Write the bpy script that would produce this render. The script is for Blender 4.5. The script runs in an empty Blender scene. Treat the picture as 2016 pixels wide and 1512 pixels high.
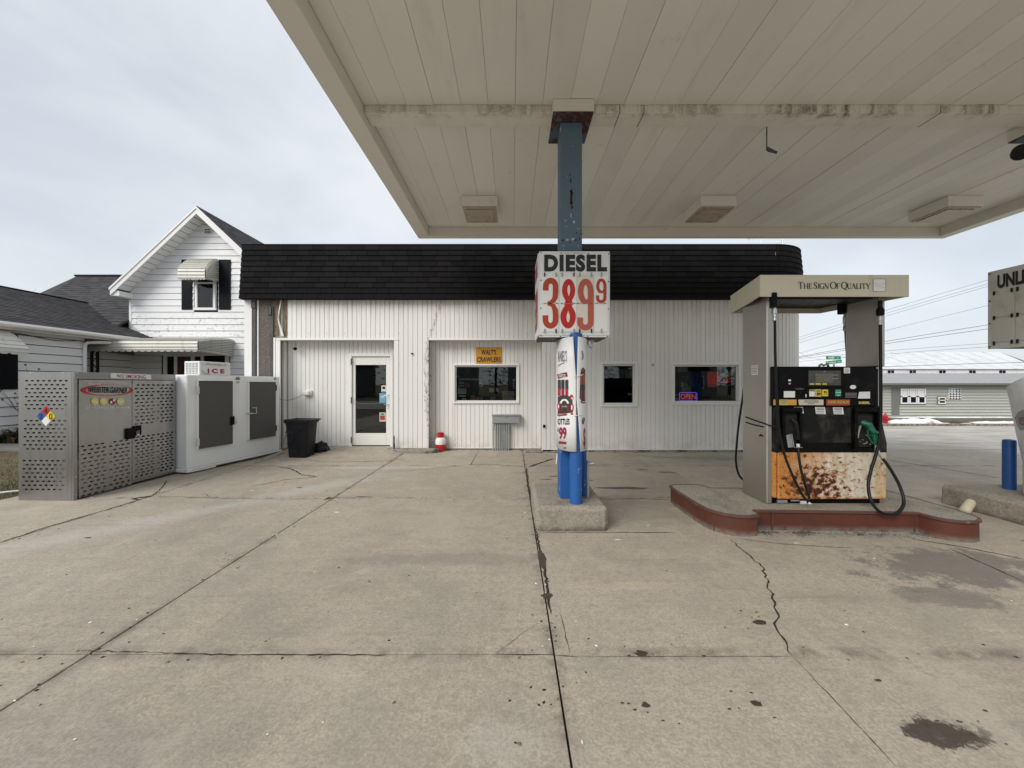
import bpy, math, random
from mathutils import Vector, Matrix, noise as mn

random.seed(7)
scn = bpy.context.scene
R = math.radians
F, CX, CY, EYE = 757.0, 1008.0, 756.0, 1.5      # survey constants: focal length in photo pixels, picture centre, eye height

# ------------------------------------------------------------------ camera, sky, sun, exposure
cam_data = bpy.data.cameras.new('camera')
cam = bpy.data.objects.new('camera', cam_data)
scn.collection.objects.link(cam)
cam.location = (0, 0, EYE)
cam.rotation_euler = (R(90), 0, 0)
cam_data.sensor_width = 36.0
cam_data.lens = 36.0 * F / 2016.0
cam_data.clip_start = 0.05
cam_data.clip_end = 2000
scn.camera = cam

SUN_EL, SUN_AZ = R(38), R(222)                   # azimuth clockwise from +Y: behind the camera and to the left
world = bpy.data.worlds.new('World')
scn.world = world
world.use_nodes = True
wt = world.node_tree
wt.nodes.clear()
w_out = wt.nodes.new('ShaderNodeOutputWorld')
w_bg = wt.nodes.new('ShaderNodeBackground')
w_sky = wt.nodes.new('ShaderNodeTexSky')
w_sky.sky_type = 'NISHITA'
w_sky.sun_disc = False
w_sky.sun_elevation = SUN_EL
w_sky.sun_rotation = SUN_AZ
w_tc = wt.nodes.new('ShaderNodeTexCoord')
w_map = wt.nodes.new('ShaderNodeMapping')
w_map.inputs['Scale'].default_value = (1.0, 1.0, 2.6)
w_map.inputs['Location'].default_value = (3.1, 0.4, 0.0)
wt.links.new(w_tc.outputs['Generated'], w_map.inputs['Vector'])
w_n = wt.nodes.new('ShaderNodeTexNoise')
w_n.inputs['Scale'].default_value = 1.9
w_n.inputs['Detail'].default_value = 7.0
w_n.inputs['Roughness'].default_value = 0.52
w_n.inputs['Distortion'].default_value = 0.35
wt.links.new(w_map.outputs['Vector'], w_n.inputs['Vector'])
w_r = wt.nodes.new('ShaderNodeValToRGB')
w_r.color_ramp.elements[0].position = 0.32
w_r.color_ramp.elements[0].color = (0.59, 0.64, 0.69, 1)
w_r.color_ramp.elements[1].position = 0.66
w_r.color_ramp.elements[1].color = (0.80, 0.83, 0.86, 1)
wt.links.new(w_n.outputs['Fac'], w_r.inputs['Fac'])
w_gain = wt.nodes.new('ShaderNodeVectorMath')
w_gain.operation = 'SCALE'
w_gain.inputs['Scale'].default_value = 6.2        # cloud deck, in the units of the physical sky
wt.links.new(w_r.outputs['Color'], w_gain.inputs[0])
w_mix = wt.nodes.new('ShaderNodeMix')
w_mix.data_type = 'RGBA'
w_mix.inputs[0].default_value = 0.90
wt.links.new(w_sky.outputs['Color'], w_mix.inputs[6])
wt.links.new(w_gain.outputs['Vector'], w_mix.inputs[7])
wt.links.new(w_mix.outputs[2], w_bg.inputs['Color'])
w_bg.inputs['Strength'].default_value = 0.10
wt.links.new(w_bg.outputs['Background'], w_out.inputs['Surface'])

sun_data = bpy.data.lights.new('sun', 'SUN')
sun_data.energy = 1.5
sun_data.angle = R(35)
sun_data.color = (1.0, 0.96, 0.90)
sun = bpy.data.objects.new('sun', sun_data)
scn.collection.objects.link(sun)
sun_dir = Vector((math.sin(SUN_AZ) * math.cos(SUN_EL), math.cos(SUN_AZ) * math.cos(SUN_EL), math.sin(SUN_EL)))
sun.rotation_euler = sun_dir.to_track_quat('Z', 'Y').to_euler()
sun.location = sun_dir * 60

scn.view_settings.view_transform = 'Standard'
scn.view_settings.look = 'None'
scn.view_settings.gamma = 1.0
scn.view_settings.use_curve_mapping = False
scn.view_settings.exposure = 0.85

# ------------------------------------------------------------------ measuring helpers
def PX(x, Y): return (x - CX) / F * Y
def PZ(y, Y): return EYE - (y - CY) / F * Y
def GP(x, y, z=0.0):
    Y = F * (EYE - z) / (y - CY)
    return PX(x, Y), Y

# ------------------------------------------------------------------ mesh builder
class MB:
    def __init__(self): self.v, self.f = [], []
    def poly(self, pts):
        b = len(self.v); self.v += [tuple(p) for p in pts]; self.f.append(tuple(range(b, b + len(pts)))); return self
    def box(self, x0, x1, y0, y1, z0, z1, c=0.0):
        if x0 > x1: x0, x1 = x1, x0
        if y0 > y1: y0, y1 = y1, y0
        if z0 > z1: z0, z1 = z1, z0
        if c <= 0:
            b = len(self.v)
            self.v += [(x0,y0,z0),(x1,y0,z0),(x1,y1,z0),(x0,y1,z0),(x0,y0,z1),(x1,y0,z1),(x1,y1,z1),(x0,y1,z1)]
            self.f += [tuple(b+i for i in q) for q in ((0,3,2,1),(4,5,6,7),(0,1,5,4),(1,2,6,5),(2,3,7,6),(3,0,4,7))]
        else:
            c = min(c, (x1-x0)*.45, (y1-y0)*.45, (z1-z0)*.45)
            b = len(self.v)
            X, Y, Z = (x0, x1), (y0, y1), (z0, z1)
            s = (1, -1)
            idx = {}
            for i in (0,1):
                for j in (0,1):
                    for k in (0,1):
                        idx[(i,j,k,0)] = len(self.v); self.v.append((X[i], Y[j]+s[j]*c, Z[k]+s[k]*c))
                        idx[(i,j,k,1)] = len(self.v); self.v.append((X[i]+s[i]*c, Y[j], Z[k]+s[k]*c))
                        idx[(i,j,k,2)] = len(self.v); self.v.append((X[i]+s[i]*c, Y[j]+s[j]*c, Z[k]))
            g = lambda *q: self.f.append(tuple(idx[t] for t in q))
            for i in (0,1): g((i,0,0,0),(i,1,0,0),(i,1,1,0),(i,0,1,0))
            for j in (0,1): g((0,j,0,1),(1,j,0,1),(1,j,1,1),(0,j,1,1))
            for k in (0,1): g((0,0,k,2),(1,0,k,2),(1,1,k,2),(0,1,k,2))
            for i in (0,1):
                for j in (0,1): g((i,j,0,0),(i,j,1,0),(i,j,1,1),(i,j,0,1))
            for i in (0,1):
                for k in (0,1): g((i,0,k,0),(i,1,k,0),(i,1,k,2),(i,0,k,2))
            for j in (0,1):
                for k in (0,1): g((0,j,k,1),(1,j,k,1),(1,j,k,2),(0,j,k,2))
            for i in (0,1):
                for j in (0,1):
                    for k in (0,1): g((i,j,k,0),(i,j,k,1),(i,j,k,2))
        return self
    def loft(self, rings, cap0=True, cap1=True, closed=True):
        n = len(rings[0]); b = len(self.v)
        for r in rings: self.v += [tuple(p) for p in r]
        for k in range(len(rings)-1):
            for i in range(n if closed else n-1):
                j = (i+1) % n
                self.f.append((b+k*n+i, b+k*n+j, b+(k+1)*n+j, b+(k+1)*n+i))
        if cap0: self.f.append(tuple(b+i for i in reversed(range(n))))
        if cap1: self.f.append(tuple(b+(len(rings)-1)*n+i for i in range(n)))
        return self
    def prism(self, pts, axis, a0, a1):
        def P(p, a):
            if axis == 'z': return (p[0], p[1], a)
            if axis == 'y': return (p[0], a, p[1])
            return (a, p[0], p[1])
        return self.loft([[P(p, a0) for p in pts], [P(p, a1) for p in pts]])
    def tube(self, path, r, n=8, caps=True):
        path = [Vector(p) for p in path]
        rr = r if isinstance(r, (list, tuple)) else [r]*len(path)
        rings = []; up = None
        for i, p in enumerate(path):
            a = path[max(0, i-1)]; c = path[min(len(path)-1, i+1)]
            t = (c-a).normalized()
            if up is None:
                up = Vector((0,0,1)) if abs(t.z) < .9 else Vector((1,0,0))
            s = t.cross(up)
            if s.length < 1e-6: s = t.cross(Vector((0,1,0)))
            s.normalize(); up = s.cross(t).normalized()
            rings.append([tuple(p + rr[i]*(math.cos(2*math.pi*k/n)*s + math.sin(2*math.pi*k/n)*up)) for k in range(n)])
        return self.loft(rings, caps, caps)
    def lathe(self, prof, c, n=20):
        rings = [[(c[0]+r*math.cos(2*math.pi*k/n), c[1]+r*math.sin(2*math.pi*k/n), c[2]+z) for k in range(n)] for r, z in prof]
        return self.loft(rings)
    def lathe_axis(self, prof, o, d, n=14):
        o, d = Vector(o), Vector(d).normalized()
        s = d.cross(Vector((0,0,1)));  s = s if s.length > 1e-3 else d.cross(Vector((1,0,0)))
        s.normalize(); u = s.cross(d)
        return self.loft([[tuple(o+d*z+r*(math.cos(2*math.pi*k/n)*s+math.sin(2*math.pi*k/n)*u)) for k in range(n)] for r, z in prof])
    def ribbon(self, pts, w, mp, closed=False):
        """a flat stroke of width w along 2D points; mp turns (u, v) into a point of the surface"""
        n = len(pts); L, Rr = [], []
        for i in range(n):
            if closed: a, c = pts[(i-1) % n], pts[(i+1) % n]
            else: a, c = pts[max(0, i-1)], pts[min(n-1, i+1)]
            dx, dy = c[0]-a[0], c[1]-a[1]; l = math.hypot(dx, dy) or 1
            ww = (w[i] if isinstance(w, (list, tuple)) else w) / 2
            L.append(mp(pts[i][0]-dy/l*ww, pts[i][1]+dx/l*ww)); Rr.append(mp(pts[i][0]+dy/l*ww, pts[i][1]-dx/l*ww))
        b = len(self.v); self.v += [tuple(p) for p in L] + [tuple(p) for p in Rr]
        for i in range(n if closed else n-1):
            j = (i+1) % n
            self.f.append((b+i, b+j, b+n+j, b+n+i))
        return self
    def flat(self, verts, faces, mp):
        b = len(self.v); self.v += [tuple(mp(x, y)) for x, y in verts]
        self.f += [tuple(b+i for i in q) for q in faces]; return self
    def disc(self, u, v, ru, rv, mp, n=20):
        return self.poly([mp(u+ru*math.cos(2*math.pi*k/n), v+rv*math.sin(2*math.pi*k/n)) for k in range(n)])
    def ring(self, u, v, ru, rv, t, mp, n=28, a0=0, a1=360):
        pts = [(u+ru*math.cos(R(a0+(a1-a0)*k/n)), v+rv*math.sin(R(a0+(a1-a0)*k/n))) for k in range(n+1)]
        return self.ribbon(pts, t, mp)
    def rect(self, u0, u1, v0, v1, mp):
        return self.poly([mp(u0, v0), mp(u1, v0), mp(u1, v1), mp(u0, v1)])

# ------------------------------------------------------------------ objects
ORG = {}
col = scn.collection
def root_org(o):
    while o.parent is not None: o = o.parent
    return ORG.get(o.name, Vector((0,0,0)))
def link(name, me, parent=None):
    o = bpy.data.objects.new(name, me); col.objects.link(o)
    if parent is not None: o.parent = parent
    return o
def mesh_of(mb, name, mat, off=Vector((0,0,0)), smooth=False):
    me = bpy.data.meshes.new(name)
    me.from_pydata([(x-off.x, y-off.y, z-off.z) for x, y, z in mb.v], [], mb.f)
    me.validate(); me.update()
    if mat is not None: me.materials.append(mat)
    if smooth:
        me.polygons.foreach_set('use_smooth', [True]*len(me.polygons))
    return me
def fix_normals(me):
    import bmesh
    bm = bmesh.new(); bm.from_mesh(me); bmesh.ops.recalc_face_normals(bm, faces=bm.faces); bm.to_mesh(me); bm.free()
def obj(name, mb, mat, parent=None, smooth=False, bevel=0.0, local=False, label=None, kind=None, seg=2):
    """links the builder's shapes as ONE mesh object; coordinates are world ones unless local"""
    off = Vector((0,0,0)) if (parent is None or local) else root_org(parent)
    me = mesh_of(mb, name, mat, off, False)
    fix_normals(me)
    if smooth:
        me.polygons.foreach_set('use_smooth', [True]*len(me.polygons))
        try: me.set_sharp_from_angle(angle=R(38))
        except Exception: pass
    o = link(name, me, parent)
    if bevel > 0:
        m = o.modifiers.new('bevel', 'BEVEL'); m.width = bevel; m.segments = seg; m.limit_method = 'ANGLE'; m.angle_limit = R(40)
        m.harden_normals = False
    if label: o['label'] = label
    if kind: o['kind'] = kind
    return o
def thing(name, label, cat, loc=(0,0,0), rotz=0.0, group=None):
    o = link(name, None); o.location = loc; o.rotation_euler = (0, 0, rotz); o.empty_display_size = .2
    o['label'] = label; o['category'] = cat
    if group: o['group'] = group
    ORG[o.name] = Vector(loc)
    return o
def solo(name, mb, mat, label, cat, group=None, **k):
    """a thing that is one mesh: its origin goes to the foot of its shape"""
    n = len(mb.v); c = Vector((sum(p[0] for p in mb.v)/n, sum(p[1] for p in mb.v)/n, min(p[2] for p in mb.v)))
    mb.v = [(x-c.x, y-c.y, z-c.z) for x, y, z in mb.v]
    o = obj(name, mb, mat, None, **k); o.location = c
    ORG[o.name] = c
    o['label'] = label; o['category'] = cat
    if group: o['group'] = group
    return o
def structure(name, mb, mat, **k):
    o = obj(name, mb, mat, None, **k); o['kind'] = 'structure'; return o
CACHE = {}
def piece(name, key, build, mat, parent, loc, local=False, smooth=False):
    """one of many alike pieces: shares mesh data by key, stands at loc"""
    k = (name, key, mat.name)
    if k not in CACHE:
        mb = MB(); build(mb); me = mesh_of(mb, name, mat, smooth=smooth); fix_normals(me); CACHE[k] = me
    o = link(name, CACHE[k], parent)
    o.location = Vector(loc) - (Vector((0,0,0)) if local else root_org(parent))
    return o
def kids(o): return [c for c in col.objects if c.parent == o]
def dup(o, delta, label, parent=None):
    c = o.copy(); col.objects.link(c)
    if parent is None:
        c.location = o.location + Vector(delta); c['label'] = label; ORG[c.name] = Vector(c.location)
    else: c.parent = parent
    for ch in kids(o): dup(ch, None, None, c)
    return c

# ------------------------------------------------------------------ lettering
TXT = {}
def glyph_mesh(s, off, sp):
    k = (s, off, sp)
    if k not in TXT:
        cu = bpy.data.curves.new('lettering', 'FONT'); cu.body = s; cu.size = 1; cu.offset = off; cu.resolution_u = 4; cu.space_character = sp
        ob = bpy.data.objects.new('lettering', cu)
        me = bpy.data.meshes.new_from_object(ob)
        vs = [(v.co.x, v.co.y) for v in me.vertices]; fs = [tuple(p.vertices) for p in me.polygons]
        bpy.data.objects.remove(ob); bpy.data.curves.remove(cu); bpy.data.meshes.remove(me)
        x0 = min(v[0] for v in vs); x1 = max(v[0] for v in vs); y0 = min(v[1] for v in vs); y1 = max(v[1] for v in vs)
        TXT[k] = ([((x-x0)/(x1-x0), (y-y0)/(y1-y0)) for x, y in vs], fs, (x1-x0)/(y1-y0))
    return TXT[k]
def text(mb, s, u0, u1, v0, v1, mp, off=0.0, sp=1.0, shear=0.0, arch=0.0):
    vs, fs, _ = glyph_mesh(s, off, sp)
    mb.flat([(u0+(u1-u0)*(x+shear*y), v0+(v1-v0)*y+arch*(1-(2*x-1)**2)) for x, y in vs], fs, mp)
def plane_y(Y): return lambda u, v: (u, Y, v)          # facing the camera, u = X, v = Z
def arc(cx, cy, rx, ry, a0, a1, n=14):
    return [(cx+rx*math.cos(R(a0+(a1-a0)*i/n)), cy+ry*math.sin(R(a0+(a1-a0)*i/n))) for i in range(n+1)]

# ------------------------------------------------------------------ materials
class NT:
    def __init__(self, name):
        self.m = bpy.data.materials.new(name); self.m.use_nodes = True; self.t = self.m.node_tree
        self.b = self.t.nodes['Principled BSDF']; self.o = self.t.nodes['Material Output']
        self.pos = self.t.nodes.new('ShaderNodeNewGeometry').outputs['Position']
    def n(self, k): return self.t.nodes.new(k)
    def l(self, a, b): self.t.links.new(a, b)
    def vec(self, sc=(1,1,1), loc=(0,0,0), rot=0):
        n = self.n('ShaderNodeMapping'); n.inputs['Scale'].default_value = sc; n.inputs['Location'].default_value = loc
        n.inputs['Rotation'].default_value = (0,0,rot)
        self.l(self.pos, n.inputs['Vector']); return n.outputs['Vector']
    def noise(self, s, d=4, r=.6, vec=None, dist=0):
        n = self.n('ShaderNodeTexNoise'); n.inputs['Scale'].default_value = s; n.inputs['Detail'].default_value = d
        n.inputs['Roughness'].default_value = r; n.inputs['Distortion'].default_value = dist
        self.l(vec if vec is not None else self.pos, n.inputs['Vector']); return n.outputs['Fac']
    def voro(self, s, vec=None):
        n = self.n('ShaderNodeTexVoronoi'); n.inputs['Scale'].default_value = s
        self.l(vec if vec is not None else self.pos, n.inputs['Vector']); return n.outputs['Distance']
    def mr(self, x, a, b, c=0., d=1., smooth=True):
        n = self.n('ShaderNodeMapRange'); n.interpolation_type = 'SMOOTHSTEP' if smooth else 'LINEAR'
        n.inputs['From Min'].default_value = a; n.inputs['From Max'].default_value = b
        n.inputs['To Min'].default_value = c; n.inputs['To Max'].default_value = d
        self.l(x, n.inputs['Value']); return n.outputs['Result']
    def math(self, op, a, b=None):
        n = self.n('ShaderNodeMath'); n.operation = op
        for i, x in enumerate((a, b)):
            if x is None: continue
            if isinstance(x, (int, float)): n.inputs[i].default_value = x
            else: self.l(x, n.inputs[i])
        return n.outputs[0]
    def mix(self, f, a, b, blend='MIX'):
        n = self.n('ShaderNodeMix'); n.data_type = 'RGBA'; n.blend_type = blend
        for i, x in ((0, f), (6, a), (7, b)):
            if isinstance(x, (int, float)): n.inputs[i].default_value = x
            elif isinstance(x, tuple): n.inputs[i].default_value = x if len(x) == 4 else (*x, 1)
            else: self.l(x, n.inputs[i])
        return n.outputs[2]
    def xyz(self, vec=None):
        n = self.n('ShaderNodeSeparateXYZ'); self.l(vec if vec is not None else self.pos, n.inputs[0]); return n.outputs
    def bump(self, h, s=.3, d=.01):
        n = self.n('ShaderNodeBump'); n.inputs['Strength'].default_value = s; n.inputs['Distance'].default_value = d
        self.l(h, n.inputs['Height']); self.l(n.outputs['Normal'], self.b.inputs['Normal']); return n
    def rnd(self): return self.n('ShaderNodeObjectInfo').outputs['Random']
    def col(self, c):
        if isinstance(c, tuple): self.b.inputs['Base Color'].default_value = (*c, 1)
        else: self.l(c, self.b.inputs['Base Color'])
    def set(self, rough=.6, metal=0., spec=.5):
        if isinstance(rough, (int, float)): self.b.inputs['Roughness'].default_value = rough
        else: self.l(rough, self.b.inputs['Roughness'])
        self.b.inputs['Metallic'].default_value = metal; self.b.inputs['Specular IOR Level'].default_value = spec
def shade(c, k): return tuple(min(1, max(0, x*k)) for x in c)
def pbr(name, c, rough=.55, metal=0., var=.10, vs=2.5, bump=.12, bs=60, dirt=None, spec=.5, piece_var=0., streak=None):
    t = NT(name)
    x = t.mix(t.noise(vs, 5, .62), shade(c, 1-var), shade(c, 1+var))
    if piece_var: x = t.mix(t.rnd(), t.mix(1.0, x, (1-piece_var,)*3, 'MULTIPLY'), x)
    if streak:                                     # (colour, scale, low, high, strength): runs down the surface
        f = t.noise(1, 5, .6, t.vec((streak[1], streak[1], streak[1]*.07)))
        x = t.mix(t.mr(f, streak[2], streak[3], 0, streak[4]), x, streak[0])
    if dirt:                                       # (colour, scale, low, high, strength): blotches
        x = t.mix(t.mr(t.noise(dirt[1], 7, .68), dirt[2], dirt[3], 0, dirt[4]), x, dirt[0])
    t.col(x); t.set(t.mr(t.noise(vs*3, 3), .2, .8, max(0, rough-.08), min(1, rough+.08)), metal, spec)
    if bump: t.bump(t.noise(bs, 4), bump, .004)
    return t.m
# ------------------------------------------------------------------ the materials of the place
def concrete_mat(name, base=(.460,.405,.328), yard=False):
    t = NT(name)
    big = t.noise(.55, 6, .62); mid = t.noise(3.2, 6, .66, None, .4); fine = t.noise(70, 3, .7); grit = t.voro(260)
    x = t.mix(t.mr(big, .3, .7), shade(base, .86), shade(base, 1.10))
    x = t.mix(t.mr(mid, .35, .68, 0, .75), x, shade((base[0]*1.02, base[1], base[2]*.95), 1.22))
    x = t.mix(t.mr(t.noise(1.4, 7, .72, t.vec((1,1,1),(9,2,0)), .5), .48, .70, 0, .55), x, shade((base[0]*.93, base[1], base[2]*1.03), .72))
    x = t.mix(t.mr(t.noise(9, 6, .74), .50, .72, 0, .55), x, shade(base, .62))
    x = t.mix(t.mr(t.noise(13, 6, .74, t.vec((1,1,1),(3,7,0))), .58, .74, 0, .55), x, shade(base, 1.5))
    x = t.mix(t.mr(fine, .35, .68, .0, .70), x, shade(base, .60))
    x = t.mix(t.mr(t.noise(24, 4, .75), .44, .70, .0, .60), x, shade(base, .58))
    x = t.mix(t.mr(t.noise(31, 4, .75, t.vec((1,1,1),(4,8,0))), .55, .75, .0, .45), x, shade(base, 1.35))
    x = t.mix(t.mr(grit, .0, .30, .30, 0), x, shade(base, .50))
    if yard:
        # brushed finish across the slabs
        br = t.noise(1, 3, .6, t.vec((1.2, 26, 1)))
        x = t.mix(t.mr(br, .35, .75, 0, .30), x, shade(base, .70))
        X, Y, _ = t.xyz()
        nz = t.noise(1.7, 6, .7); nz2 = t.noise(6, 5, .72); nz3 = t.noise(34, 5, .75)
        def spot(cx, cy, rx, ry, amt, lo, hi):
            dx = t.math('DIVIDE', t.math('SUBTRACT', X, cx), rx); dy = t.math('DIVIDE', t.math('SUBTRACT', Y, cy), ry)
            d = t.math('SQRT', t.math('ADD', t.math('MULTIPLY', dx, dx), t.math('MULTIPLY', dy, dy)))
            d = t.math('ADD', d, t.math('MULTIPLY', t.math('SUBTRACT', nz, .5), 2.2))
            d = t.math('ADD', d, t.math('MULTIPLY', t.math('SUBTRACT', nz2, .5), 2.0))
            d = t.math('ADD', d, t.math('MULTIPLY', t.math('SUBTRACT', nz3, .5), 1.5))
            return t.mr(d, lo+.15, hi-.1, amt, 0)
        for cx, cy, rx, ry, amt, c in ((1.862, 1.655, .165, .088, .95, (.062,.048,.037)), (3.6, 3.15, .85, .36, .70, (.13,.12,.11)), (3.1, 2.72, .40, .15, .55, (.13,.12,.11)),
                                       (4.6, 2.5, .7, .3, .5, (.14,.13,.12)), (-.05, 1.6, .2, .1, .16, (.62,.59,.54)), (1.6, 4.55, .5, .5, .35, (.2,.18,.16)),
                                       (.9, 2.85, .5, .06, .28, (.52,.43,.32)), (1.35, 2.25, .08, .03, .35, (.55,.46,.33)), (2.25, 2.1, .10, .03, .3, (.52,.43,.32)),
                                       (-1.1, 4.2, .9, .3, .3, (.44,.37,.27)), (-2.4, 6.9, 1.0, .16, .32, (.60,.58,.55)), (-.6, 3.3, .9, .12, .35, (.2,.18,.16)),
                                       (2.9, 1.5, .9, .35, .3, (.2,.19,.17)), (-2.2, 1.5, 1.1, .3, .22, (.2,.19,.18)), (4.4, 7.8, 1.6, .3, .35, (.2,.19,.17))):
            x = t.mix(spot(cx, cy, rx, ry, amt, .55, 1.15), x, c)
        # the pale salt-worn wheel track that runs from the left edge to the door
        rx_, ry_ = -2.16+4.6, 6.34-3.45; L = math.hypot(rx_, ry_); nxv, nyv = -ry_/L, rx_/L
        dd = t.math('ADD', t.math('MULTIPLY', t.math('SUBTRACT', X, -4.6), nxv), t.math('MULTIPLY', t.math('SUBTRACT', Y, 3.45), nyv))
        dd = t.math('ABSOLUTE', t.math('ADD', dd, t.math('MULTIPLY', t.math('SUBTRACT', nz, .5), .35)))
        along = t.math('ADD', t.math('MULTIPLY', t.math('SUBTRACT', X, -4.6), rx_/L), t.math('MULTIPLY', t.math('SUBTRACT', Y, 3.45), ry_/L))
        m = t.math('MULTIPLY', t.mr(dd, .03, .34, .30, 0), t.math('MULTIPLY', t.mr(along, -3, -.5, 0, 1), t.mr(along, 3.0, 4.6, 1, 0)))
        x = t.mix(t.math('MULTIPLY', m, t.mr(t.noise(14, 5, .7), .3, .6, .35, 1)), x, (.60,.59,.57))
        # faint tyre rubber arcs
        wv = t.noise(1, 4, .6, t.vec((.35, 5.5, 1), (2, 1, 0), R(12)))
        x = t.mix(t.mr(wv, .58, .74, 0, .30), x, (.20,.18,.155))
    if yard:
        # grime gathered along the joints
        jn = t.noise(5, 6, .72)
        for ax, v in ((X,-4.84),(X,-2.35),(X,.235),(Y,2.138),(Y,5.07),(Y,7.05)):
            dj = t.math('ABSOLUTE', t.math('SUBTRACT', ax, v))
            x = t.mix(t.math('MULTIPLY', t.mr(dj, .006, .085, .75, 0), t.mr(jn, .42, .66)), x, (.15,.13,.105))
        # broad tyre-darkened lanes and lighter scrubbed patches
        ln = t.noise(1, 3, .55, t.vec((.55, .16, 1), (1.7,.2,0), R(-18)))
        x = t.mix(t.mr(ln, .46, .64, 0, .24), x, t.mix(1., x, (.62,.61,.60), 'MULTIPLY'))
        pt = t.noise(.9, 6, .7, t.vec((1,1,1), (14,3,0)), .8)
        x = t.mix(t.mr(pt, .54, .66, 0, .30), x, (.53,.47,.385))
    x = t.mix(t.rnd(), t.mix(1.0, x, (.90,.90,.905), 'MULTIPLY'), x)
    t.col(x); t.set(t.mr(big, .3, .7, .72, .88), 0, .35)
    t.bump(t.math('ADD', t.noise(55, 5, .7), t.math('MULTIPLY', mid, 1.2)), .35, .006)
    return t.m
M = {}
M['concrete'] = concrete_mat('concrete', yard=True)
def block_mat():
    t = NT('block_concrete'); c = (.36,.325,.265)
    x = t.mix(t.noise(5, 6, .7), shade(c, .78), shade(c, 1.12))
    x = t.mix(t.mr(t.noise(42, 4, .75), .40, .70, 0, .75), x, shade(c, .50)); x = t.mix(t.mr(t.noise(55, 4, .75, t.vec((1,1,1),(5,3,1))), .56, .72, 0, .7), x, shade(c, 1.6))
    x = t.mix(t.mr(t.noise(2.6, 7, .7), .50, .70, 0, .6), x, (.15,.125,.095))
    X, Y, Z = t.xyz(); x = t.mix(t.math('MULTIPLY', t.mr(Z, .0, .08, .8, 0), t.mr(t.noise(8, 5), .35, .6)), x, (.10,.085,.07))
    t.col(x); t.set(.88, 0, .3); t.bump(t.math('ADD', t.noise(38, 5, .75), t.noise(9, 4)), .9, .010); return t.m
M['block_concrete'] = block_mat()
M['foundation'] = pbr('foundation', (.27,.25,.21), .9, var=.3, vs=9, bump=.8, bs=30, dirt=((.06,.055,.045), 5, .48, .62, .85))
M['soil'] = pbr('soil', (.055,.045,.035), .95, var=.3, vs=4, bump=.7, bs=30)
M['crack'] = pbr('crack', (.045,.038,.032), .95, var=.3, vs=20, bump=.5, bs=80, spec=.12)
M['wet'] = pbr('wet_stain', (.060,.046,.034), .35, var=.3, vs=12, bump=.2, bs=60)
M['salt'] = pbr('salt', (.78,.76,.73), .9, var=.1, vs=20, bump=.3, bs=80)
def road_mat():
    t = NT('road')
    x = t.mix(t.mr(t.noise(.8, 6, .65), .3, .7), (.46,.425,.37), (.60,.565,.51))
    x = t.mix(t.mr(t.noise(1, 5, .65, t.vec((.5, 4.2, 1), (0,0,0), R(10))), .50, .66, 0, .75), x, (.27,.24,.20))
    x = t.mix(t.mr(t.noise(1, 5, .7, t.vec((1.1, 9, 1), (3,1,0), R(6))), .54, .68, 0, .75), x, (.22,.19,.16))
    x = t.mix(t.mr(t.noise(1, 5, .7, t.vec((.5, 4, 1), (7,3,0), R(14))), .60, .72, 0, .75), x, (.10,.085,.07))
    x = t.mix(t.mr(t.noise(45, 4, .7), .3, .75, 0, .35), x, (.2,.18,.15))
    t.col(x); t.set(.85, 0, .3); t.bump(t.noise(18, 5, .7), .5, .02); return t.m
M['road'] = road_mat()
M['lawn'] = pbr('lawn', (.10,.085,.04), .95, var=.3, vs=3, bump=.8, bs=40, dirt=((.16,.12,.06), 2.5, .45, .62, .8))
M['path'] = pbr('path', (.30,.28,.25), .9, var=.12, vs=4, bump=.4, bs=50)
M['white_rib'] = pbr('white_rib', (.82,.81,.78), .45, var=.035, vs=1.2, bump=.06, bs=14, piece_var=.06, dirt=((.50,.46,.38), 2.2, .62, .80, .45), streak=((.45,.40,.32), 9, .60, .80, .30))
def rib_mat():
    t = NT('white_rib'); c = (.82,.81,.78)
    x = t.mix(t.noise(1.2, 5, .62), shade(c, .965), shade(c, 1.0))
    x = t.mix(t.rnd(), t.mix(1., x, (.96,.957,.95), 'MULTIPLY'), x)
    X, Y, Z = t.xyz(); n1 = t.noise(3.5, 7, .72); st = t.noise(1, 6, .68, t.vec((14, 14, .8)))
    x = t.mix(t.math('MULTIPLY', t.mr(Z, .06, .45, .42, 0), t.mr(n1, .40, .64)), x, (.47,.41,.32))                       # splash at the foot
    x = t.mix(t.math('MULTIPLY', t.mr(Z, 2.7, 3.38, 0, .55), t.mr(st, .46, .66)), x, (.46,.42,.35))                      # runs from under the shingles
    x = t.mix(t.math('MULTIPLY', t.mr(X, -2.2, 1.5, 0, .16), t.mr(t.noise(1.1, 6, .7), .42, .66)), x, (.58,.53,.44))   # canopy shade painted into the right half, in mottled tan
    x = t.mix(t.mr(t.noise(9, 7, .72), .66, .76, 0, .55), x, (.40,.36,.29))
    t.col(x); t.set(.45, 0, .4); t.bump(t.math('ADD', t.noise(9, 3), t.noise(2.2, 3)), .12, .006); return t.m
M['white_rib'] = rib_mat()
M['white_back'] = pbr('white_back', (.34,.31,.26), .8, var=.2, vs=5)
M['white_trim'] = pbr('white_trim', (.79,.785,.765), .45, var=.05, vs=3, bump=.08, bs=30, dirt=((.35,.31,.25), 6, .62, .76, .6))
M['white_paint'] = pbr('white_paint', (.80,.80,.79), .5, var=.03, vs=2, bump=.05, bs=40)
M['torn_paint'] = pbr('torn_paint', (.74,.725,.69), .6, var=.1, vs=9, bump=.7, bs=35, dirt=((.10,.085,.07), 16, .52, .62, .9))
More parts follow.
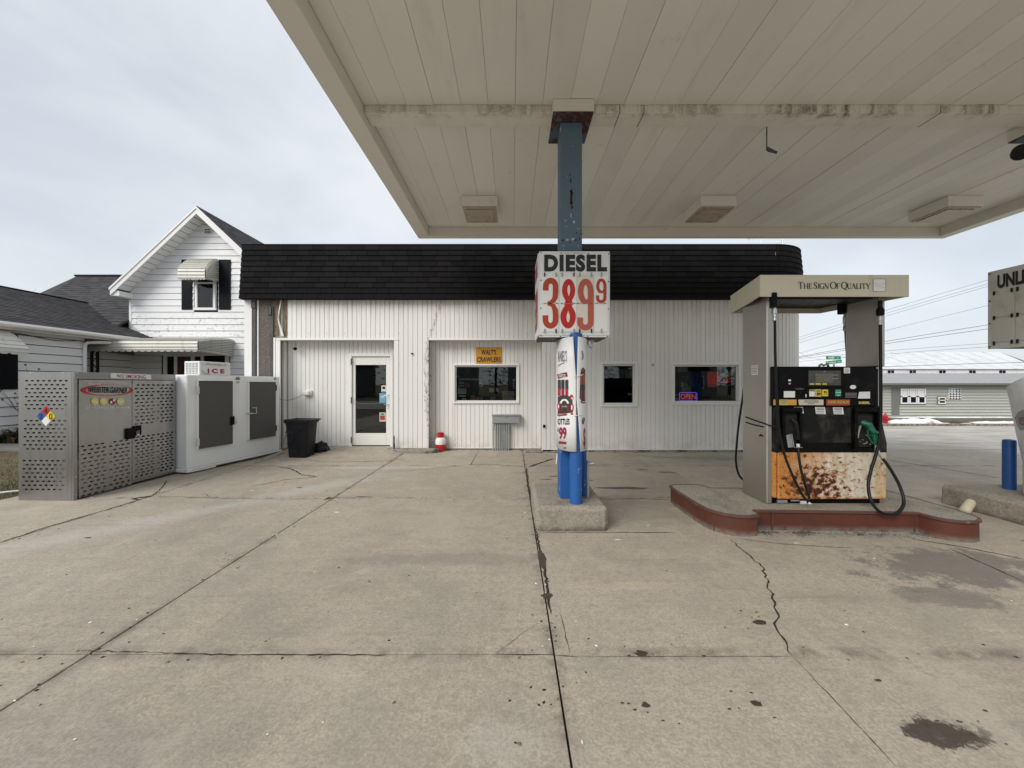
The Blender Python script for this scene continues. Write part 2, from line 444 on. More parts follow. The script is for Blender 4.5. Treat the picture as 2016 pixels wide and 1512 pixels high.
def shingle_mat(name, c, v=.5):
    t = NT(name)
    x = t.mix(t.rnd(), shade(c, 1-v), shade(c, 1+v))
    x = t.mix(t.mr(t.noise(130, 3, .7), .3, .7, 0, .6), x, shade(c, 1.9))
    t.col(x); t.set(.92, 0, .12); t.bump(t.noise(220, 3, .7), .6, .003); return t.m
M['black_shingle'] = shingle_mat('black_shingle', (.0090,.0085,.0088), .48)
def house_roof(name, c, dirn):
    t = NT(name)
    # mottled three-tab shingles, course relief comes from the stepped geometry
    x = t.mix(t.mr(t.noise(1, 3, .6, t.vec(dirn)), .35, .65), shade(c, .62), shade(c, 1.42))
    x = t.mix(t.mr(t.noise(.7, 4), .3, .7), x, t.mix(1., x, (.85,.85,.85), 'MULTIPLY'))
    x = t.mix(t.mr(t.noise(60, 3), .3, .7, 0, .4), x, shade(c, 1.7))
    t.col(x); t.set(.92, 0, .15); t.bump(t.noise(90, 3, .7), .5, .006); return t.m
M['roof_wing'] = house_roof('roof_wing', (.064,.062,.064), (7, 3, 7))
M['roof_back'] = house_roof('roof_back', (.055,.053,.055), (3, 7, 7))
def soffit_mat():
    t = NT('soffit_panel')
    c = (.785,.775,.725)
    x = t.mix(t.noise(1.1, 5, .6), shade(c, .93), shade(c, 1.04))
    x = t.mix(t.rnd(), t.mix(1., x, (.91,.905,.90), 'MULTIPLY'), x)
    x = t.mix(t.mr(t.noise(1, 6, .7, t.vec((3,.5,1))), .52, .75, 0, .28), x, (.52,.48,.41))
    x = t.mix(t.mr(t.noise(5, 6, .7), .60, .80, 0, .5), x, (.40,.37,.31))
    t.col(x); t.set(.5, 0, .4); t.bump(t.noise(7, 3), .08, .01); return t.m
M['soffit'] = soffit_mat()
M['canopy_trim'] = pbr('canopy_trim', (.72,.695,.63), .5, var=.06, vs=2.5, bump=.06, bs=20, dirt=((.14,.11,.07), 7, .66, .78, .7))
def beam_mat():
    t = NT('canopy_beam')
    c = (.72,.70,.63)
    x = t.mix(t.noise(2, 5), shade(c, .9), shade(c, 1.05))
    X, Y, Z = t.xyz()
    s = t.noise(1, 7, .72, t.vec((6, 6, .5)), .4); big = t.noise(1, 4, .65, t.vec((.8, .8, .2), (5,0,0)))
    amt = t.math('MULTIPLY', t.math('MULTIPLY', t.mr(s, .42, .62, 0, .95), t.mr(big, .36, .55, 0, 1)), t.mr(X, 1.6, 3.6, .55, 1))
    amt = t.math('MULTIPLY', amt, t.mr(t.noise(1, 6, .72, t.vec((14, 20, 20)), .8), .34, .56, .15, 1))
    x = t.mix(t.math('MULTIPLY', amt, t.mr(Y, 4.15, 4.26, 1, .2)), x, t.mix(t.noise(3), (.16,.125,.07), (.085,.078,.04)))
    x = t.mix(t.mr(t.noise(1, 5, .7, t.vec((2.5, 9, 2), (0,0,0), R(35))), .62, .74, 0, .45), x, (.42,.37,.24))
    x = t.mix(t.mr(t.noise(26, 5, .7), .66, .76, 0, .8), x, (.09,.07,.05))
    t.col(x); t.set(.55, 0, .4); t.bump(t.noise(20, 4), .1, .005); return t.m
M['beam'] = beam_mat()
M['dark_gap'] = pbr('dark_gap', (.03,.027,.024), .9, var=.1, bump=0, spec=.12)
M['fixture'] = pbr('fixture', (.78,.77,.73), .5, var=.08, vs=4, dirt=((.33,.29,.22), 3, .58, .78, .4))
M['lens_brown'] = pbr('lens_brown', (.42,.355,.275), .3, var=.05, vs=3)
def chipped(name, c, under, lo, hi, sc=16, rough=.45, extra=None, fade=.08):
    t = NT(name)
    x = t.mix(t.noise(2.2, 5), shade(c, 1-fade), shade(c, 1+fade))
    x = t.mix(t.mr(t.noise(40, 4), .55, .8, 0, .3), x, shade(c, .7))
    if extra: x = t.mix(t.mr(t.noise(22, 6, .7, t.vec((1,1,1), (5,5,5))), .66, .69), x, extra)
    m = t.mr(t.noise(sc, 7, .66, None, .3), lo, hi)
    x = t.mix(m, x, t.mix(t.noise(60, 3), under, shade(under, 1.9)))
    t.col(x); t.set(t.mr(m, 0, 1, rough, .9)); t.bump(t.math('SUBTRACT', t.noise(50, 3), t.math('MULTIPLY', m, 1.5)), .25, .004); return t.m
M['blue_faded'] = chipped('blue_faded', (.105,.170,.235), (.05,.02,.014), .64, .67, 9, .5, (.5,.5,.47), .14)
M['blue_bright'] = chipped('blue_bright', (.014,.100,.34), (.15,.20,.27), .60, .66, 12, .5)
M['blue_bollard'] = chipped('blue_bollard', (.012,.075,.26), (.08,.06,.05), .70, .74, 14, .42)
M['rust_blue'] = chipped('rust_blue', (.055,.085,.115), (.045,.014,.008), .50, .55, 7, .6, (.55,.53,.5))
def red_kerb():
    t = NT('red_kerb')
    c = (.118,.034,.020)
    x = t.mix(t.noise(2.5, 6, .66), shade(c, .62), shade(c, 1.22))
    x = t.mix(t.mr(t.noise(1, 6, .7, t.vec((8, 8, 1.6))), .60, .76, 0, .7), x, (.37,.22,.17))
    x = t.mix(t.mr(t.noise(3.2, 7, .7), .50, .70, 0, .8), x, (.055,.034,.026))
    X, Y, Z = t.xyz()
    x = t.mix(t.math('MULTIPLY', t.mr(Z, .0, .07, 1, 0), t.mr(t.noise(12, 4), .3, .6, .3, 1)), x, (.20,.17,.14))
    t.col(x); t.set(.6, 0, .4); t.bump(t.noise(24, 6, .7), .5, .008); return t.m
M['red_kerb'] = red_kerb()
M['kerb_lip'] = pbr('kerb_lip', (.105,.048,.036), .65, var=.3, vs=9, bump=.5, bs=40, dirt=((.3,.27,.23), 8, .58, .74, .6))
def brushed(name, c, rough, sx, dirt=.25):
    t = NT(name)
    s = t.noise(1, 4, .65, t.vec(sx))
    x = t.mix(s, shade(c, .86), shade(c, 1.08))
    x = t.mix(t.mr(t.noise(2.6, 6, .66), .5, .8, 0, dirt), x, shade(c, .55))
    t.col(x); t.set(t.mr(s, .3, .7, rough-.07, rough+.10), 1.0); t.bump(s, .05, .002); return t.m
M['steel_col'] = brushed('steel_column', (.50,.475,.44), .42, (140, 140, 2.2))
M['steel_cage'] = brushed('steel_cage', (.39,.385,.38), .34, (160, 160, 1.5), .3)
M['steel_dark'] = brushed('steel_dark', (.33,.32,.31), .45, (120, 120, 4))
M['alu'] = pbr('aluminium', (.62,.63,.63), .38, 1.0, var=.08, vs=8, bump=.05)
M['galv'] = pbr('galvanized', (.36,.38,.39), .5, .55, var=.12, vs=9, bump=.08, dirt=((.5,.52,.52), 6, .5, .7, .4))
def rust_panel():
    t = NT('rust_panel')
    X, Y, Z = t.xyz()
    nb = t.noise(2.6, 6, .66)
    f = t.mr(t.math('ADD', X, t.math('MULTIPLY', t.math('SUBTRACT', nb, .5), .95)), 2.98, 3.50)       # orange wash on the left, white on the right
    org = t.mix(t.noise(1, 5, .66, t.vec((3, 3, 16))), (.46,.145,.022), (.66,.33,.10))
    org = t.mix(t.mr(t.noise(11, 5, .7), .55, .75, 0, .6), org, (.72,.50,.27))
    wht = t.mix(t.mr(t.noise(1, 5, .68, t.vec((9, 9, 2))), .35, .72), (.70,.66,.57), (.52,.42,.26))
    wht = t.mix(t.mr(t.noise(7, 5, .66), .52, .75, 0, .7), wht, (.72,.71,.70))
    x = t.mix(f, org, wht)
    right = t.mr(t.math('ADD', X, t.math('MULTIPLY', t.math('SUBTRACT', nb, .5), .25)), 3.90, 4.02)
    x = t.mix(t.math('MULTIPLY', right, .7), x, (.62,.40,.17))
    # deep pitting, thickest low in the middle-left of the door
    dx = t.math('DIVIDE', t.math('SUBTRACT', X, 3.26), .34); dz = t.math('DIVIDE', t.math('SUBTRACT', Z, .40), .20)
    d = t.math('SQRT', t.math('ADD', t.math('MULTIPLY', dx, dx), t.math('MULTIPLY', dz, dz)))
    pit = t.noise(1, 7, .68, t.vec((17, 17, 22), (0,0,0)), .25)
    th = t.math('ADD', pit, t.mr(d, .15, 1.7, .185, 0.0))
    x = t.mix(t.mr(th, .50, .64, 0, .62), x, (.40,.135,.028))
    x = t.mix(t.mr(th, .61, .66), x, t.mix(t.mr(nb, .4, .6), (.055,.018,.010), (.16,.05,.018)))
    x = t.mix(t.mr(th, .66, .69), x, (.035,.012,.008))
    x = t.mix(t.mr(t.noise(1, 7, .62, t.vec((24, 24, 26), (9, 2, 4)), .3), .635, .675), x, (.07,.028,.015))
    run = t.noise(1, 6, .7, t.vec((30, 30, 2.2)))
    x = t.mix(t.math('MULTIPLY', t.mr(run, .50, .68, 0, .7), t.mr(X, 3.05, 3.75, 1, .25)), x, t.mix(nb, (.30,.085,.015), (.50,.20,.05)))
    edge = t.mr(Z, .30, .262, 0, 1)
    x = t.mix(t.math('MULTIPLY', edge, t.mr(nb, .35, .6, .1, .9)), x, (.42,.13,.02))
    t.col(x); t.set(.62, 0, .35); t.bump(t.math('SUBTRACT', t.noise(30, 5), t.mr(th, .6, .7)), .3, .004); return t.m
M['rust_panel'] = rust_panel()
M['pump_black'] = pbr('pump_black', (.0032,.0032,.0038), .42, var=.3, vs=5, bump=.05, dirt=((.04,.038,.034), 3.5, .52, .75, .35), spec=.12)
M['pump_grime'] = pbr('pump_grime', (.011,.011,.0105), .6, var=.3, vs=5, bump=.1, dirt=((.062,.060,.05), 4.5, .46, .66, .7), spec=.14)
M['rubber'] = pbr('rubber', (.010,.010,.010), .42, var=.15, vs=8, bump=.05, spec=.22)
M['black_plastic'] = pbr('black_plastic', (.012,.012,.016), .40, var=.15, vs=5, bump=.06, dirt=((.05,.05,.05), 5, .55, .75, .5), spec=.22)
M['bag'] = pbr('bag', (.010,.010,.011), .33, var=.2, bump=.3, bs=22, spec=.22)
M['cream'] = pbr('cream', (.63,.585,.45), .5, var=.05, vs=3, bump=.06, bs=60, streak=((.28,.27,.20), 7, .55, .75, .45), dirt=((.25,.17,.09), 30, .68, .76, .6))
M['green_noz'] = pbr('green_noz', (.008,.115,.065), .38, var=.2, vs=14)
M['silver'] = pbr('silver', (.55,.55,.54), .35, .9, var=.15, vs=20)
M['label_white'] = pbr('label_white', (.74,.73,.71), .5, var=.06, vs=12, bump=0)
M['label_cream'] = pbr('label_cream', (.56,.51,.38), .5, var=.1, vs=16, bump=0)
M['label_orange'] = pbr('label_orange', (.60,.30,.05), .5, var=.15, vs=12, bump=0)
M['label_red'] = pbr('label_red', (.34,.045,.04), .5, var=.1, vs=12, bump=0)
M['label_yellow'] = pbr('label_yellow', (.72,.60,.03), .5, var=.06, vs=12, bump=0)
M['label_tan'] = pbr('label_tan', (.56,.44,.10), .5, var=.08, vs=12, bump=0)
M['label_green'] = pbr('label_green', (.015,.28,.16), .5, var=.08, vs=12, bump=0)
M['label_blue'] = pbr('label_blue', (.13,.36,.58), .5, var=.1, vs=20, bump=0)
M['lcd'] = pbr('lcd', (.115,.108,.085), .25, var=.15, vs=9, bump=0)
M['lcd_frame'] = pbr('lcd_frame', (.06,.057,.05), .3, var=.15, vs=9, bump=0)
M['ink'] = pbr('ink', (.012,.012,.013), .5, var=.1, bump=0)
M['ink_grey'] = pbr('ink_grey', (.20,.20,.20), .6, var=.1, bump=0)
M['ink_brown'] = pbr('ink_brown', (.02,.016,.012), .5, var=.1, bump=0)
M['ink_maroon'] = pbr('ink_maroon', (.28,.018,.045), .5, var=.08, bump=0)
M['ink_purple'] = pbr('ink_purple', (.05,.012,.03), .5, var=.1, bump=0)
M['ink_gold'] = pbr('ink_gold', (.50,.38,.05), .5, var=.1, bump=0)
M['ink_yellow'] = pbr('ink_yellow', (.62,.58,.14), .5, var=.1, bump=0)
M['digit_brick'] = pbr('digit_brick', (.42,.045,.012), .5, var=.07, vs=5, bump=0)
M['digit_red'] = pbr('digit_red', (.50,.010,.006), .45, var=.05, vs=5, bump=0)
M['digit_faded'] = pbr('digit_faded', (.45,.10,.058), .5, var=.07, vs=5, bump=0)
M['card'] = pbr('card', (.80,.795,.76), .4, var=.03, vs=6, bump=0, dirt=((.55,.56,.50), 6, .55, .75, .35))
M['card_old'] = pbr('card_old', (.70,.67,.58), .45, var=.04, vs=6, bump=0)
M['sign_white'] = pbr('sign_white', (.76,.76,.755), .4, var=.03, vs=4, bump=.03)
M['sign_grey'] = pbr('sign_grey', (.62,.615,.585), .45, var=.06, vs=4, bump=.03, dirt=((.38,.33,.26), 4, .50, .68, .55))
M['card_worn'] = pbr('card_worn', (.58,.565,.51), .5, var=.08, vs=4, bump=.03, dirt=((.36,.27,.19), 5, .52, .68, .6))
M['banner'] = pbr('banner', (.84,.84,.84), .45, var=.015, vs=4, bump=.03)
M['banner_grey'] = pbr('banner_grey', (.80,.80,.79), .45, var=.03, vs=4, bump=.03)
M['amber_sign'] = pbr('amber_sign', (.58,.28,.012), .5, var=.05, vs=8, bump=.05)
M['osb'] = pbr('osb', (.115,.100,.088), .9, var=.5, vs=24, bump=.8, bs=40, dirt=((.30,.27,.23), 26, .52, .64, .75))
M['old_wood'] = pbr('old_wood', (.085,.080,.078), .9, var=.35, vs=18, bump=.6, bs=40, streak=((.19,.18,.17), 40, .5, .7, .7))
M['foam'] = pbr('foam', (.20,.145,.105), .9, var=.35, vs=12, bump=.8, bs=18, dirt=((.10,.06,.04), 10, .5, .62, .85))
M['siding'] = pbr('siding', (.79,.795,.81), .5, var=.03, vs=1.5, bump=.05, bs=20, piece_var=.03, dirt=((.45,.45,.42), 9, .66, .78, .5))
def dirty_siding():
    t = NT('siding_mould')
    c = (.79,.795,.805)
    x = t.mix(t.noise(2, 4), shade(c, .96), shade(c, 1.02))
    X, Y, Z = t.xyz()
    band = t.math('MULTIPLY', t.mr(Z, 3.0, 3.4, .3, 1), t.mr(Z, 3.75, 4.2, 1, 0))
    x = t.mix(t.math('MULTIPLY', band, t.mr(t.noise(1, 7, .72, t.vec((7, 7, 9))), .54, .62, 0, .75)), x, (.33,.34,.30))
    t.col(x); t.set(.5, 0, .4); return t.m
M['siding_mould'] = dirty_siding()
M['house_trim'] = pbr('house_trim', (.80,.80,.80), .45, var=.03, vs=3, bump=.03)
M['gutter'] = pbr('gutter', (.72,.70,.66), .4, var=.06, vs=3, bump=.03, dirt=((.3,.25,.2), 7, .62, .76, .6))
M['awning'] = pbr('awning', (.60,.59,.53), .45, var=.06, vs=3, bump=.03, streak=((.33,.30,.24), 6, .55, .75, .5))
M['awning_dark'] = pbr('awning_dark', (.15,.145,.13), .5, var=.1, bump=0)
M['shutter'] = pbr('shutter', (.006,.007,.010), .5, var=.2, vs=6, bump=.1, spec=.12)
M['iron'] = pbr('iron', (.015,.015,.015), .5, var=.2, bump=.1, spec=.22)
M['door_brown'] = pbr('door_brown', (.07,.03,.018), .5, var=.2, vs=5)
M['curtain'] = pbr('curtain', (.20,.20,.21), .8, var=.25, vs=1, bump=0)
M['chest_white'] = pbr('chest_white', (.78,.79,.79), .4, var=.03, vs=3, bump=.10, bs=12, dirt=((.40,.37,.33), 9, .64, .74, .6), streak=((.55,.53,.50), 8, .6, .8, .4))
M['chest_grey'] = pbr('chest_grey', (.092,.089,.085), .5, var=.08, vs=2, bump=.03, spec=.22)
M['jug_red'] = pbr('jug_red', (.42,.012,.018), .4, var=.1, vs=8)
M['jug_white'] = pbr('jug_white', (.78,.76,.74), .4, var=.05, vs=8)
M['cyl_white'] = pbr('cyl_white', (.70,.70,.69), .4, var=.1, vs=4)
M['sage_siding'] = pbr('sage_siding', (.43,.44,.385), .6, var=.06, vs=1, bump=.05)
M['tin_roof'] = pbr('tin_roof', (.76,.77,.785), .45, .2, var=.08, vs=1, bump=.05, streak=((.34,.33,.33), 1.2, .52, .7, .55))
M['grey_tin'] = pbr('grey_tin', (.44,.445,.45), .5, .2, var=.06, vs=.8, bump=.05)
M['grey_paint'] = pbr('grey_paint', (.17,.17,.155), .55, var=.06)
M['snow'] = pbr('snow', (.84,.85,.87), .8, var=.04, vs=3, bump=.5, bs=8, dirt=((.22,.18,.14), 2.2, .54, .68, .85))
M['hydrant'] = pbr('hydrant', (.42,.015,.02), .4, var=.1)
M['street_green'] = pbr('street_green', (.008,.22,.12), .4, var=.06)
M['wire'] = pbr('wire', (.03,.03,.032), .6, bump=0)
M['bark'] = pbr('bark', (.10,.085,.07), .9, var=.3, vs=8, bump=.6, bs=20)
M['leaf_dark'] = pbr('leaf_dark', (.035,.05,.022), .6, var=.5, vs=9, bump=0)
M['leaf_dead'] = pbr('leaf_dead', (.15,.12,.06), .8, var=.4, vs=9, bump=0)
M['pine'] = pbr('pine', (.025,.04,.02), .8, var=.4, vs=3, bump=0)
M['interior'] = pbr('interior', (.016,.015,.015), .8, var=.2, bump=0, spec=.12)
M['shelf_mix'] = pbr('shelf_mix', (.06,.05,.045), .6, var=.7, vs=9, bump=0)
M['bottle_dark'] = pbr('bottle_dark', (.05,.042,.04), .5, bump=0)
M['bottle_red'] = pbr('bottle_red', (.40,.02,.04), .45, var=.2, vs=30, bump=0)
M['bottle_orange'] = pbr('bottle_orange', (.40,.07,.02), .45, var=.3, vs=30, bump=0)
M['pink'] = pbr('pink', (.72,.30,.36), .5, bump=0)
def glass_mat(name, tint, rough=.015):
    t = NT(name); t.t.nodes.remove(t.b)
    tr = t.n('ShaderNodeBsdfTransparent'); tr.inputs[0].default_value = (*tint, 1)
    gl = t.n('ShaderNodeBsdfGlossy'); gl.inputs['Roughness'].default_value = rough
    gl.inputs['Color'].default_value = (.9,.93,.95,1)
    fr = t.n('ShaderNodeFresnel'); fr.inputs['IOR'].default_value = 1.65
    mx = t.n('ShaderNodeMixShader')
    t.l(fr.outputs[0], mx.inputs[0]); t.l(tr.outputs[0], mx.inputs[1]); t.l(gl.outputs[0], mx.inputs[2]); t.l(mx.outputs[0], t.o.inputs['Surface'])
    return t.m
M['glass'] = glass_mat('window_glass', (.72,.74,.74))
M['glass_clear'] = glass_mat('clear_glass', (.8,.82,.82))
def neon(name, c, s):
    t = NT(name); t.col(c); t.b.inputs['Emission Color'].default_value = (*c, 1); t.b.inputs['Emission Strength'].default_value = s; return t.m
M['neon_red'] = neon('neon_red', (.95,.10,.10), .75)
M['neon_blue'] = neon('neon_blue', (.22,.14,.95), .9)
M['lit_red'] = neon('lit_red', (.30,.03,.02), .2)
M['lit_green'] = neon('lit_green', (.10,.14,.02), .2)
M['lit_digit'] = neon('lit_digit', (.55,.02,.01), .28)

# ------------------------------------------------------------------ ground
def sstep(a, b, x):
    t = min(1, max(0, (x-a)/(b-a))); return t*t*(3-2*t)
def gz(x, y):
    """the lot is level; beyond the store the land falls gently away to the right"""
    return -.0453*max(0, min(y, 60)-9.2)*sstep(5.5, 10, x)
def sheet(xs, ys, dz, fn=gz):
    mb = MB(); n = len(xs)
    mb.v = [(x, y, fn(x, y)+dz) for y in ys for x in xs]
    mb.f = [(j*n+i, j*n+i+1, (j+1)*n+i+1, (j+1)*n+i) for j in range(len(ys)-1) for i in range(n-1)]
    return mb
def lin(a, b, n): return [a+(b-a)*i/n for i in range(n+1)]
gx = [-600,-200,-90,-50,-30,-20,-14,-10,-6,-2,2]+lin(5,11,8)+[13,16,20,25,31,38,46,56,70,90,140,250,600]
gy = [-600,-200,-90,-50,-30,-20,-12,-6,-2,2,5,8]+lin(9,17.5,8)+[19,21,23,25,27,29,33,38,45,60,90,160,300,900]
ground = structure('ground', sheet(gx, gy, -.10), M['lawn'])

yard = link('forecourt', None); yard['kind'] = 'structure'; ORG[yard.name] = Vector((0,0,0))
SX = [-6.62,-4.84,-2.35,.235,2.75,5.3,7.9,10.5]; SY = [-5.6,-3.0,-.45,2.138,5.07,7.05,8.86]
def door_ramp(x, y): return .085*sstep(7.7, 8.6, y)*sstep(-5.35, -4.9, x)*(1-sstep(-2.62, -2.30, x))
for i in range(len(SX)-1):
    for j in range(len(SY)-1):
        x0, x1, y0, y1 = SX[i]+.005, SX[i+1]-.005, SY[j]+.005, SY[j+1]-.005
        if i == len(SX)-2 and j == len(SY)-2: pass
        if i >= 3 and j < 4: continue
        mb = MB()
        if j == 5 and i in (0,1):
            xs, ys = lin(x0, x1, 14), lin(y0, y1, 12); n = len(xs)
            mb.v = [(x, y, door_ramp(x, y)) for y in ys for x in xs]
            mb.f = [(b*n+a, b*n+a+1, (b+1)*n+a+1, (b+1)*n+a) for b in range(12) for a in range(14)]
            mb.poly([(x0,y0,-.08),(x1,y0,-.08),(x1,y0,0),(x0,y0,0)])
            obj('slab', mb, M['concrete'], yard)
        else:
            mb.box(x0, x1, y0, y1, -.09, 0, .003); obj('slab', mb, M['concrete'], yard)
mb = MB(); mb.box(.24, 10.495, -5.595, 5.065, -.09, 0, .003); obj('slab', mb, M['concrete'], yard)
rs = sheet([-60,-30,-14,-6.62], [-20,-14,-8,-5.6], -.012)
rs2 = sheet([-60,-30,-14,-6.62,-2,2]+[5.5,7,8.5,10.5,14,20,30,45,60], [-16,-12,-8,-5.6], -.012)
rs3 = sheet([10.5,12,14,17,20,25,30,38,48,60], [-5.6,-2,2,5,7,9,10,11,12,13,14,15,16,17.2], -.012)
rs4 = sheet(lin(5.5,10.5,10), [8.86,9.2,9.8,10.5,11.5,12.5,13.5,14.5,15.5,16.4,17.2], -.012)
mb = MB()
for s in (rs2, rs3, rs4):
    b = len(mb.v); mb.v += s.v; mb.f += [tuple(b+i for i in q) for q in s.f]
structure('road', mb, M['road'])
structure('verge', sheet([5.5,7,8.5,10.5,14,18,22,26,30,38,48,70], [17.2,18.2,19,20,22,24,26.2,30,34,40,48,60], -.004), M['lawn'])
structure('lawn', sheet([-60,-30,-20,-14,-10,-8,-6.62], [-5.6,0,4,6,8,10,14,20,30,50], -.03, lambda x, y: gz(x,y)+.02*math.sin(x*3.1)*math.sin(y*2.3)), M['lawn'])
mb = MB(); mb.box(-13.1, -6.63, 8.75, 9.55, -.05, .022, .006); structure('garden_path', mb, M['path'])
# kerb stone line along the far verge
mb = MB()
for k in range(22):
    x0 = 13+2*k; mb.box(x0, x0+1.99, 17.12, 17.28, gz(x0,17.2)-.15, gz(x0,17.2)+.09, .01)
structure('kerb', mb, M['block_concrete'])

# joints that wander, cracks and stains of the forecourt
def jag(pts, amp, step=.035, seed=0):
    rnd = random.Random(seed); out = []
    for (x0, y0), (x1, y1) in zip(pts, pts[1:]):
        L = math.hypot(x1-x0, y1-y0); n = max(2, int(L/step)); nx, ny = -(y1-y0)/(L or 1), (x1-x0)/(L or 1)
        for k in range(n):
            a = amp*(rnd.random()-.5)*2*min(1, k/2) if k else 0
            out.append((x0+(x1-x0)*k/n+nx*a, y0+(y1-y0)*k/n+ny*a))
    out.append(pts[-1]); return out
ZK = lambda u, v: (u, v, .0025)
def crack(pix, w, amp, seed, wvar=.6):
    pts = jag([GP(*p) for p in pix], amp, seed=seed); rnd = random.Random(seed+99)
    ws = [w*(1-wvar*rnd.random())*min(1, .25+min(i, len(pts)-1-i)/4) for i in range(len(pts))]
    obj('crack', MB().ribbon(pts, ws, ZK), M['crack'], yard)
crack([(1438,1062),(1455,1078),(1480,1098),(1503,1118),(1511,1150),(1525,1185),(1534,1215),(1524,1228),(1548,1265),(1560,1292)], .016, .014, 1)
crack([(1560,1292),(1585,1318),(1650,1387),(1700,1440),(1765,1511)], .005, .003, 2)
crack([(1085,1290),(1142,1294)], .010, .002, 3); crack([(972,1288),(1085,1290)], .008, .003, 4)
crack([(1142,1294),(1300,1293),(1560,1293)], .0045, .002, 33)
crack([(1102,1204),(1122,1288)], .005, .003, 5); crack([(1060,1225),(975,1288)], .003, .006, 6)
crack([(1037,921),(1040,958),(1050,1000),(1055,1046)], .035, .012, 7)
crack([(1056,1046),(1062,1080),(1072,1118),(1078,1160),(1080,1190),(1084,1210)], .022, .008, 8, .3)
crack([(1040,920),(1062,912),(1090,903)], .07, .012, 9); crack([(918,915),(960,914),(1034,919)], .022, .006, 10)
crack([(926,917),(939,893)], .016, .003, 11)
crack([(0,1068),(95,1037),(182,1012),(260,989),(300,976),(318,962),(328,946)], .022, .012, 12); crack([(272,984),(262,982),(300,976)], .09, .01, 13)
crack([(300,977),(380,979),(460,982),(560,983),(640,982)], .008, .004, 14); crack([(545,918),(575,924),(595,935),(625,939)], .035, .014, 15)
crack([(625,939),(560,945),(520,953),(490,958)], .02, .01, 16); crack([(395,975),(405,973),(412,979)], .012, .003, 17)
crack([(655,980),(640,984),(650,978)], .05, .006, 18); crack([(700,978),(735,979)], .04, .005, 19)
crack([(800,903),(760,908),(640,910),(600,905)], .02, .003, 20); crack([(780,930),(850,923),(918,916)], .012, .006, 21)
crack([(160,1281),(260,1284),(350,1287),(470,1290),(600,1290),(760,1290)], .012, .006, 22, .95)
crack([(1460,1062),(1540,1071),(1680,1080)], .010, .004, 23); crack([(1755,1044),(1800,1062),(1900,1078),(2010,1100)], .018, .006, 24)
crack([(1745,905),(1850,922),(1972,942)], .028, .006, 25); crack([(1760,916),(1830,928)], .014, .006, 26)
crack([(1205,892),(1300,900),(1447,905)], .018, .005, 27); crack([(1150,984),(1250,982),(1330,985)], .014, .003, 28)
crack([(1060,1048),(1195,1048),(1330,1049)], .016, .004, 29); crack([(1090,918),(1450,906)], .010, .004, 30)
crack([(1870,1080),(1960,1120),(2015,1145)], .014, .006, 31); crack([(640,893),(800,896)], .006, .002, 32)
def blob(name, pixx, pixy, rx, ry, mat, seed, z=.003, n=110, rough=.45):
    cx, cy = GP(pixx, pixy); o = Vector((seed*7.3, seed*1.7, 0)); pts = []
    for k in range(n):
        a = 2*math.pi*k/n; d = Vector((math.cos(a), math.sin(a), 0))
        r = max(.25, 1 + rough*1.1*mn.noise(d*.9+o) + rough*.55*mn.noise(d*2.4+o) + rough*.28*mn.noise(d*6+o) + rough*.2*mn.noise(d*15+o))
        pts.append((cx+rx*r*d.x, cy+ry*r*d.y, z))
    mb = MB(); mb.v = [(cx, cy, z)]+pts; mb.f = [(0, 1+k, 1+(k+1) % n) for k in range(n)]
    obj(name, mb, mat, yard)
for k, (x, y, rx, ry) in enumerate(((1940,1400,.010,.006),(1497,1226,.034,.030),(1271,1388,.020,.014),(1490,1386,.022,.015),(1729,1340,.018,.008),
        (1262,1287,.035,.022),(1076,1174,.045,.035),(1067,1100,.030,.17),(1230,961,.36,.06),(1140,934,.12,.03),(1155,946,.12,.03),(1265,925,.10,.035),(1075,944,.09,.03),
        (1800,1040,.12,.05),(590,960,.035,.02),(172,1059,.03,.014),(1090,938,.1,.03),(1310,930,.14,.03),(1610,1005,.02,.008))):
    blob('stain', x, y, rx, ry, M['wet'], k+1)
for k in range(26):                                   # drips round the larger stains
    r_ = random.Random(k+200); cx_, cy_ = r_.choice(((1857,1440,90,40),(1490,1386,60,16),(1271,1388,40,12),(1262,1290,60,26),(1497,1226,40,18)))[:2]
    blob('stain', cx_+r_.gauss(0,52), cy_+r_.gauss(0,20), r_.uniform(.003,.010), r_.uniform(.003,.007), M['wet'], k+300, .0028, 16)
for k, (x, y, rx, ry) in enumerate(((663,1009,.030,.017),(703,1042,.010,.006),(496,966,.02,.014),(180,980,.03,.012),(1216,1063,.03,.012),(1568,1070,.028,.010),(1275,1035,.02,.01),
        (147,1457,.006,.004),(526,1447,.004,.004),(1146,1463,.004,.008))):
    blob('salt_spot', x, y, rx, ry, M['salt'], k+40, .004, 24)
# ------------------------------------------------------------------ the store
YF, YR = 8.5, 8.75            # front wall plane, back of the two recesses
store = thing('store', 'white ribbed filling station store under a broad black shingled parapet with a rounded right corner', 'store', (0, 9, 0))
def wall_box(mb, x0, x1, z0, z1, y0, y1, holes):
    """a wall slab as blocks round its openings"""
    xs = sorted({x0, x1} | {min(max(h[i], x0), x1) for h in holes for i in (0,1)})
    for a, b in zip(xs, xs[1:]):
        if b-a < 1e-4: continue
        zs = [z0]
        for h in sorted((h for h in holes if h[0] < (a+b)/2 < h[1]), key=lambda h: h[2]): zs += [h[2], h[3]]
        zs.append(z1)
        for c, d in zip(zs[::2], zs[1::2]):
            if d-c > 1e-4: mb.box(a, b, y0, y1, c, d)
RIB = .1005
wall_mb = MB()
xD0, xD1 = PX(552, YF), PX(776, YF)      # door recess
xW0, xW1 = PX(844, YF), PX(1067, YF)     # bait-window recess
zHead = PZ(670, YF)
HW1 = (PX(896,YR), PX(1019,YR), PZ(791,YR), PZ(720,YR))
HW2 = (PX(1187,YF), PX(1250,YF), PZ(796,YF), PZ(717.5,YF))
HW3 = (PX(1327,YF), PX(1453,YF), PZ(792,YF), PZ(719,YF))
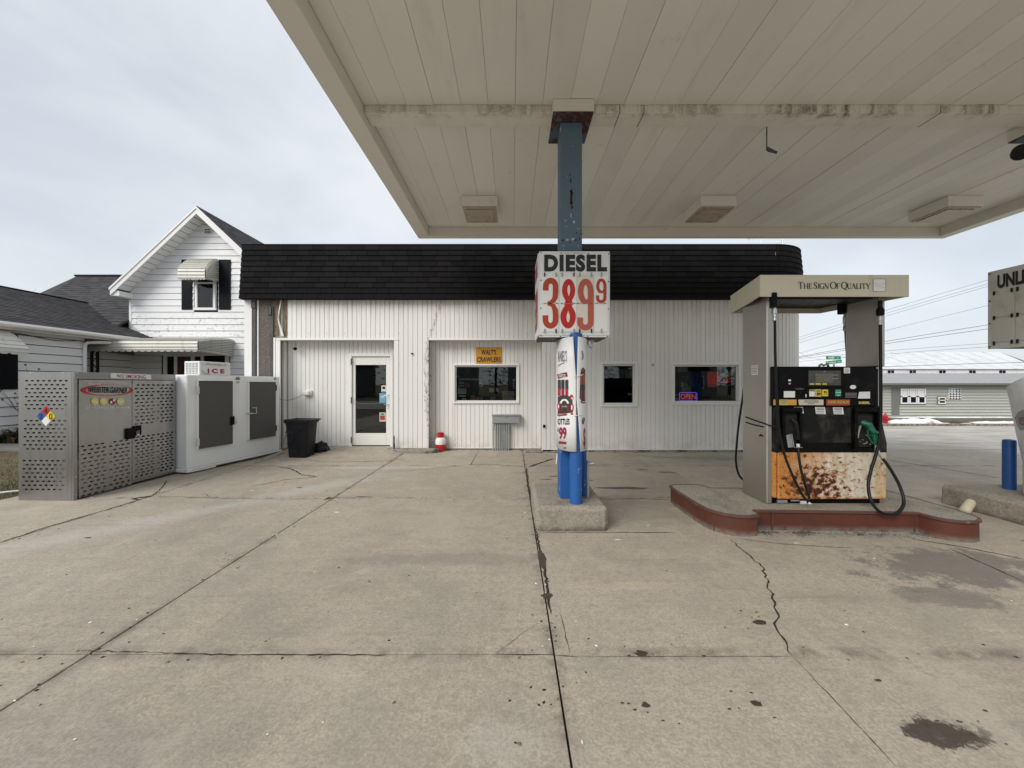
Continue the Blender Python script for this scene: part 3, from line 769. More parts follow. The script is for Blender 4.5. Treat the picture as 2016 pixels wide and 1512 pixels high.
HDR = (PX(688,YR), PX(774,YR), .04, PZ(697,YR))
zTop = 3.44
BK = .0225                                 # sheathing stands behind the ribs
wall_box(wall_mb, -5.9, xD0, 0, zTop, YF+BK, YF+BK+.1, [])
wall_box(wall_mb, xD0, xD1, zHead, zTop, YF+BK, YF+BK+.1, [])
wall_box(wall_mb, xD1, xW0, .05, zTop, YF+BK, YF+BK+.1, [])
wall_box(wall_mb, xW0, xW1, zHead, zTop, YF+BK, YF+BK+.1, [])
wall_box(wall_mb, xW1, 5.80, .05, zTop, YF+BK, YF+BK+.1, [HW2, HW3])
wall_box(wall_mb, xD0-.3, xD1+.02, .0, zHead+.12, YR+BK, YR+BK+.1, [HDR])
wall_box(wall_mb, xW0-.02, xW1+.02, .0, zHead+.12, YR+BK, YR+BK+.1, [HW1])
wall_mb.box(-5.9, -5.8, YF+BK+.1, 17.9, 0, zTop); wall_mb.box(6.86, 6.96, 9.65, 17.9, 0, zTop); wall_mb.box(-5.9, 6.96, 17.9, 18, 0, zTop)
wall = obj('wall', wall_mb, M['white_back'], store)
def rib(w, h):
    # one rolled rib: flat face, chamfered edges, a fold down into the joint
    def f(mb):
        p = [(0, .022), (0, .007), (.006, 0), (w-.0095, 0), (w-.0040, .006), (w-.0040, .022)]
        mb.loft([[(x, y, 0) for x, y in p], [(x, y, h) for x, y in p]])
    return f
def ribs(x0, x1, z0, z1, Y, holes=(), w=RIB):
    n = max(1, round((x1-x0)/w)); xs = {round(x0+(x1-x0)*k/n, 4) for k in range(n+1)}
    for h in holes:
        for e in (h[0], h[1]):
            if x0 < e < x1:
                xs = {x for x in xs if abs(x-e) > .03 or x in (round(x0,4), round(x1,4))} | {round(e, 4)}
    xs = sorted(xs)
    for a, b in zip(xs, xs[1:]):
        zs = [z0]
        for h in holes:
            if h[0]-1e-3 <= a and b <= h[1]+1e-3: zs += [h[2], h[3]]
        zs.append(z1)
        for c, d in zip(zs[::2], zs[1::2]):
            if d-c > .01: piece('plank', (round(b-a,3), round(d-c,3)), rib(round(b-a,3), d-c), M['white_rib'], wall, (a, Y, c))
Zt = 3.40
ribs(PX(566,YF), xD1+.10, zHead+.045, Zt, YF)
ribs(xD1+.10, xW0-.03, .063, Zt, YF)
ribs(xW0-.03, xW1+.09, zHead+.045, Zt, YF)
ribs(xW1+.09, 5.79, .063, Zt, YF, [HW2, HW3])
ribs(PX(567,YR), xD1, .09, zHead+.06, YR, [HDR])
ribs(xW0, xW1, .05, zHead+.06, YR, [HW1])
# the rounded corner: ribs set round the curve
rc, ccx, ccy = 1.10, 5.79, YF+1.10
nr = 17
mb = MB()
mb.loft([[(ccx+(rc-.035)*math.cos(R(-90+90*k/nr)), ccy+(rc-.035)*math.sin(R(-90+90*k/nr)), z) for k in range(nr+1)] for z in (.05, zTop)], False, False, closed=False)
obj('corner_backing', mb, M['white_back'], store)
for k in range(nr):
    a = R(-90+90*(k+.5)/nr); p = piece('plank', ('curve',), rib(RIB, Zt-.063), M['white_rib'], wall, (0,0,0), local=True)
    d = Vector((math.cos(a), math.sin(a), 0)); t = Vector((-d.y, d.x, 0))
    c = Vector((ccx, ccy, .063)) + d*rc - t*(RIB/2)
    p.rotation_euler = (0, 0, math.atan2(t.y, t.x)); p.location = c - root_org(wall)
# jambs, soffits and trim of the two recesses
mb = MB()
mb.box(xD0-.10, xD0, YF-.012, YF+.05, 0, zHead-.004, .004)                         # left jamb face
mb.box(xD0-.10, xD1+.10, YF-.014, YF+.05, zHead, zHead+.045, .004)
mb.box(xD1, xD1+.10, YF-.012, YF+.05, .06, zHead-.004, .004)
mb.box(PX(540,YF)-.01, xD0-.104, YF-.02, YF+.04, .0, zHead+.06, .004)
mb.box(xD0-.02, xD0-.002, YF+.052, YR+.03, 0, zHead-.004); mb.box(xD1+.002, xD1+.02, YF+.052, YR+.03, 0, zHead-.004)
mb.box(xD0, xD1, YF+.052, YR+.03, zHead+.003, zHead+.02)
obj('door_recess_trim', mb, M['white_trim'], store)
mb = MB()
mb.box(xW0-.03, xW1+.09, YF-.014, YF+.05, zHead, zHead+.045, .004)
mb.box(xW0, xW1, YF+.052, YR+.03, zHead+.003, zHead+.02)
mb.box(xW1, xW1+.088, YF-.012, YF+.05, .06, zHead-.004, .004); mb.box(xW1+.002, xW1+.02, YF+.052, YR+.03, 0, zHead-.004)
obj('window_recess_trim', mb, M['white_trim'], store)
mb = MB()
mb.box(xW0-.028, xW0, YF-.012, YF+.05, .06, zHead-.004, .004); mb.box(xW0-.02, xW0-.002, YF+.052, YR+.03, 0, zHead-.004)
obj('peeling_jamb', mb, M['torn_paint'], store, label='window recess jamb with peeling grimy paint')
# traces left by a creeper up the pier
def trace(pix, w, seed, amp=.03):
    pts = jag([(PX(x,8.49), PZ(y,8.49)) for x, y in pix], amp, .03, seed); rnd = random.Random(seed)
    obj('vine_trace', MB().ribbon(pts, [w*.6*rnd.uniform(.1,1.) for _ in pts], plane_y(YF-.0165)), M['vine'], store)
M['vine'] = pbr('vine', (.47,.44,.37), .9, var=.4, vs=30, bump=.5, bs=60)
trace([(868,590),(862,612),(855,636),(847,658),(843,672)], .035, 1); trace([(841,664),(838,700),(837,740),(838,775)], .03, 2); trace([(839,760),(838,800),(840,822),(845,832)], .035, 3, .05); trace([(836,690),(834,720),(838,745)], .012, 4)
trace([(866,600),(858,625),(850,650)], .012, 5, .06); trace([(900,592),(903,604),(897,615)], .010, 6, .04); trace([(958,592),(962,608),(970,618)], .009, 7, .05); trace([(935,590),(936,600)], .012, 8, .04); trace([(1000,592),(1004,606)], .010, 9, .04)
# screw heads of the sheets
for z in (.35, 1.15, 1.95, 2.62, 3.2):
    mb = MB()
    for k in range(34):
        x = -4.9+.402*k
        if x > 5.7 or (z < zHead and (xD0-.05 < x < xD1+.05 or xW0-.05 < x < xW1+.05)) or (HW2[0]-.1 < x < HW2[1]+.1 and HW2[2]-.1 < z < HW2[3]+.1) or (HW3[0]-.1 < x < HW3[1]+.1 and HW3[2]-.1 < z < HW3[3]+.1): continue
        mb.lathe_axis([(.008,0),(.007,.003),(.003,.005)], (x, YF, z), (0,-1,0), 6)
    o = obj('screw_heads', mb, M['galv'], store, kind='stuff')
# bottom starter strip and foundation
mb = MB(); mb.box(xW1, 5.80, YF-.014, YF+.03, .045, .0625, .003); mb.box(xD1+.1, xW0, YF-.014, YF+.03, .045, .0625, .003); mb.box(xW0+.01, xW1-.01, YR-.014, YR+.03, .035, .0485, .003)
obj('starter_strip', mb, M['white_trim'], store)
mb = MB(); mb.box(.98, 5.82, YF-.03, YF+.14, -.05, .044, .01)
for k in range(10):
    a0, a1 = R(-90+9*k), R(-90+9*(k+1)); r0, r1 = rc-.2, rc+.03
    mb.prism([(ccx+r0*math.cos(a0), ccy+r0*math.sin(a0)), (ccx+r1*math.cos(a0), ccy+r1*math.sin(a0)), (ccx+r1*math.cos(a1), ccy+r1*math.sin(a1)), (ccx+r0*math.cos(a1), ccy+r0*math.sin(a1))], 'z', -.15, .044)
mb.box(xD1-.02, xW0+.05, YF+.02, YF+.2, -.05, .049)
obj('foundation', mb, M['foundation'], store)
mb = MB(); rnd = random.Random(3)
for k in range(90):
    x = rnd.choice([rnd.uniform(xW0+.1, xW1), rnd.uniform(.7, 5.6), rnd.uniform(.5, 1.2)]); y = (YR if xW0 < x < xW1 else YF) - rnd.uniform(.02, .11); s = rnd.uniform(.008, .03)
    mb.box(x-s, x+s*1.4, y-s, y+s, -.002, s*rnd.uniform(.5, 1.2), s*.3)
rb = obj('rubble', mb, M['foundation'], store, kind='stuff')
mb = MB(); mb.box(PX(1035,8.5), PX(1068,8.5)-.02, 8.36, 8.72, -.02, .036, .012); obj('patch_block', mb, M['block_concrete'], store)

# parapet: ten courses of black shingles, wrapped round the corner
zM0, zM1, NC = PZ(588, 8.38), 4.565, 10
CH = (zM1-zM0)/NC
def my(z): return 8.36 + .10*(z-zM0)/(zM1-zM0)          # leans back a little
mb = MB()
mb.box(-5.93, 5.79, 8.45, 8.62, zM0+.01, zM1-.01)
mb.box(-5.93, 5.79, 8.37, 8.52, zM0-.006, zM0+.012)
mb.loft([[(5.79+r*math.cos(R(-90+6*k)), 9.56+r*math.sin(R(-90+6*k)), z) for k in range(16)] for r, z in ((1.19, zM0), (1.10, zM1-.01))], False, False, closed=False)
mb.loft([[(5.79+r*math.cos(R(-90+6*k)), 9.56+r*math.sin(R(-90+6*k)), zM0-.004) for k in range(16)] for r in (1.19, .95)], False, False, closed=False)
mb.box(6.84, 6.96, 9.56, 18, zM0, zM1-.01); mb.box(-5.93, -5.85, 8.62, 18, zM0, zM1-.01)
mansard = obj('mansard', mb, M['dark_gap'], store)
def shingle(w, lift):
    def f(mb):
        g = .0035
        mb.loft([[(g,-.012,0),(w-g,-.012,0),(w-g,.010,0),(g,.010,0)], [(g,.016+lift,CH*1.06),(w-g,.016+lift,CH*1.06),(w-g,.028,CH*1.06),(g,.028,CH*1.06)]])
    return f
rnd = random.Random(11); rest = MB(); n_single = 0
order = sorted(range(NC), key=lambda c: -c)
for c in order:
    z = zM0+c*CH; x = -5.93 - rnd.random()*.22
    while x < 5.79:
        w = rnd.choice([.26,.29,.33,.33,.33]); a, b = max(x, -5.93), min(x+w, 5.79); x += w
        if b-a < .03: continue
        yy = my(z)-.018-rnd.random()*.0015
        if n_single < 300:
            n_single += 1
            ww = round(b-a, 2)
            piece('shingle', (ww,), shingle(ww, .004), M['black_shingle'], mansard, (a, yy, z-.004))
        else:
            t = MB(); shingle(b-a, .004)(t); k0 = len(rest.v)
            rest.v += [(p[0]+a, p[1]+yy, p[2]+z-.004) for p in t.v]; rest.f += [tuple(k0+i for i in q) for q in t.f]
for c in range(NC):
    z = zM0+c*CH; aa = -90.0 + rnd.random()*6; prev = -90.0
    while prev < 2:
        nxt = min(aa, 4); r0 = 1.2-.10*c/NC+.022; r1 = r0-.026
        k = max(1, int((nxt-prev)/5)); g = .25
        angs = [prev+g+(nxt-prev-2*g)*i/k for i in range(k+1)]
        if nxt-prev > 1:
            top = CH*1.04
            o_ = [[(5.79+r*math.cos(R(a)), 9.56+r*math.sin(R(a)), zz) for a in angs] for r, zz in ((r0-.014, z-.004), (r0, z-.004), (r1, z+top), (r1-.014, z+top))]
            rest.loft(o_, False, False, closed=False)
        prev = nxt; aa = nxt + rnd.choice([8, 11, 13, 15])
        if nxt >= 4: break
r_ = obj('shingle_rows', rest, M['black_shingle'], mansard, kind='stuff')
mb = MB(); mb.box(-5.95, 5.79, 8.44, 8.66, zM1-.012, zM1+.012, .004)
mb.loft([[(5.79+r*math.cos(R(-90+6*k)), 9.56+r*math.sin(R(-90+6*k)), z) for k in range(16)] for r, z in ((1.12, zM1-.012), (1.12, zM1+.012), (.9, zM1+.012))], False, False, closed=False)
obj('parapet_cap', mb, M['black_shingle'], store)
mb = MB(); mb.box(-5.85, 6.84, 8.63, 18, 3.5, 3.6); obj('roof', mb, M['grey_tin'], store)
mb = MB(); mb.lathe([(.03,0),(.03,.95),(.12,.97),(.14,1.03),(.11,1.10),(.03,1.13)], (PX(1377,9.6), 9.6, 3.6), 14); obj('roof_vent', mb, M['galv'], store, smooth=True)
mb = MB(); mb.tube([(PX(1498,11), 11, 3.6), (PX(1498,11), 11, 5.9)], .018, 6); mb.tube([(PX(1540,11), 11, 3.6), (PX(1540,11), 11, 5.9)], .018, 6)
for k in range(4): mb.tube([(PX(1470+9*k,11), 10.8, 5.63+.03*k), (PX(1482+9*k,11), 11.2, 5.68+.03*k)], .006, 5)
mb.tube([(PX(1472,11), 11, 5.65), (PX(1500,11), 11, 5.76)], .008, 5)
obj('antenna', mb, M['alu'], store)

# stripped left bay: corner board, bare stud, weathered sheet, foam
mb = MB(); mb.box(PX(482,YF), PX(497,YF), YF-.02, YF+.03, 0, 3.40, .004); mb.box(PX(507,YF), PX(510,YF), YF-.02, YF+.03, 0, 3.36, .003)
obj('corner_board', mb, M['white_paint'], store)
mb = MB(); mb.box(PX(498,YF), PX(506,YF), YF-.045, YF+.02, 0, 3.18, .004); mb.box(PX(498,YF)-.002, PX(506,YF)+.006, YF-.07, YF-.02, 3.17, 3.43, .004)
mb.box(PX(532,YF), PX(539,YF), YF-.02, YF+.02, 0, 3.22, .004); mb.box(PX(529,YF), PX(536,YF), YF-.04, YF+.01, 3.02, 3.21, .004)
obj('bare_stud', mb, M['old_wood'], store)
mb = MB(); mb.box(PX(510.5,YF), PX(531.5,YF), YF+.0, YF+.03, 1.0, 3.38)
obj('weathered_sheet', mb, M['osb'], store)
mb = MB(); rnd = random.Random(5)
for (x0, x1, z0, z1) in ((531.5,552,3.05,3.38), (541,551,2.7,3.08), (540,548,2.56,2.72), (556,565,2.58,3.37), (515,530,3.2,3.39)):
    a, b = PX(x0,YF), PX(x1,YF); n = 6
    xs, zs = lin(a, b, n), lin(z0, z1, n); k0 = len(mb.v)
    mb.v += [(x, YF+.012-.02*abs(mn.noise(Vector((x*9, z*9, 1)))), z+.02*mn.noise(Vector((x*13, z*7, 4)))) for z in zs for x in xs]
    mb.f += [(k0+j*(n+1)+i, k0+j*(n+1)+i+1, k0+(j+1)*(n+1)+i+1, k0+(j+1)*(n+1)+i) for j in range(n) for i in range(n)]
obj('torn_foam', mb, M['foam'], store)
mb = MB(); mb.poly([(PX(553,YF), YF-.02, 3.36), (PX(556,YF), YF-.03, 3.36), (PX(551.5,YF), YF-.06, 2.95), (PX(560,YF), YF-.02, 2.56), (PX(554,YF), YF-.02, 2.56), (PX(550,YF), YF-.07, 2.93)])
obj('peeled_strip', mb, M['white_trim'], store)

# windows: frame (with sill and reveal), pane, stickers and papers
def window(h, Y, dep=.06, fr=.045, tr=.055, label=None):
    x0, x1, z0, z1 = h
    w = MB()
    for a, b, c, d in ((x0-tr, x1+tr, z1, z1+tr), (x0-tr, x1+tr, z0-tr, z0), (x0-tr, x0, z0, z1), (x1, x1+tr, z0, z1)):
        w.box(a, b, Y-.034, Y+.02, c, d, .008)
    f = obj('window', w, M['white_trim'], store, label=label)
    m = MB()
    for a, b, c, d in ((x0+.001, x1-.001, z1-fr, z1-.001), (x0+.001, x1-.001, z0+.001, z0+fr), (x0+.001, x0+fr, z0+fr, z1-fr), (x1-fr, x1-.001, z0+fr, z1-fr)):
        m.box(a, b, Y+.004+dep*.2, Y+dep+.04, c, d, .005)
    obj('frame', m, M['white_trim'], f)
    g = MB(); g.box(x0+fr-.003, x1-fr+.003, Y+dep, Y+dep+.006, z0+fr-.003, z1-fr+.003); obj('pane', g, M['glass'], f)
    return f
w1 = window(HW1, YR, .03, .028, .04, 'wide bait window with notices behind the glass')
w2 = window(HW2, YF, .07, .03, .055, 'narrow window')
w3 = window(HW3, YF, .04, .028, .055, 'window with neon and jackpot signs inside')
yi = YR+.045
mb = MB(); mp = plane_y(yi)
def wrect(mb, x0, x1, y0, y1, Y, m2): mb.rect(PX(x0,Y), PX(x1,Y), PZ(y1,Y), PZ(y0,Y), m2)
for q in ((902,918,765,775.5), (963,973,764,772), (976,981,763,771), (904,917,778,781), (910,918,784,787), (1009,1014,746,750), (1010,1012,751,766), (944,949,752,756), (944,949,758,761)): wrect(mb, *q, yi, mp)
obj('notice', mb, M['label_white'], w1)
mb = MB(); wrect(mb, 989, 1012, 770, 788, yi, mp); obj('notice', mb, M['label_cream'], w1)
mb = MB(); mp2 = plane_y(yi-.003); text(mb, 'CLOSED', PX(903,yi), PX(917,yi), PZ(770.5,yi), PZ(766.5,yi), mp2, .02)
obj('lettering', mb, M['ink_maroon'], w1)
mb = MB()
for k in range(5): mb.ribbon([(PX(992,yi), PZ(773.5+2.6*k,yi)), (PX(1006+(k*7) % 5,yi), PZ(772.6+2.6*k,yi))], .006, mp2)
obj('handwriting', mb, M['ink_grey'], w1)
mb = MB()
for q in ((901,925,745,748.5), (926,949,745,748.5), (902,914,752,756), (902,914,758,761)): wrect(mb, *q, yi+.25, plane_y(yi+.25))
wrect(mb, 938, 944, 781, 787, yi+.2, plane_y(yi+.2)); wrect(mb, 946, 950, 781, 787, yi+.2, plane_y(yi+.2)); wrect(mb, 965, 975, 781, 788, yi+.2, plane_y(yi+.2))
obj('shelf_label', mb, M['galv'], w1)
mb = MB(); wrect(mb, 926, 936, 779, 788, yi+.2, plane_y(yi+.2)); obj('carton', mb, M['label_tan'], w1)
mb = MB(); wrect(mb, 915, 925, 754, 763, yi+.2, plane_y(yi+.2)); obj('packet', mb, M['label_red'], w1)
mb = MB(); rnd = random.Random(2); yc = yi+.012
for k in range(13):                                    # cobweb strands and a dead fern behind the glass
    a = R(150+16*k) if k < 6 else R(185+11*k)
    mb.tube([(PX(975,yc), yc, PZ(722,yc)), (PX(975,yc)+.42*math.cos(R(195+12*k)), yc, PZ(722,yc)+.38*math.sin(R(195+12*k)))], .0013, 4)
for r in (.16,.23,.30): mb.tube([(PX(975,yc)+r*math.cos(R(200+12*k)), yc, PZ(722,yc)+r*math.sin(R(200+12*k))) for k in range(13)], .0011, 4)
for k in range(16):
    x, z = PX(915+rnd.random()*6,yc), PZ(727+rnd.random()*5,yc); mb.tube([(x,yc,z), (x+rnd.uniform(-.06,.12), yc+.02, z+rnd.uniform(-.07,.05))], .0022, 4)
obj('cobweb', mb, M['ink_grey'], w1)
yo = YF+.075
mb = MB(); mp = plane_y(yo)
wrect(mb, 1236, 1243, 774, 778, YF+.09, plane_y(YF+.09)); wrect(mb, 1237, 1243, 725, 726.5, YF+.09, plane_y(YF+.09))
obj('notice', mb, M['label_white'], w2)
mb = MB(); wrect(mb, 1441, 1447, 779, 785, yo-.012, plane_y(yo-.012)); wrect(mb, 1330.5, 1334, 777, 779, yo-.012, plane_y(yo-.012)); wrect(mb, 1330.5, 1334, 783, 787, yo-.012, plane_y(yo-.012))
obj('sticker', mb, M['label_white'], w3)
mb = MB(); wrect(mb, 1442.5, 1445.5, 780, 783.5, yo-.015, plane_y(yo-.015)); obj('lettering', mb, M['ink'], w3)
# OPEN neon
neon_sign = thing('neon_sign', 'small OPEN neon sign in red letters with a blue tube border in the window corner', 'neon sign', (PX(1356,8.62), 8.62, PZ(788,8.62)))
yn = 8.60
mb = MB(); x0, x1, z0, z1 = PX(1337.5,yn), PX(1372,yn), PZ(789,yn), PZ(773,yn)
def rrect(x0, x1, z0, z1, r, n=5):
    o = []
    for cx, cz, a in ((x1-r, z1-r, 0), (x0+r, z1-r, 90), (x0+r, z0+r, 180), (x1-r, z0+r, 270)): o += arc(cx, cz, r, r, a, a+90, n)
    return o
loop = rrect(x0, x1, z0, z1, .03); mb.tube([(x, yn, z) for x, z in loop+loop[:1]], .0048, 6, False); obj('border_tube', mb, M['neon_blue'], neon_sign)
mb = MB(); text(mb, 'OPEN', x0+.03, x1-.03, z0+.04, z1-.035, plane_y(yn-.002), -.015); obj('lettering', mb, M['neon_red'], neon_sign)
mb = MB(); mb.box(x0-.01, x1+.01, yn+.01, yn+.02, z0-.01, z1+.01, .004); obj('backing', mb, M['ink_purple'], neon_sign)
jack = thing('jackpot_sign', 'dim red and green jackpot panel reading MILLION twice behind the window glass', 'sign', (PX(1418,8.66), 8.66, PZ(761,8.66)))
yj = 8.66
mb = MB(); mb.box(PX(1391,yj), PX(1443,yj), yj, yj+.03, PZ(763,yj), PZ(731,yj), .004); obj('cabinet', mb, M['ink'], jack)
mb = MB(); wrect(mb, 1392.5, 1415.5, 732, 762, yj-.003, plane_y(yj-.003)); obj('red_panel', mb, M['lit_red'], jack)
mb = MB(); wrect(mb, 1417.5, 1442, 732.5, 741, yj-.003, plane_y(yj-.003)); obj('green_panel', mb, M['lit_green'], jack)
mb = MB()
for a, b, s in ((1394, 1414, 'MILLION'), (1420, 1440, 'MILLION')): text(mb, s, PX(a,yj), PX(b,yj), PZ(760.5,yj), PZ(757,yj), plane_y(yj-.006), .01)
obj('lettering', mb, M['galv'], jack)
mb = MB(); text(mb, '230', PX(1420,yj), PX(1440,yj), PZ(754,yj), PZ(744,yj), plane_y(yj-.006)); text(mb, '183', PX(1397,yj), PX(1413,yj), PZ(755,yj), PZ(746,yj), plane_y(yj-.006)); obj('digits', mb, M['lit_digit'], jack)

# dim room behind the windows
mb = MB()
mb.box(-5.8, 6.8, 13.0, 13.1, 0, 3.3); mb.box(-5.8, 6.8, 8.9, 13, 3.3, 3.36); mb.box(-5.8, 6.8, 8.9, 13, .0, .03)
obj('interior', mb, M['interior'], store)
for k, x in enumerate((-2.6, -1.1, .3, 2.2, 4.2)):
    mb = MB()
    for z in (.5, .95, 1.4, 1.85): mb.box(x, x+1.2, 10.2, 10.6, z, z+.03)
    mb.box(x, x+1.2, 10.6, 10.63, .03, 2.1)
    rnd = random.Random(k)
    sh = thing('shop_shelf', 'dim shop shelving with goods inside the store, ' + ('behind the entrance door', 'behind the left half of the bait window', 'behind the right half of the bait window', 'behind the narrow window', 'behind the neon sign window')[k], 'shelf', (x, 10.4, .03), group='shelves inside the store')
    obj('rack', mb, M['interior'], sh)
    mb = MB()
    for z in (.53, .98, 1.43):
        xx = x+.05
        while xx < x+1.1:
            w, hh = rnd.uniform(.06,.16), rnd.uniform(.12,.32); mb.box(xx, xx+w, 10.22, 10.4, z, z+hh); xx += w+.02
    obj('goods', mb, M['shelf_mix'], sh)

# glazed entrance door
dY = YR+.005
door = MB()
for a, b, c, d in ((688,693.5,697,879), (768.5,774,697,879), (693.5,768.5,697,702)): door.box(PX(a,YR), PX(b,YR), YR-.03, YR+.06, PZ(d,YR), PZ(c,YR), .005)
door_o = obj('door', door, M['white_trim'], store, label='glazed entrance door')
mb = MB()
for a, b, c, d in ((694,699.5,702.5,876.5), (760,767.5,702.5,876.5), (699.6,759.9,702.5,718.5), (699.6,759.9,853,876.5)): mb.box(PX(a,YR), PX(b,YR), YR+.005, YR+.05, PZ(d,YR), PZ(c,YR), .004)
obj('leaf', mb, M['fixture'], door_o)
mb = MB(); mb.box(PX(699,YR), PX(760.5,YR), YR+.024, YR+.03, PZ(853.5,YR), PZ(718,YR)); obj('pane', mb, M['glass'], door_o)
mb = MB(); mb.tube([(PX(765,YR), YR+.0, PZ(777.5,YR)), (PX(764,YR), YR-.05, PZ(777.5,YR)), (PX(757,YR), YR-.06, PZ(779.5,YR)), (PX(755.6,YR), YR-.06, PZ(785,YR)), (PX(756,YR), YR-.06, PZ(792,YR)), (PX(758,YR), YR-.06, PZ(795.5,YR)), (PX(764,YR), YR-.05, PZ(796.5,YR)), (PX(765,YR), YR+.0, PZ(796.5,YR))], .010, 8)
obj('handle', mb, M['alu'], door_o, smooth=True)
mb = MB(); mb.lathe_axis([(.014,0),(.014,.012),(.008,.014)], (PX(763.5,YR), YR+.005, PZ(803,YR)), (0,-1,0)); mb.box(PX(700,YR), PX(759,YR), YR+.05, YR+.075, PZ(796,YR), PZ(794,YR), .004); obj('push_bar', mb, M['alu'], door_o)
for z in (712, 788, 866):
    mb = MB(); mb.tube([(PX(692.8,YR), YR-.035, PZ(z+6,YR)), (PX(692.8,YR), YR-.035, PZ(z-6,YR))], .012, 8); obj('hinge', mb, M['iron'], door_o)
yd = YR+.020
mb = MB(); wrect(mb, 751, 759.8, 759, 772, yd, plane_y(yd)); obj('sticker', mb, M['label_white'], door_o)
mb = MB(); wrect(mb, 752.5, 758.5, 761, 766, yd-.003, plane_y(yd-.003)); wrect(mb, 752.5, 758.5, 769.8, 771, yd-.003, plane_y(yd-.003)); obj('sticker_print', mb, M['ink'], door_o)
mb = MB(); wrect(mb, 747, 759.8, 774, 793, yd, plane_y(yd)); obj('sticker', mb, M['label_blue'], door_o)
mb = MB(); wrect(mb, 749, 757, 779.5, 780.6, yd-.003, plane_y(yd-.003)); wrect(mb, 749, 757, 782.5, 783.4, yd-.003, plane_y(yd-.003)); obj('sticker_print', mb, M['label_white'], door_o)
mb = MB(); wrect(mb, 747, 759.6, 812, 830, yd, plane_y(yd)); obj('sticker', mb, M['label_cream'], door_o)
mb = MB(); wrect(mb, 748.5, 757.5, 818.5, 826.5, yd-.003, plane_y(yd-.003)); obj('sticker_print', mb, M['label_red'], door_o)
mb = MB(); mb.disc(PX(753,yd), PZ(815.5,yd), .035, .024, plane_y(yd-.004)); obj('sticker_print', mb, M['label_green'], door_o)
mb = MB(); mb.box(PX(809.5,8.49), PX(813.5,8.49), 8.47, 8.5, PZ(697.5,8.49), PZ(695,8.49), .003); mb.box(PX(1284,8.49), PX(1287,8.49), 8.47, 8.5, PZ(719.5,8.49), PZ(717.5,8.49), .003); mb.box(PX(1069,8.48), PX(1073.5,8.48), 8.46, 8.49, PZ(842,8.48), PZ(836,8.48), .004)
obj('wall_hook', mb, M['iron'], store)

# things fixed to or standing by the store front
ys = YR-.012
walt = thing('bait_sign', "amber sign reading WALT'S CRAWLERS in dark letters above the bait window", 'sign', (PX(962.5,ys), ys, PZ(716,ys)))
mb = MB(); mb.box(PX(937,ys), PX(988,ys), ys-.008, ys, PZ(716,ys), PZ(684,ys), .003); obj('board', mb, M['amber_sign'], walt)
mb = MB(); mp = plane_y(ys-.012)
text(mb, "WALT'S", PX(947.5,ys), PX(977,ys), PZ(698.5,ys), PZ(688.5,ys), mp, .035, 1.06); text(mb, 'CRAWLERS', PX(939,ys), PX(986,ys), PZ(712.8,ys), PZ(702.8,ys), mp, .035, 1.06)
obj('lettering', mb, M['ink_purple'], walt)
mb = MB()
for x in (945, 980): mb.lathe_axis([(.010,0),(.010,.006),(.004,.009)], (PX(x,ys), ys-.008, PZ(686,ys)), (0,-1,0), 8)
obj('screw', mb, M['iron'], walt)
ub = thing('utility_box', 'grey metal wiring trough with eight conduits below the bait window', 'utility box', (PX(985,YR), YR-.07, .0))
mb = MB(); mb.box(PX(969,8.6), PX(1023,8.6), 8.595, 8.745, PZ(833,8.6), PZ(819,8.6), .006); obj('trough', mb, M['galv'], ub)
mb = MB(); mb.box(PX(968,8.58), PX(1024.5,8.58), 8.575, 8.748, PZ(818.6,8.58), PZ(816.5,8.58), .004); mb.box(PX(992,8.58), PX(997,8.58), 8.572, 8.58, PZ(820,8.58), PZ(818.5,8.58)); obj('lid', mb, M['galv'], ub)
for k in range(8):
    x = PX(971.8+4.22*k, 8.66)
    mb = MB(); mb.lathe([(.0165,0),(.0165,PZ(847,8.66)),(.022,PZ(847,8.66)),(.022,PZ(843.5,8.66)),(.017,PZ(843.5,8.66)),(.017,PZ(841,8.66)),(.024,PZ(841,8.66)),(.024,PZ(838,8.66)),(.017,PZ(838,8.66)),(.017,PZ(833,8.66)+.004)], (x, 8.66, 0), 10)
    obj('conduit', mb, M['galv'], ub, smooth=True)
jug = thing('drink_cooler', 'red and white drink jug with a red cap on the ground below the bait window', 'drink jug', (PX(867.5,8.6), 8.6, 0))
c = (PX(867.5,8.6), 8.6, .005)
mb = MB(); mb.lathe([(.10,0),(.112,.01),(.116,.15),(.116,.152)], c, 22); obj('body', mb, M['jug_red'], jug, smooth=True)
mb = MB(); mb.lathe([(.117,.152),(.117,.23),(.108,.27),(.075,.30),(.07,.302)], c, 22); obj('shoulder', mb, M['jug_white'], jug, smooth=True)
mb = MB(); mb.lathe([(.072,.302),(.072,.335),(.06,.345),(.058,.36),(.075,.375),(.075,.405),(.05,.415)], c, 18); obj('cap', mb, M['jug_red'], jug, smooth=True)
mb = MB(); mb.tube([(c[0]+.085*math.cos(R(a)), 8.6-.03, .345+.075*math.sin(R(a))) for a in range(0, 181, 15)], .010, 6); obj('handle', mb, M['jug_red'], jug, smooth=True)
ks = MB(); pts = [(-2.72,8.50),(-2.76,8.42),(-2.66,8.33),(-2.40,8.29),(-1.95,8.28),(-1.66,8.33),(-1.60,8.42),(-1.66,8.50)]
ks.loft([[(x,y,0) for x,y in pts], [(x,y,.06) for x,y in pts], [(x*.97-.065,8.5+(y-8.5)*.86,.085) for x,y in pts]])
solo('kerb_stone', ks, M['foundation'], 'low broken concrete kerb stone at the foot of the wall between door and bait window', 'kerb stone')
ob_ = thing('outlet_box', 'small grey weatherproof outlet box on the wall left of the door', 'outlet box', (PX(605,YR), YR, PZ(778,YR)))
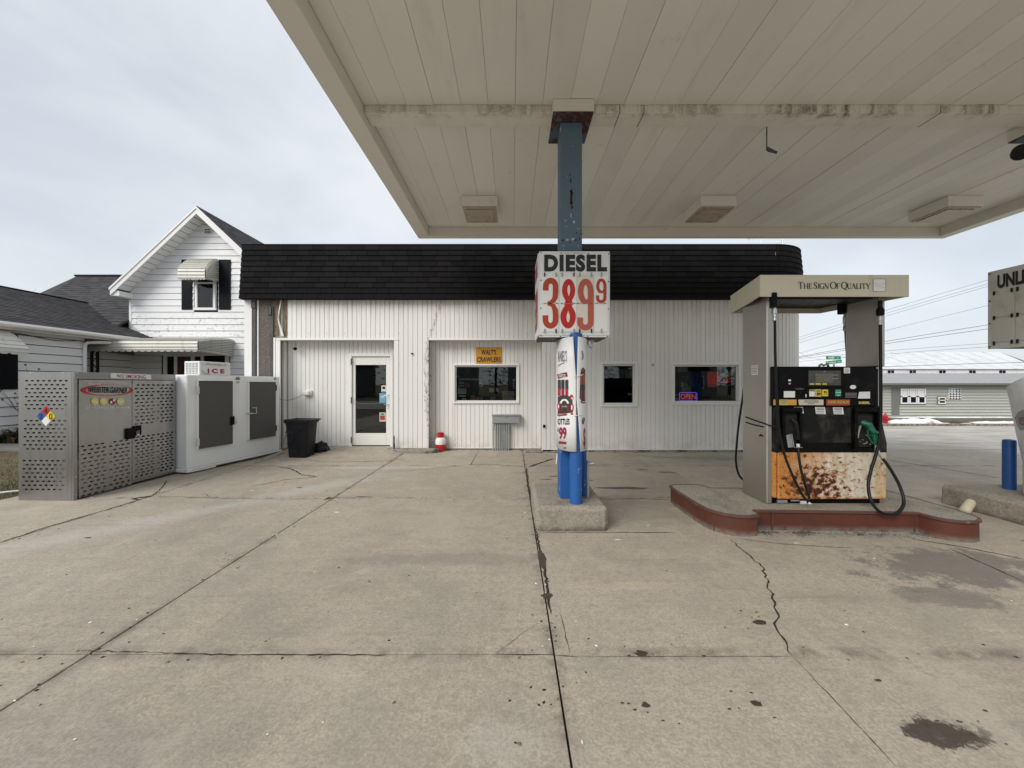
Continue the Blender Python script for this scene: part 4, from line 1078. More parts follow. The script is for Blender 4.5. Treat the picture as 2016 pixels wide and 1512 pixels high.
mb = MB(); mb.box(PX(598,8.72), PX(611,8.72), 8.655, 8.745, PZ(778,8.72), PZ(769.5,8.72), .012); mb.box(PX(608,8.73), PX(614,8.73), 8.70, 8.747, PZ(779,8.73), PZ(768.5,8.73), .008); obj('cover', mb, M['fixture'], ob_)
cord = MB()
p0, p3 = Vector((PX(547,8.25), 8.25, PZ(784.5,8.25))), Vector((PX(599,8.68), 8.68, PZ(774,8.68)))
cord.tube([p0.lerp(p3, t)+Vector((0,0,-.085*4*t*(1-t))) for t in lin(0,1,16)], .0065, 6)
solo('extension_cord', cord, M['ink_grey'], 'thin grey cord sagging from the outlet box to the ice freezer', 'cord')
bl = thing('bare_bulb', 'dark bulb fixture hanging from the top of the door recess', 'light fixture', (PX(581,8.62), 8.62, zHead))
mb = MB(); mb.tube([(PX(581,8.62), 8.62, zHead+.004), (PX(581,8.62), 8.62, PZ(682,8.62))], .006, 6); obj('stem', mb, M['iron'], bl)
mb = MB(); mb.lathe([(.01,.03),(.035,.02),(.04,.0),(.03,-.03),(.012,-.045)], (PX(581,8.62), 8.62, PZ(686,8.62)), 12); obj('bulb', mb, M['pump_black'], bl, smooth=True)
mb = MB(); mb.lathe([(.018,0),(.02,.10),(.012,.18),(.014,.28),(.006,.32)], (PX(776,8.42), 8.42, .05), 7); solo('iron_stake', mb, M['iron'], 'short rusty stake by the right foot of the entrance', 'stake')
# bin, bags and scraps by the freezer end
bin_ = thing('trash_bin', 'tall black plastic bin with a flared lid beside the ice freezer', 'bin', (PX(594,7.95), 7.95, 0), R(-6)); bin_.scale = (.86, .80, 1)
def rr3(x0, x1, y0, y1, r, z): return [(x, y, z) for x, y in rrect(x0, x1, y0, y1, r, 4)]
mb = MB(); mb.loft([rr3(-.22,.22,-.19,.19,.05,.0), rr3(-.225,.225,-.195,.195,.05,.02), rr3(-.265,.265,-.225,.225,.06,.50), rr3(-.28,.28,-.24,.24,.06,.71)])
obj('body', mb, M['black_plastic'], bin_, local=True, smooth=True)
mb = MB(); mb.loft([rr3(-.30,.30,-.26,.26,.06,.70), rr3(-.31,.315,-.27,.27,.06,.73), rr3(-.305,.375,-.265,.265,.05,.775), rr3(-.285,.345,-.245,.245,.05,.78), rr3(-.265,.275,-.225,.225,.05,.735)], True, True)
obj('rim', mb, M['black_plastic'], bin_, local=True, smooth=True)
mb = MB(); mb.tube([(-.26,-.243,.52), (-.1,-.244,.53), (-.06,-.244,.50), (-.05,-.240,.36), (-.1,-.232,.30), (-.23,-.226,.28)], .008, 5); mb.tube([(.24,-.242,.60),(.12,-.243,.56),(.08,-.242,.52)], .008, 5); mb.tube([(.21,-.212,.22),(.10,-.214,.24),(.07,-.208,.18),(.07,-.19,.05)], .008, 5)
obj('moulding', mb, M['black_plastic'], bin_, local=True, smooth=True)
def lump(name, c, r, mat, label, cat, seed, n=16, rough=.3):
    mb = MB(); rings = []
    for j in range(9):
        ph = R(10*j); ring = []
        for k in range(n):
            a = 2*math.pi*k/n; d = Vector((math.cos(a)*math.cos(ph), math.sin(a)*math.cos(ph), math.sin(ph)))
            s = 1+rough*mn.noise(d*2+Vector((seed,0,0)))+rough*.6*mn.noise(d*5+Vector((0,seed,0)))
            ring.append((c[0]+r[0]*d.x*s, c[1]+r[1]*d.y*s, c[2]+r[2]*d.z*s))
        rings.append(ring)
    mb.loft(rings); return solo(name, mb, mat, label, cat, smooth=True)
lump('rubbish_bag', (PX(629,8.3), 8.3, .02), (.20,.17,.22), M['bag'], 'slumped black rubbish bag behind the black bin', 'bag', 3)
mb = MB(); mb.tube([(PX(636,8.3), 8.25, .02), (PX(648,8.35), 8.32, .035), (PX(660,8.5), 8.5, .08)], [.012,.02,.008], 6); solo('rag', mb, M['bag'], 'twisted black rag lying along the foot of the recess wall', 'rag')
mb = MB(); mb.tube([(PX(554,8.45), 8.45, .02), (PX(567,8.6), 8.6, .55)], .016, 7); solo('leaning_pipe', mb, M['galv'], 'thin grey pipe leaning behind the black bin', 'pipe')
mb = MB(); mb.box(PX(551,8.35), PX(561,8.35), 8.3, 8.45, .0, .10, .01); solo('scrap_block', mb, M['foam'], 'small brown scrap block between freezer and bin', 'scrap')
# ------------------------------------------------------------------ fuel canopy
ZS, ZB = 4.507, 4.33
CXL, CXR, CYN, CYF = -1.80, 8.40, 1.03, 7.49
canopy = thing('fuel_canopy', 'large flat cream fuel canopy with panelled soffit and stained cross beam', 'canopy', (3.3, 4.26, ZB))
mb = MB()
mb.box(CXL+.20, CXR-.20, CYN+.13, CYF-.13, ZS+.028, 4.90)
obj('deck', mb, M['dark_gap'], canopy)
for nm, q in (('left', (CXL, CXL+.20, CYN, CYF)), ('right', (CXR-.20, CXR, CYN, CYF)), ('far', (CXL+.20, CXR-.20, CYF-.125, CYF)), ('near', (CXL+.20, CXR-.20, CYN, CYN+.125))):
    mb = MB(); mb.box(q[0], q[1], q[2]+(0 if nm in ('left','right') else .002), q[3]-(0 if nm in ('left','right') else .002), ZB, 4.96, .006); obj('fascia', mb, M['canopy_trim'], canopy)
mb = MB()
mb.box(CXL-.022, CXL-.002, CYN-.02, CYF+.02, ZB+.012, ZB+.05); mb.box(CXR+.002, CXR+.022, CYN-.02, CYF+.02, ZB+.012, ZB+.05); mb.box(CXL, CXR, CYF+.002, CYF+.02, ZB+.012, ZB+.05); mb.box(CXL, CXR, CYN-.02, CYN-.002, ZB+.012, ZB+.05)
mb.box(CXL-.03, CXR+.03, CYN-.03, CYF+.03, 4.962, 4.985)
obj('drip_edge', mb, M['gutter'], canopy)
xs = [CXL+.203] + [-1.427+.2925*k for k in range(33)] + [CXR-.203]
xs = [x for x in xs if x <= CXR-.2]
rnd = random.Random(4)
for (y0, y1) in ((CYN+.128, 4.143), (4.379, CYF-.128)):
    for a, b in zip(xs, xs[1:]):
        L, w = round(y1-y0, 3), round(b-a, 4)
        o = piece('panel', (w, L), lambda m, w=w, L=L: m.box(.0012, w-.0012, .003, L-.003, 0, .022, .0022), M['soffit'], canopy, (a, y0, ZS+rnd.uniform(-.003,.003)))
        o.rotation_euler = (0, rnd.uniform(-.006,.006), 0)
mb = MB(); mb.box(CXL+.204, CXR-.204, 4.146, 4.376, 4.425, ZS+.04, .006); obj('beam', mb, M['beam'], canopy)
for x in (1.60, 2.05, 4.75, 7.05):
    pass
mb = MB()
for x, s in ((PX(1500/2.016+520,4.2), 0), (1.16, .10), (4.62, .10)):
    mb.box(x, x+.006, 4.144, 4.378, 4.4225, 4.50)
obj('beam_joint', mb, M['dark_gap'], canopy)
mb = MB(); x = PX(1510,4.38); mb.box(x-.006, x+.006, 4.382, 4.386, PZ(294,4.38), 4.44); mb.poly([(x-.008,4.382,PZ(290,4.38)), (x+.01,4.382,PZ(288,4.38)), (x+.1,4.36,PZ(298,4.36)), (x+.098,4.36,PZ(303,4.36)), (x+.01,4.38,PZ(299,4.38)), (x-.006,4.382,PZ(296,4.38))])
mb.tube([(x-.004,4.383,PZ(292,4.38)), (x+.05,4.375,PZ(297,4.38)), (x+.1,4.36,PZ(301,4.36))], .014, 6)
solo('dangling_strap', mb, M['rust_blue'], 'bent dark rusty strap dangling from the canopy cross beam', 'strap')
lamp_x = (-.52, 3.295, 7.23)
lights = [('square box light under the canopy, leftmost of the three', 0), ('square box light under the canopy, middle one right of the blue post', 1), ('square box light under the canopy nearest the right end', 2)]
proto = None
for lab, k in lights:
    if proto is None:
        proto = thing('canopy_light', lab, 'light', (lamp_x[0], 6.43, ZS-.19), group='box lights under the canopy')
        x = lamp_x[0]
        mb = MB(); mb.box(x-.285, x+.285, 6.12, 6.74, ZS-.17, ZS-.003, .006); obj('housing', mb, M['fixture'], proto)
        mb = MB(); mb.box(x-.27, x+.27, 6.14, 6.725, ZS-.19, ZS-.171, .004); obj('door_frame', mb, M['lens_brown'], proto)
        mb = MB(); mb.box(x-.22, x+.22, 6.19, 6.67, ZS-.205, ZS-.191, .004); obj('lens', mb, M['lens_brown'], proto)
    else:
        dup(proto, (lamp_x[k]-lamp_x[0], 0, 0), lab)

# ------------------------------------------------------------------ canopy posts, their bases and the price signs
bA = MB(); bA.box(.24, .985, 3.92, 4.90, -.03, .247, .03)
solo('concrete_base', bA, M['block_concrete'], 'rough concrete block under the blue post with the DIESEL sign', 'concrete base', 'concrete bases under the canopy posts', bevel=.012)
bB = MB(); bB.box(5.42, 6.75, 3.70, 4.88, -.03, .235, .03)
solo('concrete_base', bB, M['block_concrete'], 'long concrete block at the right edge with the lone blue bollard on it', 'concrete base', 'concrete bases under the canopy posts', bevel=.012)
def canopy_post(cx, cy, zb, label):
    p = thing('canopy_post', label, 'post', (cx, cy, zb), group='posts carrying the canopy')
    m = MB(); m.box(cx-.12, cx+.12, cy-.125, cy+.125, zb, 2.06, .006); obj('lower_column', m, M['blue_bright'], p)
    m = MB(); m.box(cx-.1195, cx+.1195, cy-.1245, cy+.1245, 2.062, 4.36, .008); obj('upper_column', m, M['blue_faded'], p, label='faded grey-blue upper column with rust chips')
    m = MB(); m.box(cx-.121, cx+.121, cy-.1262, cy+.1262, 3.93, 3.936); obj('weld_seam', m, M['blue_faded'], p)
    m = MB(); m.box(cx-.215, cx+.215, cy-.275, cy+.255, 4.36, 4.374, .003); obj('top_plate', m, M['rust_blue'], p)
    m = MB(); m.box(cx-.218, cx+.218, cy-.278, cy+.258, 4.3745, 4.503, .004); obj('cap_box', m, M['canopy_trim'], p)
    return p
pA = canopy_post(.647, 4.325, .247, 'blue square post carrying the DIESEL sign and white banners')
for (x, y, r) in ((.674, 4.055, .066), (.80, 4.33, .04), (.66, 4.60, .066)):
    mb = MB(); mb.lathe([(r,.247),(r,2.02),(r*.8,2.035)], (x, y, 0), 18); obj('guard_pipe', mb, M['blue_bright'], pA, smooth=True)
mb = MB(); mb.box(.82, .845, 4.20, 4.24, .25, .66, .004); mb.lathe_axis([(.02,0),(.02,.05),(.012,.07)], (.845, 4.22, .62), (1,-.3,.2), 8); obj('conduit', mb, M['galv'], pA)
def flake(par, x, z, rx, rz, m, seed, Y):
    o = Vector((seed*3.7, 0, 0)); pts = []
    for k in range(40):
        a = 2*math.pi*k/40; d = Vector((math.cos(a), math.sin(a), 0)); r = 1+.5*mn.noise(d*1.6+o)+.45*mn.noise(d*5+o)
        pts.append((x+rx*r*d.x, Y, z+rz*r*d.y))
    b = MB(); b.v = [(x, Y, z)]+pts; b.f = [(0, 1+k, 1+(k+1) % 40) for k in range(40)]; obj('paint_chip', b, m, par)
M['rust_dark'] = pbr('rust_dark', (.055,.018,.012), .9, var=.4, vs=30, bump=.5, bs=60)
M['primer'] = pbr('primer', (.50,.48,.43), .8, var=.2, vs=20)
Yc = 4.325-.1265
for k, (px_, py_, rx, rz) in enumerate(((1124.5,390,.011,.085),(1125,378,.016,.03),(1123.5,355,.008,.03),(1126,408,.011,.02),(1122,345,.007,.012),(1125,400,.018,.016),(1108,473,.012,.012),(1133,472,.016,.010),(1141,470,.008,.012),(1122,477,.006,.01),(1144,460,.007,.008),(1135,459,.008,.008))):
    flake(pA, PX(px_,Yc), PZ(py_,Yc), rx, rz, M['rust_dark'], k+1, Yc)
for k, (px_, py_, rx, rz) in enumerate(((1117,472,.018,.012),(1128,471,.022,.012),(1113,434,.008,.008),(1115,446,.006,.006),(1130,437,.012,.016),(1128,288,.007,.004),(1109,484,.006,.010),(1138,484,.005,.012),(1103.6,255,.006,.03),(1124,424,.008,.02),(1110,490,.007,.005))):
    flake(pA, PX(px_,Yc), PZ(py_,Yc), rx, rz, M['primer'], k+31, Yc-.001)
pB = canopy_post(6.12, 4.325, .235, 'blue canopy post at the right edge of the picture behind the UNLEADED sign')
fl = thing('flood_lamp', 'dark round flood lamp under the top of the right canopy post', 'lamp', (5.93, 4.4, 4.2))
mb = MB(); mb.lathe_axis([(.02,-.10),(.07,-.09),(.085,0),(.08,.02)], (PX(2011,4.45), 4.45, PZ(300,4.45)), (-.5,-.5,-.5), 16); obj('head', mb, M['iron'], fl, smooth=True)
mb = MB(); mb.tube([(PX(2016,4.45), 4.47, PZ(296,4.45)), (6.0, 4.45, 4.24), (6.01, 4.45, 4.22)], .018, 8); obj('arm', mb, M['iron'], fl)
bo = thing('bollard', 'blue steel bollard standing on the right concrete block', 'bollard', (6.0, 4.64, .235))
mb = MB(); mb.lathe([(.057,0),(.057,.565),(.054,.578)], (6.0, 4.64, .235), 26); obj('pipe', mb, M['blue_bollard'], bo, smooth=True)
mb = MB(); mb.lathe([(.055,.578),(.054,.590),(.03,.598),(.01,.600)], (6.0, 4.64, .235), 26); obj('cap', mb, M['blue_bollard'], bo, smooth=True)
mb = MB(); o_ = Vector((PX(1910,4.30), 4.72, .02)); q_ = Vector((PX(1929,4.36), 4.62, .145))
mb = MB(); a_, b_ = Vector((5.20, 4.42, .035)), Vector((5.335, 4.47, .125))
mb.lathe_axis([(.012,-.02),(.04,-.008),(.048,.02),(.046,(b_-a_).length-.02),(.04,(b_-a_).length+.008),(.012,(b_-a_).length+.02)], a_, b_-a_, 12)
solo('plastic_cap', mb, M['label_cream'], 'pale oblong plastic cap lying against the right concrete block', 'scrap', smooth=True)

YS = 4.06
sign = thing('price_sign', 'white DIESEL price box showing 3 8 9 and small 9 on the blue post', 'price sign', (.66, 4.33, 2.0))
sx0, sx1, sz0, sz1 = .288, 1.030, 1.995, 2.902
SXp = lambda u: PX(1030+u/7.56, YS)
SZp = lambda v: PZ(480+v/7.56, YS)
mb = MB(); mb.box(sx0+.004, sx1-.004, YS+.02, 4.60, sz0+.004, sz1-.004, .004); obj('cabinet', mb, M['iron'], sign)
mb = MB(); mb.box(sx0, sx1, YS, YS+.018, sz0+.02, sz1, .003); mb.box(sx0, sx1, YS+.003, YS+.03, sz0, sz0+.018, .003); obj('face_panel', mb, M['sign_white'], sign)
mb = MB(); mb.box(sx0-.012, sx0+.002, YS+.03, 4.59, sz0+.02, sz1-.01, .003); obj('side_panel', mb, M['sign_white'], sign)
mb = MB(); mb.box(sx1-.002, sx1+.012, YS+.03, 4.59, sz0+.02, sz1-.01, .003); obj('side_panel', mb, M['sign_white'], sign)
SP = plane_y(YS-.004)
mb = MB(); text(mb, 'DIESEL', SXp(312), SXp(1247), SZp(415), SZp(160), SP, .058, 1.16); obj('lettering', mb, M['ink'], sign)
mb = MB(); text(mb, 'SIGNS', SXp(750), SXp(830), SZp(143), SZp(130), SP); mb.rect(SXp(595), SXp(930), SZp(140), SZp(136), SP); obj('small_print', mb, M['ink_grey'], sign)
def card(x0, x1, y0, y1, m):
    k = MB(); k.box(SXp(x0), SXp(x1), YS-.008, YS-.001, SZp(y1), SZp(y0), .002); obj('number_card', k, m, sign)
for x0, x1, m in ((280,528,'card'), (543,795,'card'), (799,1048,'card_old'), (1055,1258,'card')):
    card(x0, x1, 468, 889, M[m]); card(x0, x1, 897, 1312, M[m])
U = 1/7.56*YS/F                              # one zoomed pixel, in metres
DP = lambda u, v: (SXp(u), YS-.0105, SZp(v))
def seg(mb, pts, w): mb.ribbon(pts, w, DP)
d3 = MB()
t3 = arc(405, 640, 76, 88, 180, 360, 14)
up = [(333,698),(335,640)] + [(a, b) for a, b in arc(408, 640, 73, 88, 180, 360, 16)] + [(481,720),(474,800),(448,850),(405,872),(360,880)]
seg(d3, up, [84]*2+[82+4*math.sin(math.pi*i/16) for i in range(17)]+[84,80,72,48,32])
lo = [(360,905),(405,906),(446,925),(474,985),(481,1060),(481,1120)] + [(a, b) for a, b in arc(405, 1130, 76, 92, 0, 180, 16)] + [(329,1100),(328,1066)]
seg(d3, lo, [34,46,68,80,84,84]+[84]*17+[86,86]); obj('digit', d3, M['digit_brick'], sign)
d8 = MB()
DP8 = lambda u, v: (SXp(u), YS-.0105, SZp(v))
def oval(mb, cx, cy, rx, ry, wx, pin):
    """upper or lower loop of the 8: thick flanks, drawn in towards the waist"""
    n = 36; outr, inn = [], []
    for k in range(n):
        a = 2*math.pi*k/n; c, s = math.cos(a), math.sin(a)
        f = 1-.30*max(0, s*pin)**1.5
        outr.append((cx+rx*c*f, cy+ry*s)); g = 1-.75*max(0, s*pin)**1.2
        inn.append((cx+wx-3+(rx*.22)*c*g, cy+(ry*.48)*s-6*pin))
    b = len(mb.v); mb.v += [tuple(DP8(*p)) for p in outr+inn]
    mb.f += [(b+k, b+(k+1) % n, b+n+(k+1) % n, b+n+k) for k in range(n)]
oval(d8, 674, 706, 98, 180, 6, 1); oval(d8, 666, 1078, 115, 183, 4, -1); mbq = d8
DP9 = lambda u, v: (SXp(u), YS-.0118, SZp(v))
d8.poly([DP9(632,845), DP9(716,845), DP9(740,889), DP9(610,889)]); d8.poly([DP9(606,898), DP9(738,898), DP9(712,945), DP9(626,945)])
obj('digit', d8, M['digit_red'], sign)
def nine(cx, cy, rx, ry, w, stem_y, hook_y, hx):
    m = MB(); seg(m, arc(cx, cy, rx, ry, 40, 325, 26), [w*(.55 if i < 3 else (.75 if i < 6 else 1)) for i in range(27)])
    DQ = lambda u, v: (SXp(u), YS-.0118, SZp(v))
    m.ribbon(arc(cx, cy, rx, ry, 322, 360, 5)+[(cx+rx, stem_y)] + arc(hx, hook_y, cx+rx-hx, (cx+rx-hx)*1.02, 0, 180, 14) + [(2*hx-cx-rx+2, hook_y-62*w/76)], w, DQ)
    return m
obj('digit', nine(928, 715, 74, 150, 84, 1090, 1168, 923), M['digit_faded'], sign)
obj('digit', nine(1160, 632, 53, 90, 46, 770, 808, 1158), M['digit_brick'], sign)
for (x, y0, y1) in [(x, a, b) for x in (318,487,578,753,838,1012,1160) for a, b in ((432,492), (1268,1330))]:
    mb = MB(); mb.box(SXp(x-9), SXp(x+9), YS-.02, YS-.009, SZp(y1), SZp(y0), .002); obj('clip', mb, M['galv'] if (x*7+y0) % 3 else M['iron'], sign)
mb = MB()
for x, y in ((265,126),(566,138),(968,149),(1270,150),(263,543),(1270,562),(262,957),(1265,971),(264,1365),(555,1378),(957,1378),(1256,1378)):
    mb.lathe_axis([(.0065,0),(.0065,.004),(.003,.006)], (SXp(x), YS, SZp(y)), (0,-1,0), 8)
for x in (325,500,575,755,815,1010,1095,1215): mb.lathe_axis([(.006,0),(.006,.004)], (SXp(x), YS-.008, SZp(888)), (0,-1,0), 8)
obj('bolt', mb, M['iron'], sign)
mb = MB(); mpx = lambda u, v: (sx0-.0155, u, v)
text(mb, '389', 4.56, 4.12, 2.08, 2.55, mpx, .03); obj('side_digits', mb, M['digit_brick'], sign)
mb = MB(); text(mb, 'DIESEL', 4.56, 4.12, 2.66, 2.84, mpx, .04); obj('side_lettering', mb, M['label_red'], sign)
mb = MB(); mb.lathe_axis([(.03,-.07),(.03,.05),(.012,.07)], (PX(1157,4.15), 4.15, PZ(672,4.15)), (1,.2,.1), 10); mb.lathe_axis([(.022,0),(.02,.06),(.01,.075)], (PX(1160,4.12), 4.12, PZ(673,4.12)), (.3,-.2,-1), 8); obj('junction_box', mb, M['galv'], sign)

# second price box, its UNLEADED side turned to the camera
s2x, s2y0, s2y1, s2z0, s2z1 = 5.69, 3.90, 4.60, 1.915, 2.835
sign2 = thing('price_sign', 'grey weathered UNLEADED price box with empty number holders at the right edge', 'price sign', (6.06, 4.25, s2z0))
mb = MB(); mb.box(s2x+.02, 6.42, s2y0+.004, s2y1-.004, s2z0+.004, s2z1-.004, .004); obj('cabinet', mb, M['iron'], sign2)
mb = MB(); mb.box(s2x, s2x+.018, s2y0, s2y1, s2z0, s2z1, .003); obj('face_panel', mb, M['sign_grey'], sign2)
Q2 = lambda off: (lambda u, v: (s2x-off, s2y1-u*(s2y1-s2y0), s2z0+v*(s2z1-s2z0)))
mb = MB(); text(mb, 'UNLEADED', .135, .93, .76, .935, Q2(.004), .045, 1.0); obj('lettering', mb, M['ink'], sign2)
for k in range(3):
    for z0, z1 in ((.08, .385), (.40, .70)):
        a = .07+.30*k; q0 = Q2(0)(a, z0); q1 = Q2(0)(a+.285, z1)
        mb = MB(); mb.box(s2x-.008, s2x-.001, q1[1], q0[1], q0[2], q1[2], .003); obj('number_holder', mb, M['card_worn'], sign2)
for u in (.10,.33,.40,.64):
    for v in (.07,.395,.71):
        p = Q2(.012)(u, v); mb = MB(); mb.box(p[0]-.006, p[0]+.004, p[1]-.010, p[1]+.010, p[2]-.024, p[2]+.024, .003); obj('clip', mb, M['iron'], sign2)
mb = MB()
for u, v in ((.03,.97),(.03,.62),(.03,.33),(.03,.03),(.5,.97)):
    p = Q2(0)(u, v); mb.lathe_axis([(.008,0),(.008,.005)], p, (-1,0,0), 8)
obj('bolt', mb, M['iron'], sign2)

# ------------------------------------------------------------------ banners wrapped round the posts
def wrap(cx, cy, a, b, ph0, ph1):
    """a bowed sheet: ph in degrees round the ellipse, 270 = towards the camera"""
    return lambda ph: (cx+a*math.cos(R(ph)), cy+b*math.sin(R(ph)))
def banner(cx, cy, a, b, edge_ph, side, z_edges, name_mat, parent):
    n = 26; m = MB(); rings = []
    for k in range(n+1):
        f = k/n; zb, zt, ph_b, ph_m, ph_t = z_edges(f)
        rings.append([(ph, z) for ph, z in ((ph_b, zb), ((ph_b+ph_m)/2, zb+(zt-zb)*.25), (ph_m, zb+(zt-zb)*.45), (ph_m, zb+(zt-zb)*.62), ((ph_m+ph_t)/2, zb+(zt-zb)*.8), (ph_t, zt))])
    out = [[(cx+a*math.cos(R(p)), cy+b*math.sin(R(p)), z) for p, z in r] for r in rings]
    m.loft(out, False, False, closed=False)
    o = obj('sheet', m, name_mat, parent, smooth=True)
    md = o.modifiers.new('thick', 'SOLIDIFY'); md.thickness = .003
    return o
bcx, bcy, ba, bb = .66, 4.255, .166, .285
def ph_of(pixel, lo, hi):
    """where on the wrapped sheet the sight line of that photo pixel lands"""
    g = lambda ph: CX+F*(bcx+ba*math.cos(R(ph)))/(bcy+bb*math.sin(R(ph)))
    lo2 = min((lo+(hi-lo)*k/120 for k in range(121)), key=g); hi2 = max((lo+(hi-lo)*k/120 for k in range(121)), key=g)
    for _ in range(40):
        m = (lo2+hi2)/2
        if g(m) < pixel: lo2 = m
        else: hi2 = m
    return (lo2+hi2)/2
def fill(mb, pts, fn, du=1.2):
    """a convex patch laid on a curved sheet, in narrow upright strips"""
    us = [p[0] for p in pts]; u0, u1 = min(us), max(us); n = max(1, int((u1-u0)/du))
    def span(u):
        v = []
        for a, b in zip(pts, pts[1:]+pts[:1]):
            if abs(a[0]-b[0]) < 1e-9:
                if abs(a[0]-u) < 1e-6: v += [a[1], b[1]]
            elif min(a[0],b[0])-1e-6 <= u <= max(a[0],b[0])+1e-6: v.append(a[1]+(b[1]-a[1])*(u-a[0])/(b[0]-a[0]))
        return min(v), max(v)
    for k in range(n):
        a, b = u0+(u1-u0)*k/n, u0+(u1-u0)*(k+1)/n; (a0, a1), (b0, b1) = span(a), span(b)
        mb.poly([fn(a,a0), fn(b,b0), fn(b,b1), fn(a,a1)])
def BP(off, lo, hi):
    def f(u, v):
        ph = ph_of(u, lo, hi); y = bcy+bb*math.sin(R(ph))
        return (bcx+(ba+off)*math.cos(R(ph)), bcy+(bb+off)*math.sin(R(ph)), PZ(v, y))
    return f
banA = thing('banner', 'white drinks banner with bottle picture wrapped round the left of the blue post', 'banner', (.6, 4.1, .80), group='banners wrapped round the DIESEL post')
gA = lambda p: ph_of(p, 200, 300)
banner(bcx, bcy, ba, bb, 0, 0, lambda f: (.80-.0*f, 1.99-.02*f, gA(1135)-f*(gA(1135)-150), gA(1134.5)-f*(gA(1134.5)-150), gA(1128.5)-f*(gA(1128.5)-150)), M['banner'], banA)
L1, L2 = BP(.004, 180, 275), BP(.0065, 180, 275)
mb = MB(); text(mb, "ANIEL'S", 1098.6, 1116, 712, 690, L1, .012, 1.05); obj('lettering', mb, M['ink_grey'], banA)
mb = MB(); mb.ribbon([(1099,721),(1104,717),(1112,714)], 1.2, L1); text(mb, 'OTTLES', 1098.6, 1121.5, 836, 824, L1, .03); mb.ribbon([(1109.5,882),(1115,882)], 1.4, L1)
mb.poly([L1(1109,882), L1(1111,880.2), L1(1111,883.8)]); mb.poly([L1(1115.5,882), L1(1113.5,880.2), L1(1113.5,883.8)]); obj('lettering', mb, M['ink'], banA)
mb = MB(); mb.ribbon([(1098.2,741.5),(1104,740),(1110,738.3),(1117,737)], 9, L1)
text(mb, '99', 1101, 1115.5, 865, 841, L1, .04); mb.rect(1098.4, 1099.9, 850, 843, L1); mb.ribbon([(1100.5,871),(1108,871.8),(1115,872.4)], 5.2, L1); obj('price_print', mb, M['ink_maroon'], banA)
mb = MB(); text(mb, 'VARIETIES', 1100.2, 1114, 743.2, 736.8, L2, .01); obj('lettering', mb, M['banner'], banA)
mb = MB(); fill(mb, [(1098.6,781),(1108,778),(1118,778),(1127,786),(1128,812),(1112,814),(1098.6,815)], L1)
for x in (1101.5, 1108.5, 1116): mb.rect(x-3, x+3, 767, 748, L1)
for x in (1101.5, 1108.5, 1116): mb.rect(x-2, x+2, 749.5, 747.5, L1)
obj('bottle_print', mb, M['bottle_dark'], banA)
mb = MB()
for x in (1101.5, 1108.5, 1116): mb.rect(x-2.6, x+2.6, 779, 765, L2)
mb.disc(1125, 782, 3.6, 5, L2, 16); mb.disc(1101, 800, 3, 9, L2, 16); mb.disc(1126, 802, 3, 9, L2, 16); mb.rect(1106, 1119, 808, 798, L2); mb.ribbon([(1098.6,816),(1101,818),(1112,816.5),(1128,814.5)], 3.4, L2)
obj('bottle_print', mb, M['bottle_red'], banA)
L3 = BP(.009, 180, 275)
mb = MB(); mb.ring(1112, 796, 7, 9, 3.6, L3, 16, 190, 350); mb.disc(1126.5,784,1.4,2.2,L3,10); mb.disc(1101,800,1.2,4,L3,10); mb.disc(1126,802,1.3,5,L3,10)
text(mb, 'HARD', 1108, 1117, 801.5, 799, L3); obj('bottle_print', mb, M['banner'], banA)
banB = thing('banner', 'white drinks banner with orange bottle picture wrapped round the right of the blue post', 'banner', (.75, 4.1, .80), group='banners wrapped round the DIESEL post')
gB = lambda p: ph_of(p, 255, 350)
banner(bcx, bcy, ba, bb, 0, 0, lambda f: (.80, 1.99-.03*f, gB(1143)+f*(395-gB(1143)), gB(1135.5)+f*(395-gB(1135.5)), gB(1138)+f*(395-gB(1138))), M['banner_grey'], banB)
K1, K2 = BP(.004, 262, 350), BP(.0065, 262, 350)
mb = MB(); text(mb, '6P', 1145.2, 1151.2, 835, 822, K1, .02); obj('lettering', mb, M['ink'], banB)
mb = MB(); text(mb, '$', 1148.3, 1152.2, 884, 842, K1, .02); mb.ribbon([(1143,790),(1146,793),(1152,793)], 2.4, K1); obj('price_print', mb, M['ink_maroon'], banB)
mb = MB(); fill(mb, [(1141.5,755),(1143,728),(1148,723),(1151.6,728),(1151.6,790),(1145,790),(1141,784)], K1); obj('bottle_print', mb, M['bottle_dark'], banB)
mb = MB(); mb.rect(1142.6, 1145.6, 757, 738, K2); mb.rect(1147, 1150.5, 757, 738, K2); mb.rect(1143, 1151, 786, 768, K2); mb.rect(1143.5, 1147.5, 731, 726, K2); obj('bottle_print', mb, M['bottle_orange'], banB)
mb = MB(); mb.ribbon([(1145.5,691),(1147.5,700),(1146,708)], 2.5, K1); obj('emblem_print', mb, M['ink_grey'], banB)
for zz, nm in ((741,0), (818,1)):
    K = BP(.008, 200, 345); mb = MB(); mb.tube([K(1130,zz+1), K(1135,zz), K(1141,zz-1), K(1147,zz-4 if nm == 0 else zz)], .004, 5)
    solo('cable_tie', mb, M['label_white'], 'thin white tie holding the two banners together, upper' if nm == 0 else 'thin white tie holding the two banners together, lower', 'cable tie', 'ties on the banners')
mb = MB(); mb.tube([(PX(1097,4.2), 4.2, PZ(893,4.2)), (PX(1096,4.2), 4.19, PZ(903,4.2)), (PX(1094.5,4.2), 4.19, PZ(913,4.2))], .006, 5); solo('loose_tie', mb, M['label_white'], 'loose white tie end hanging below the left banner', 'cable tie')
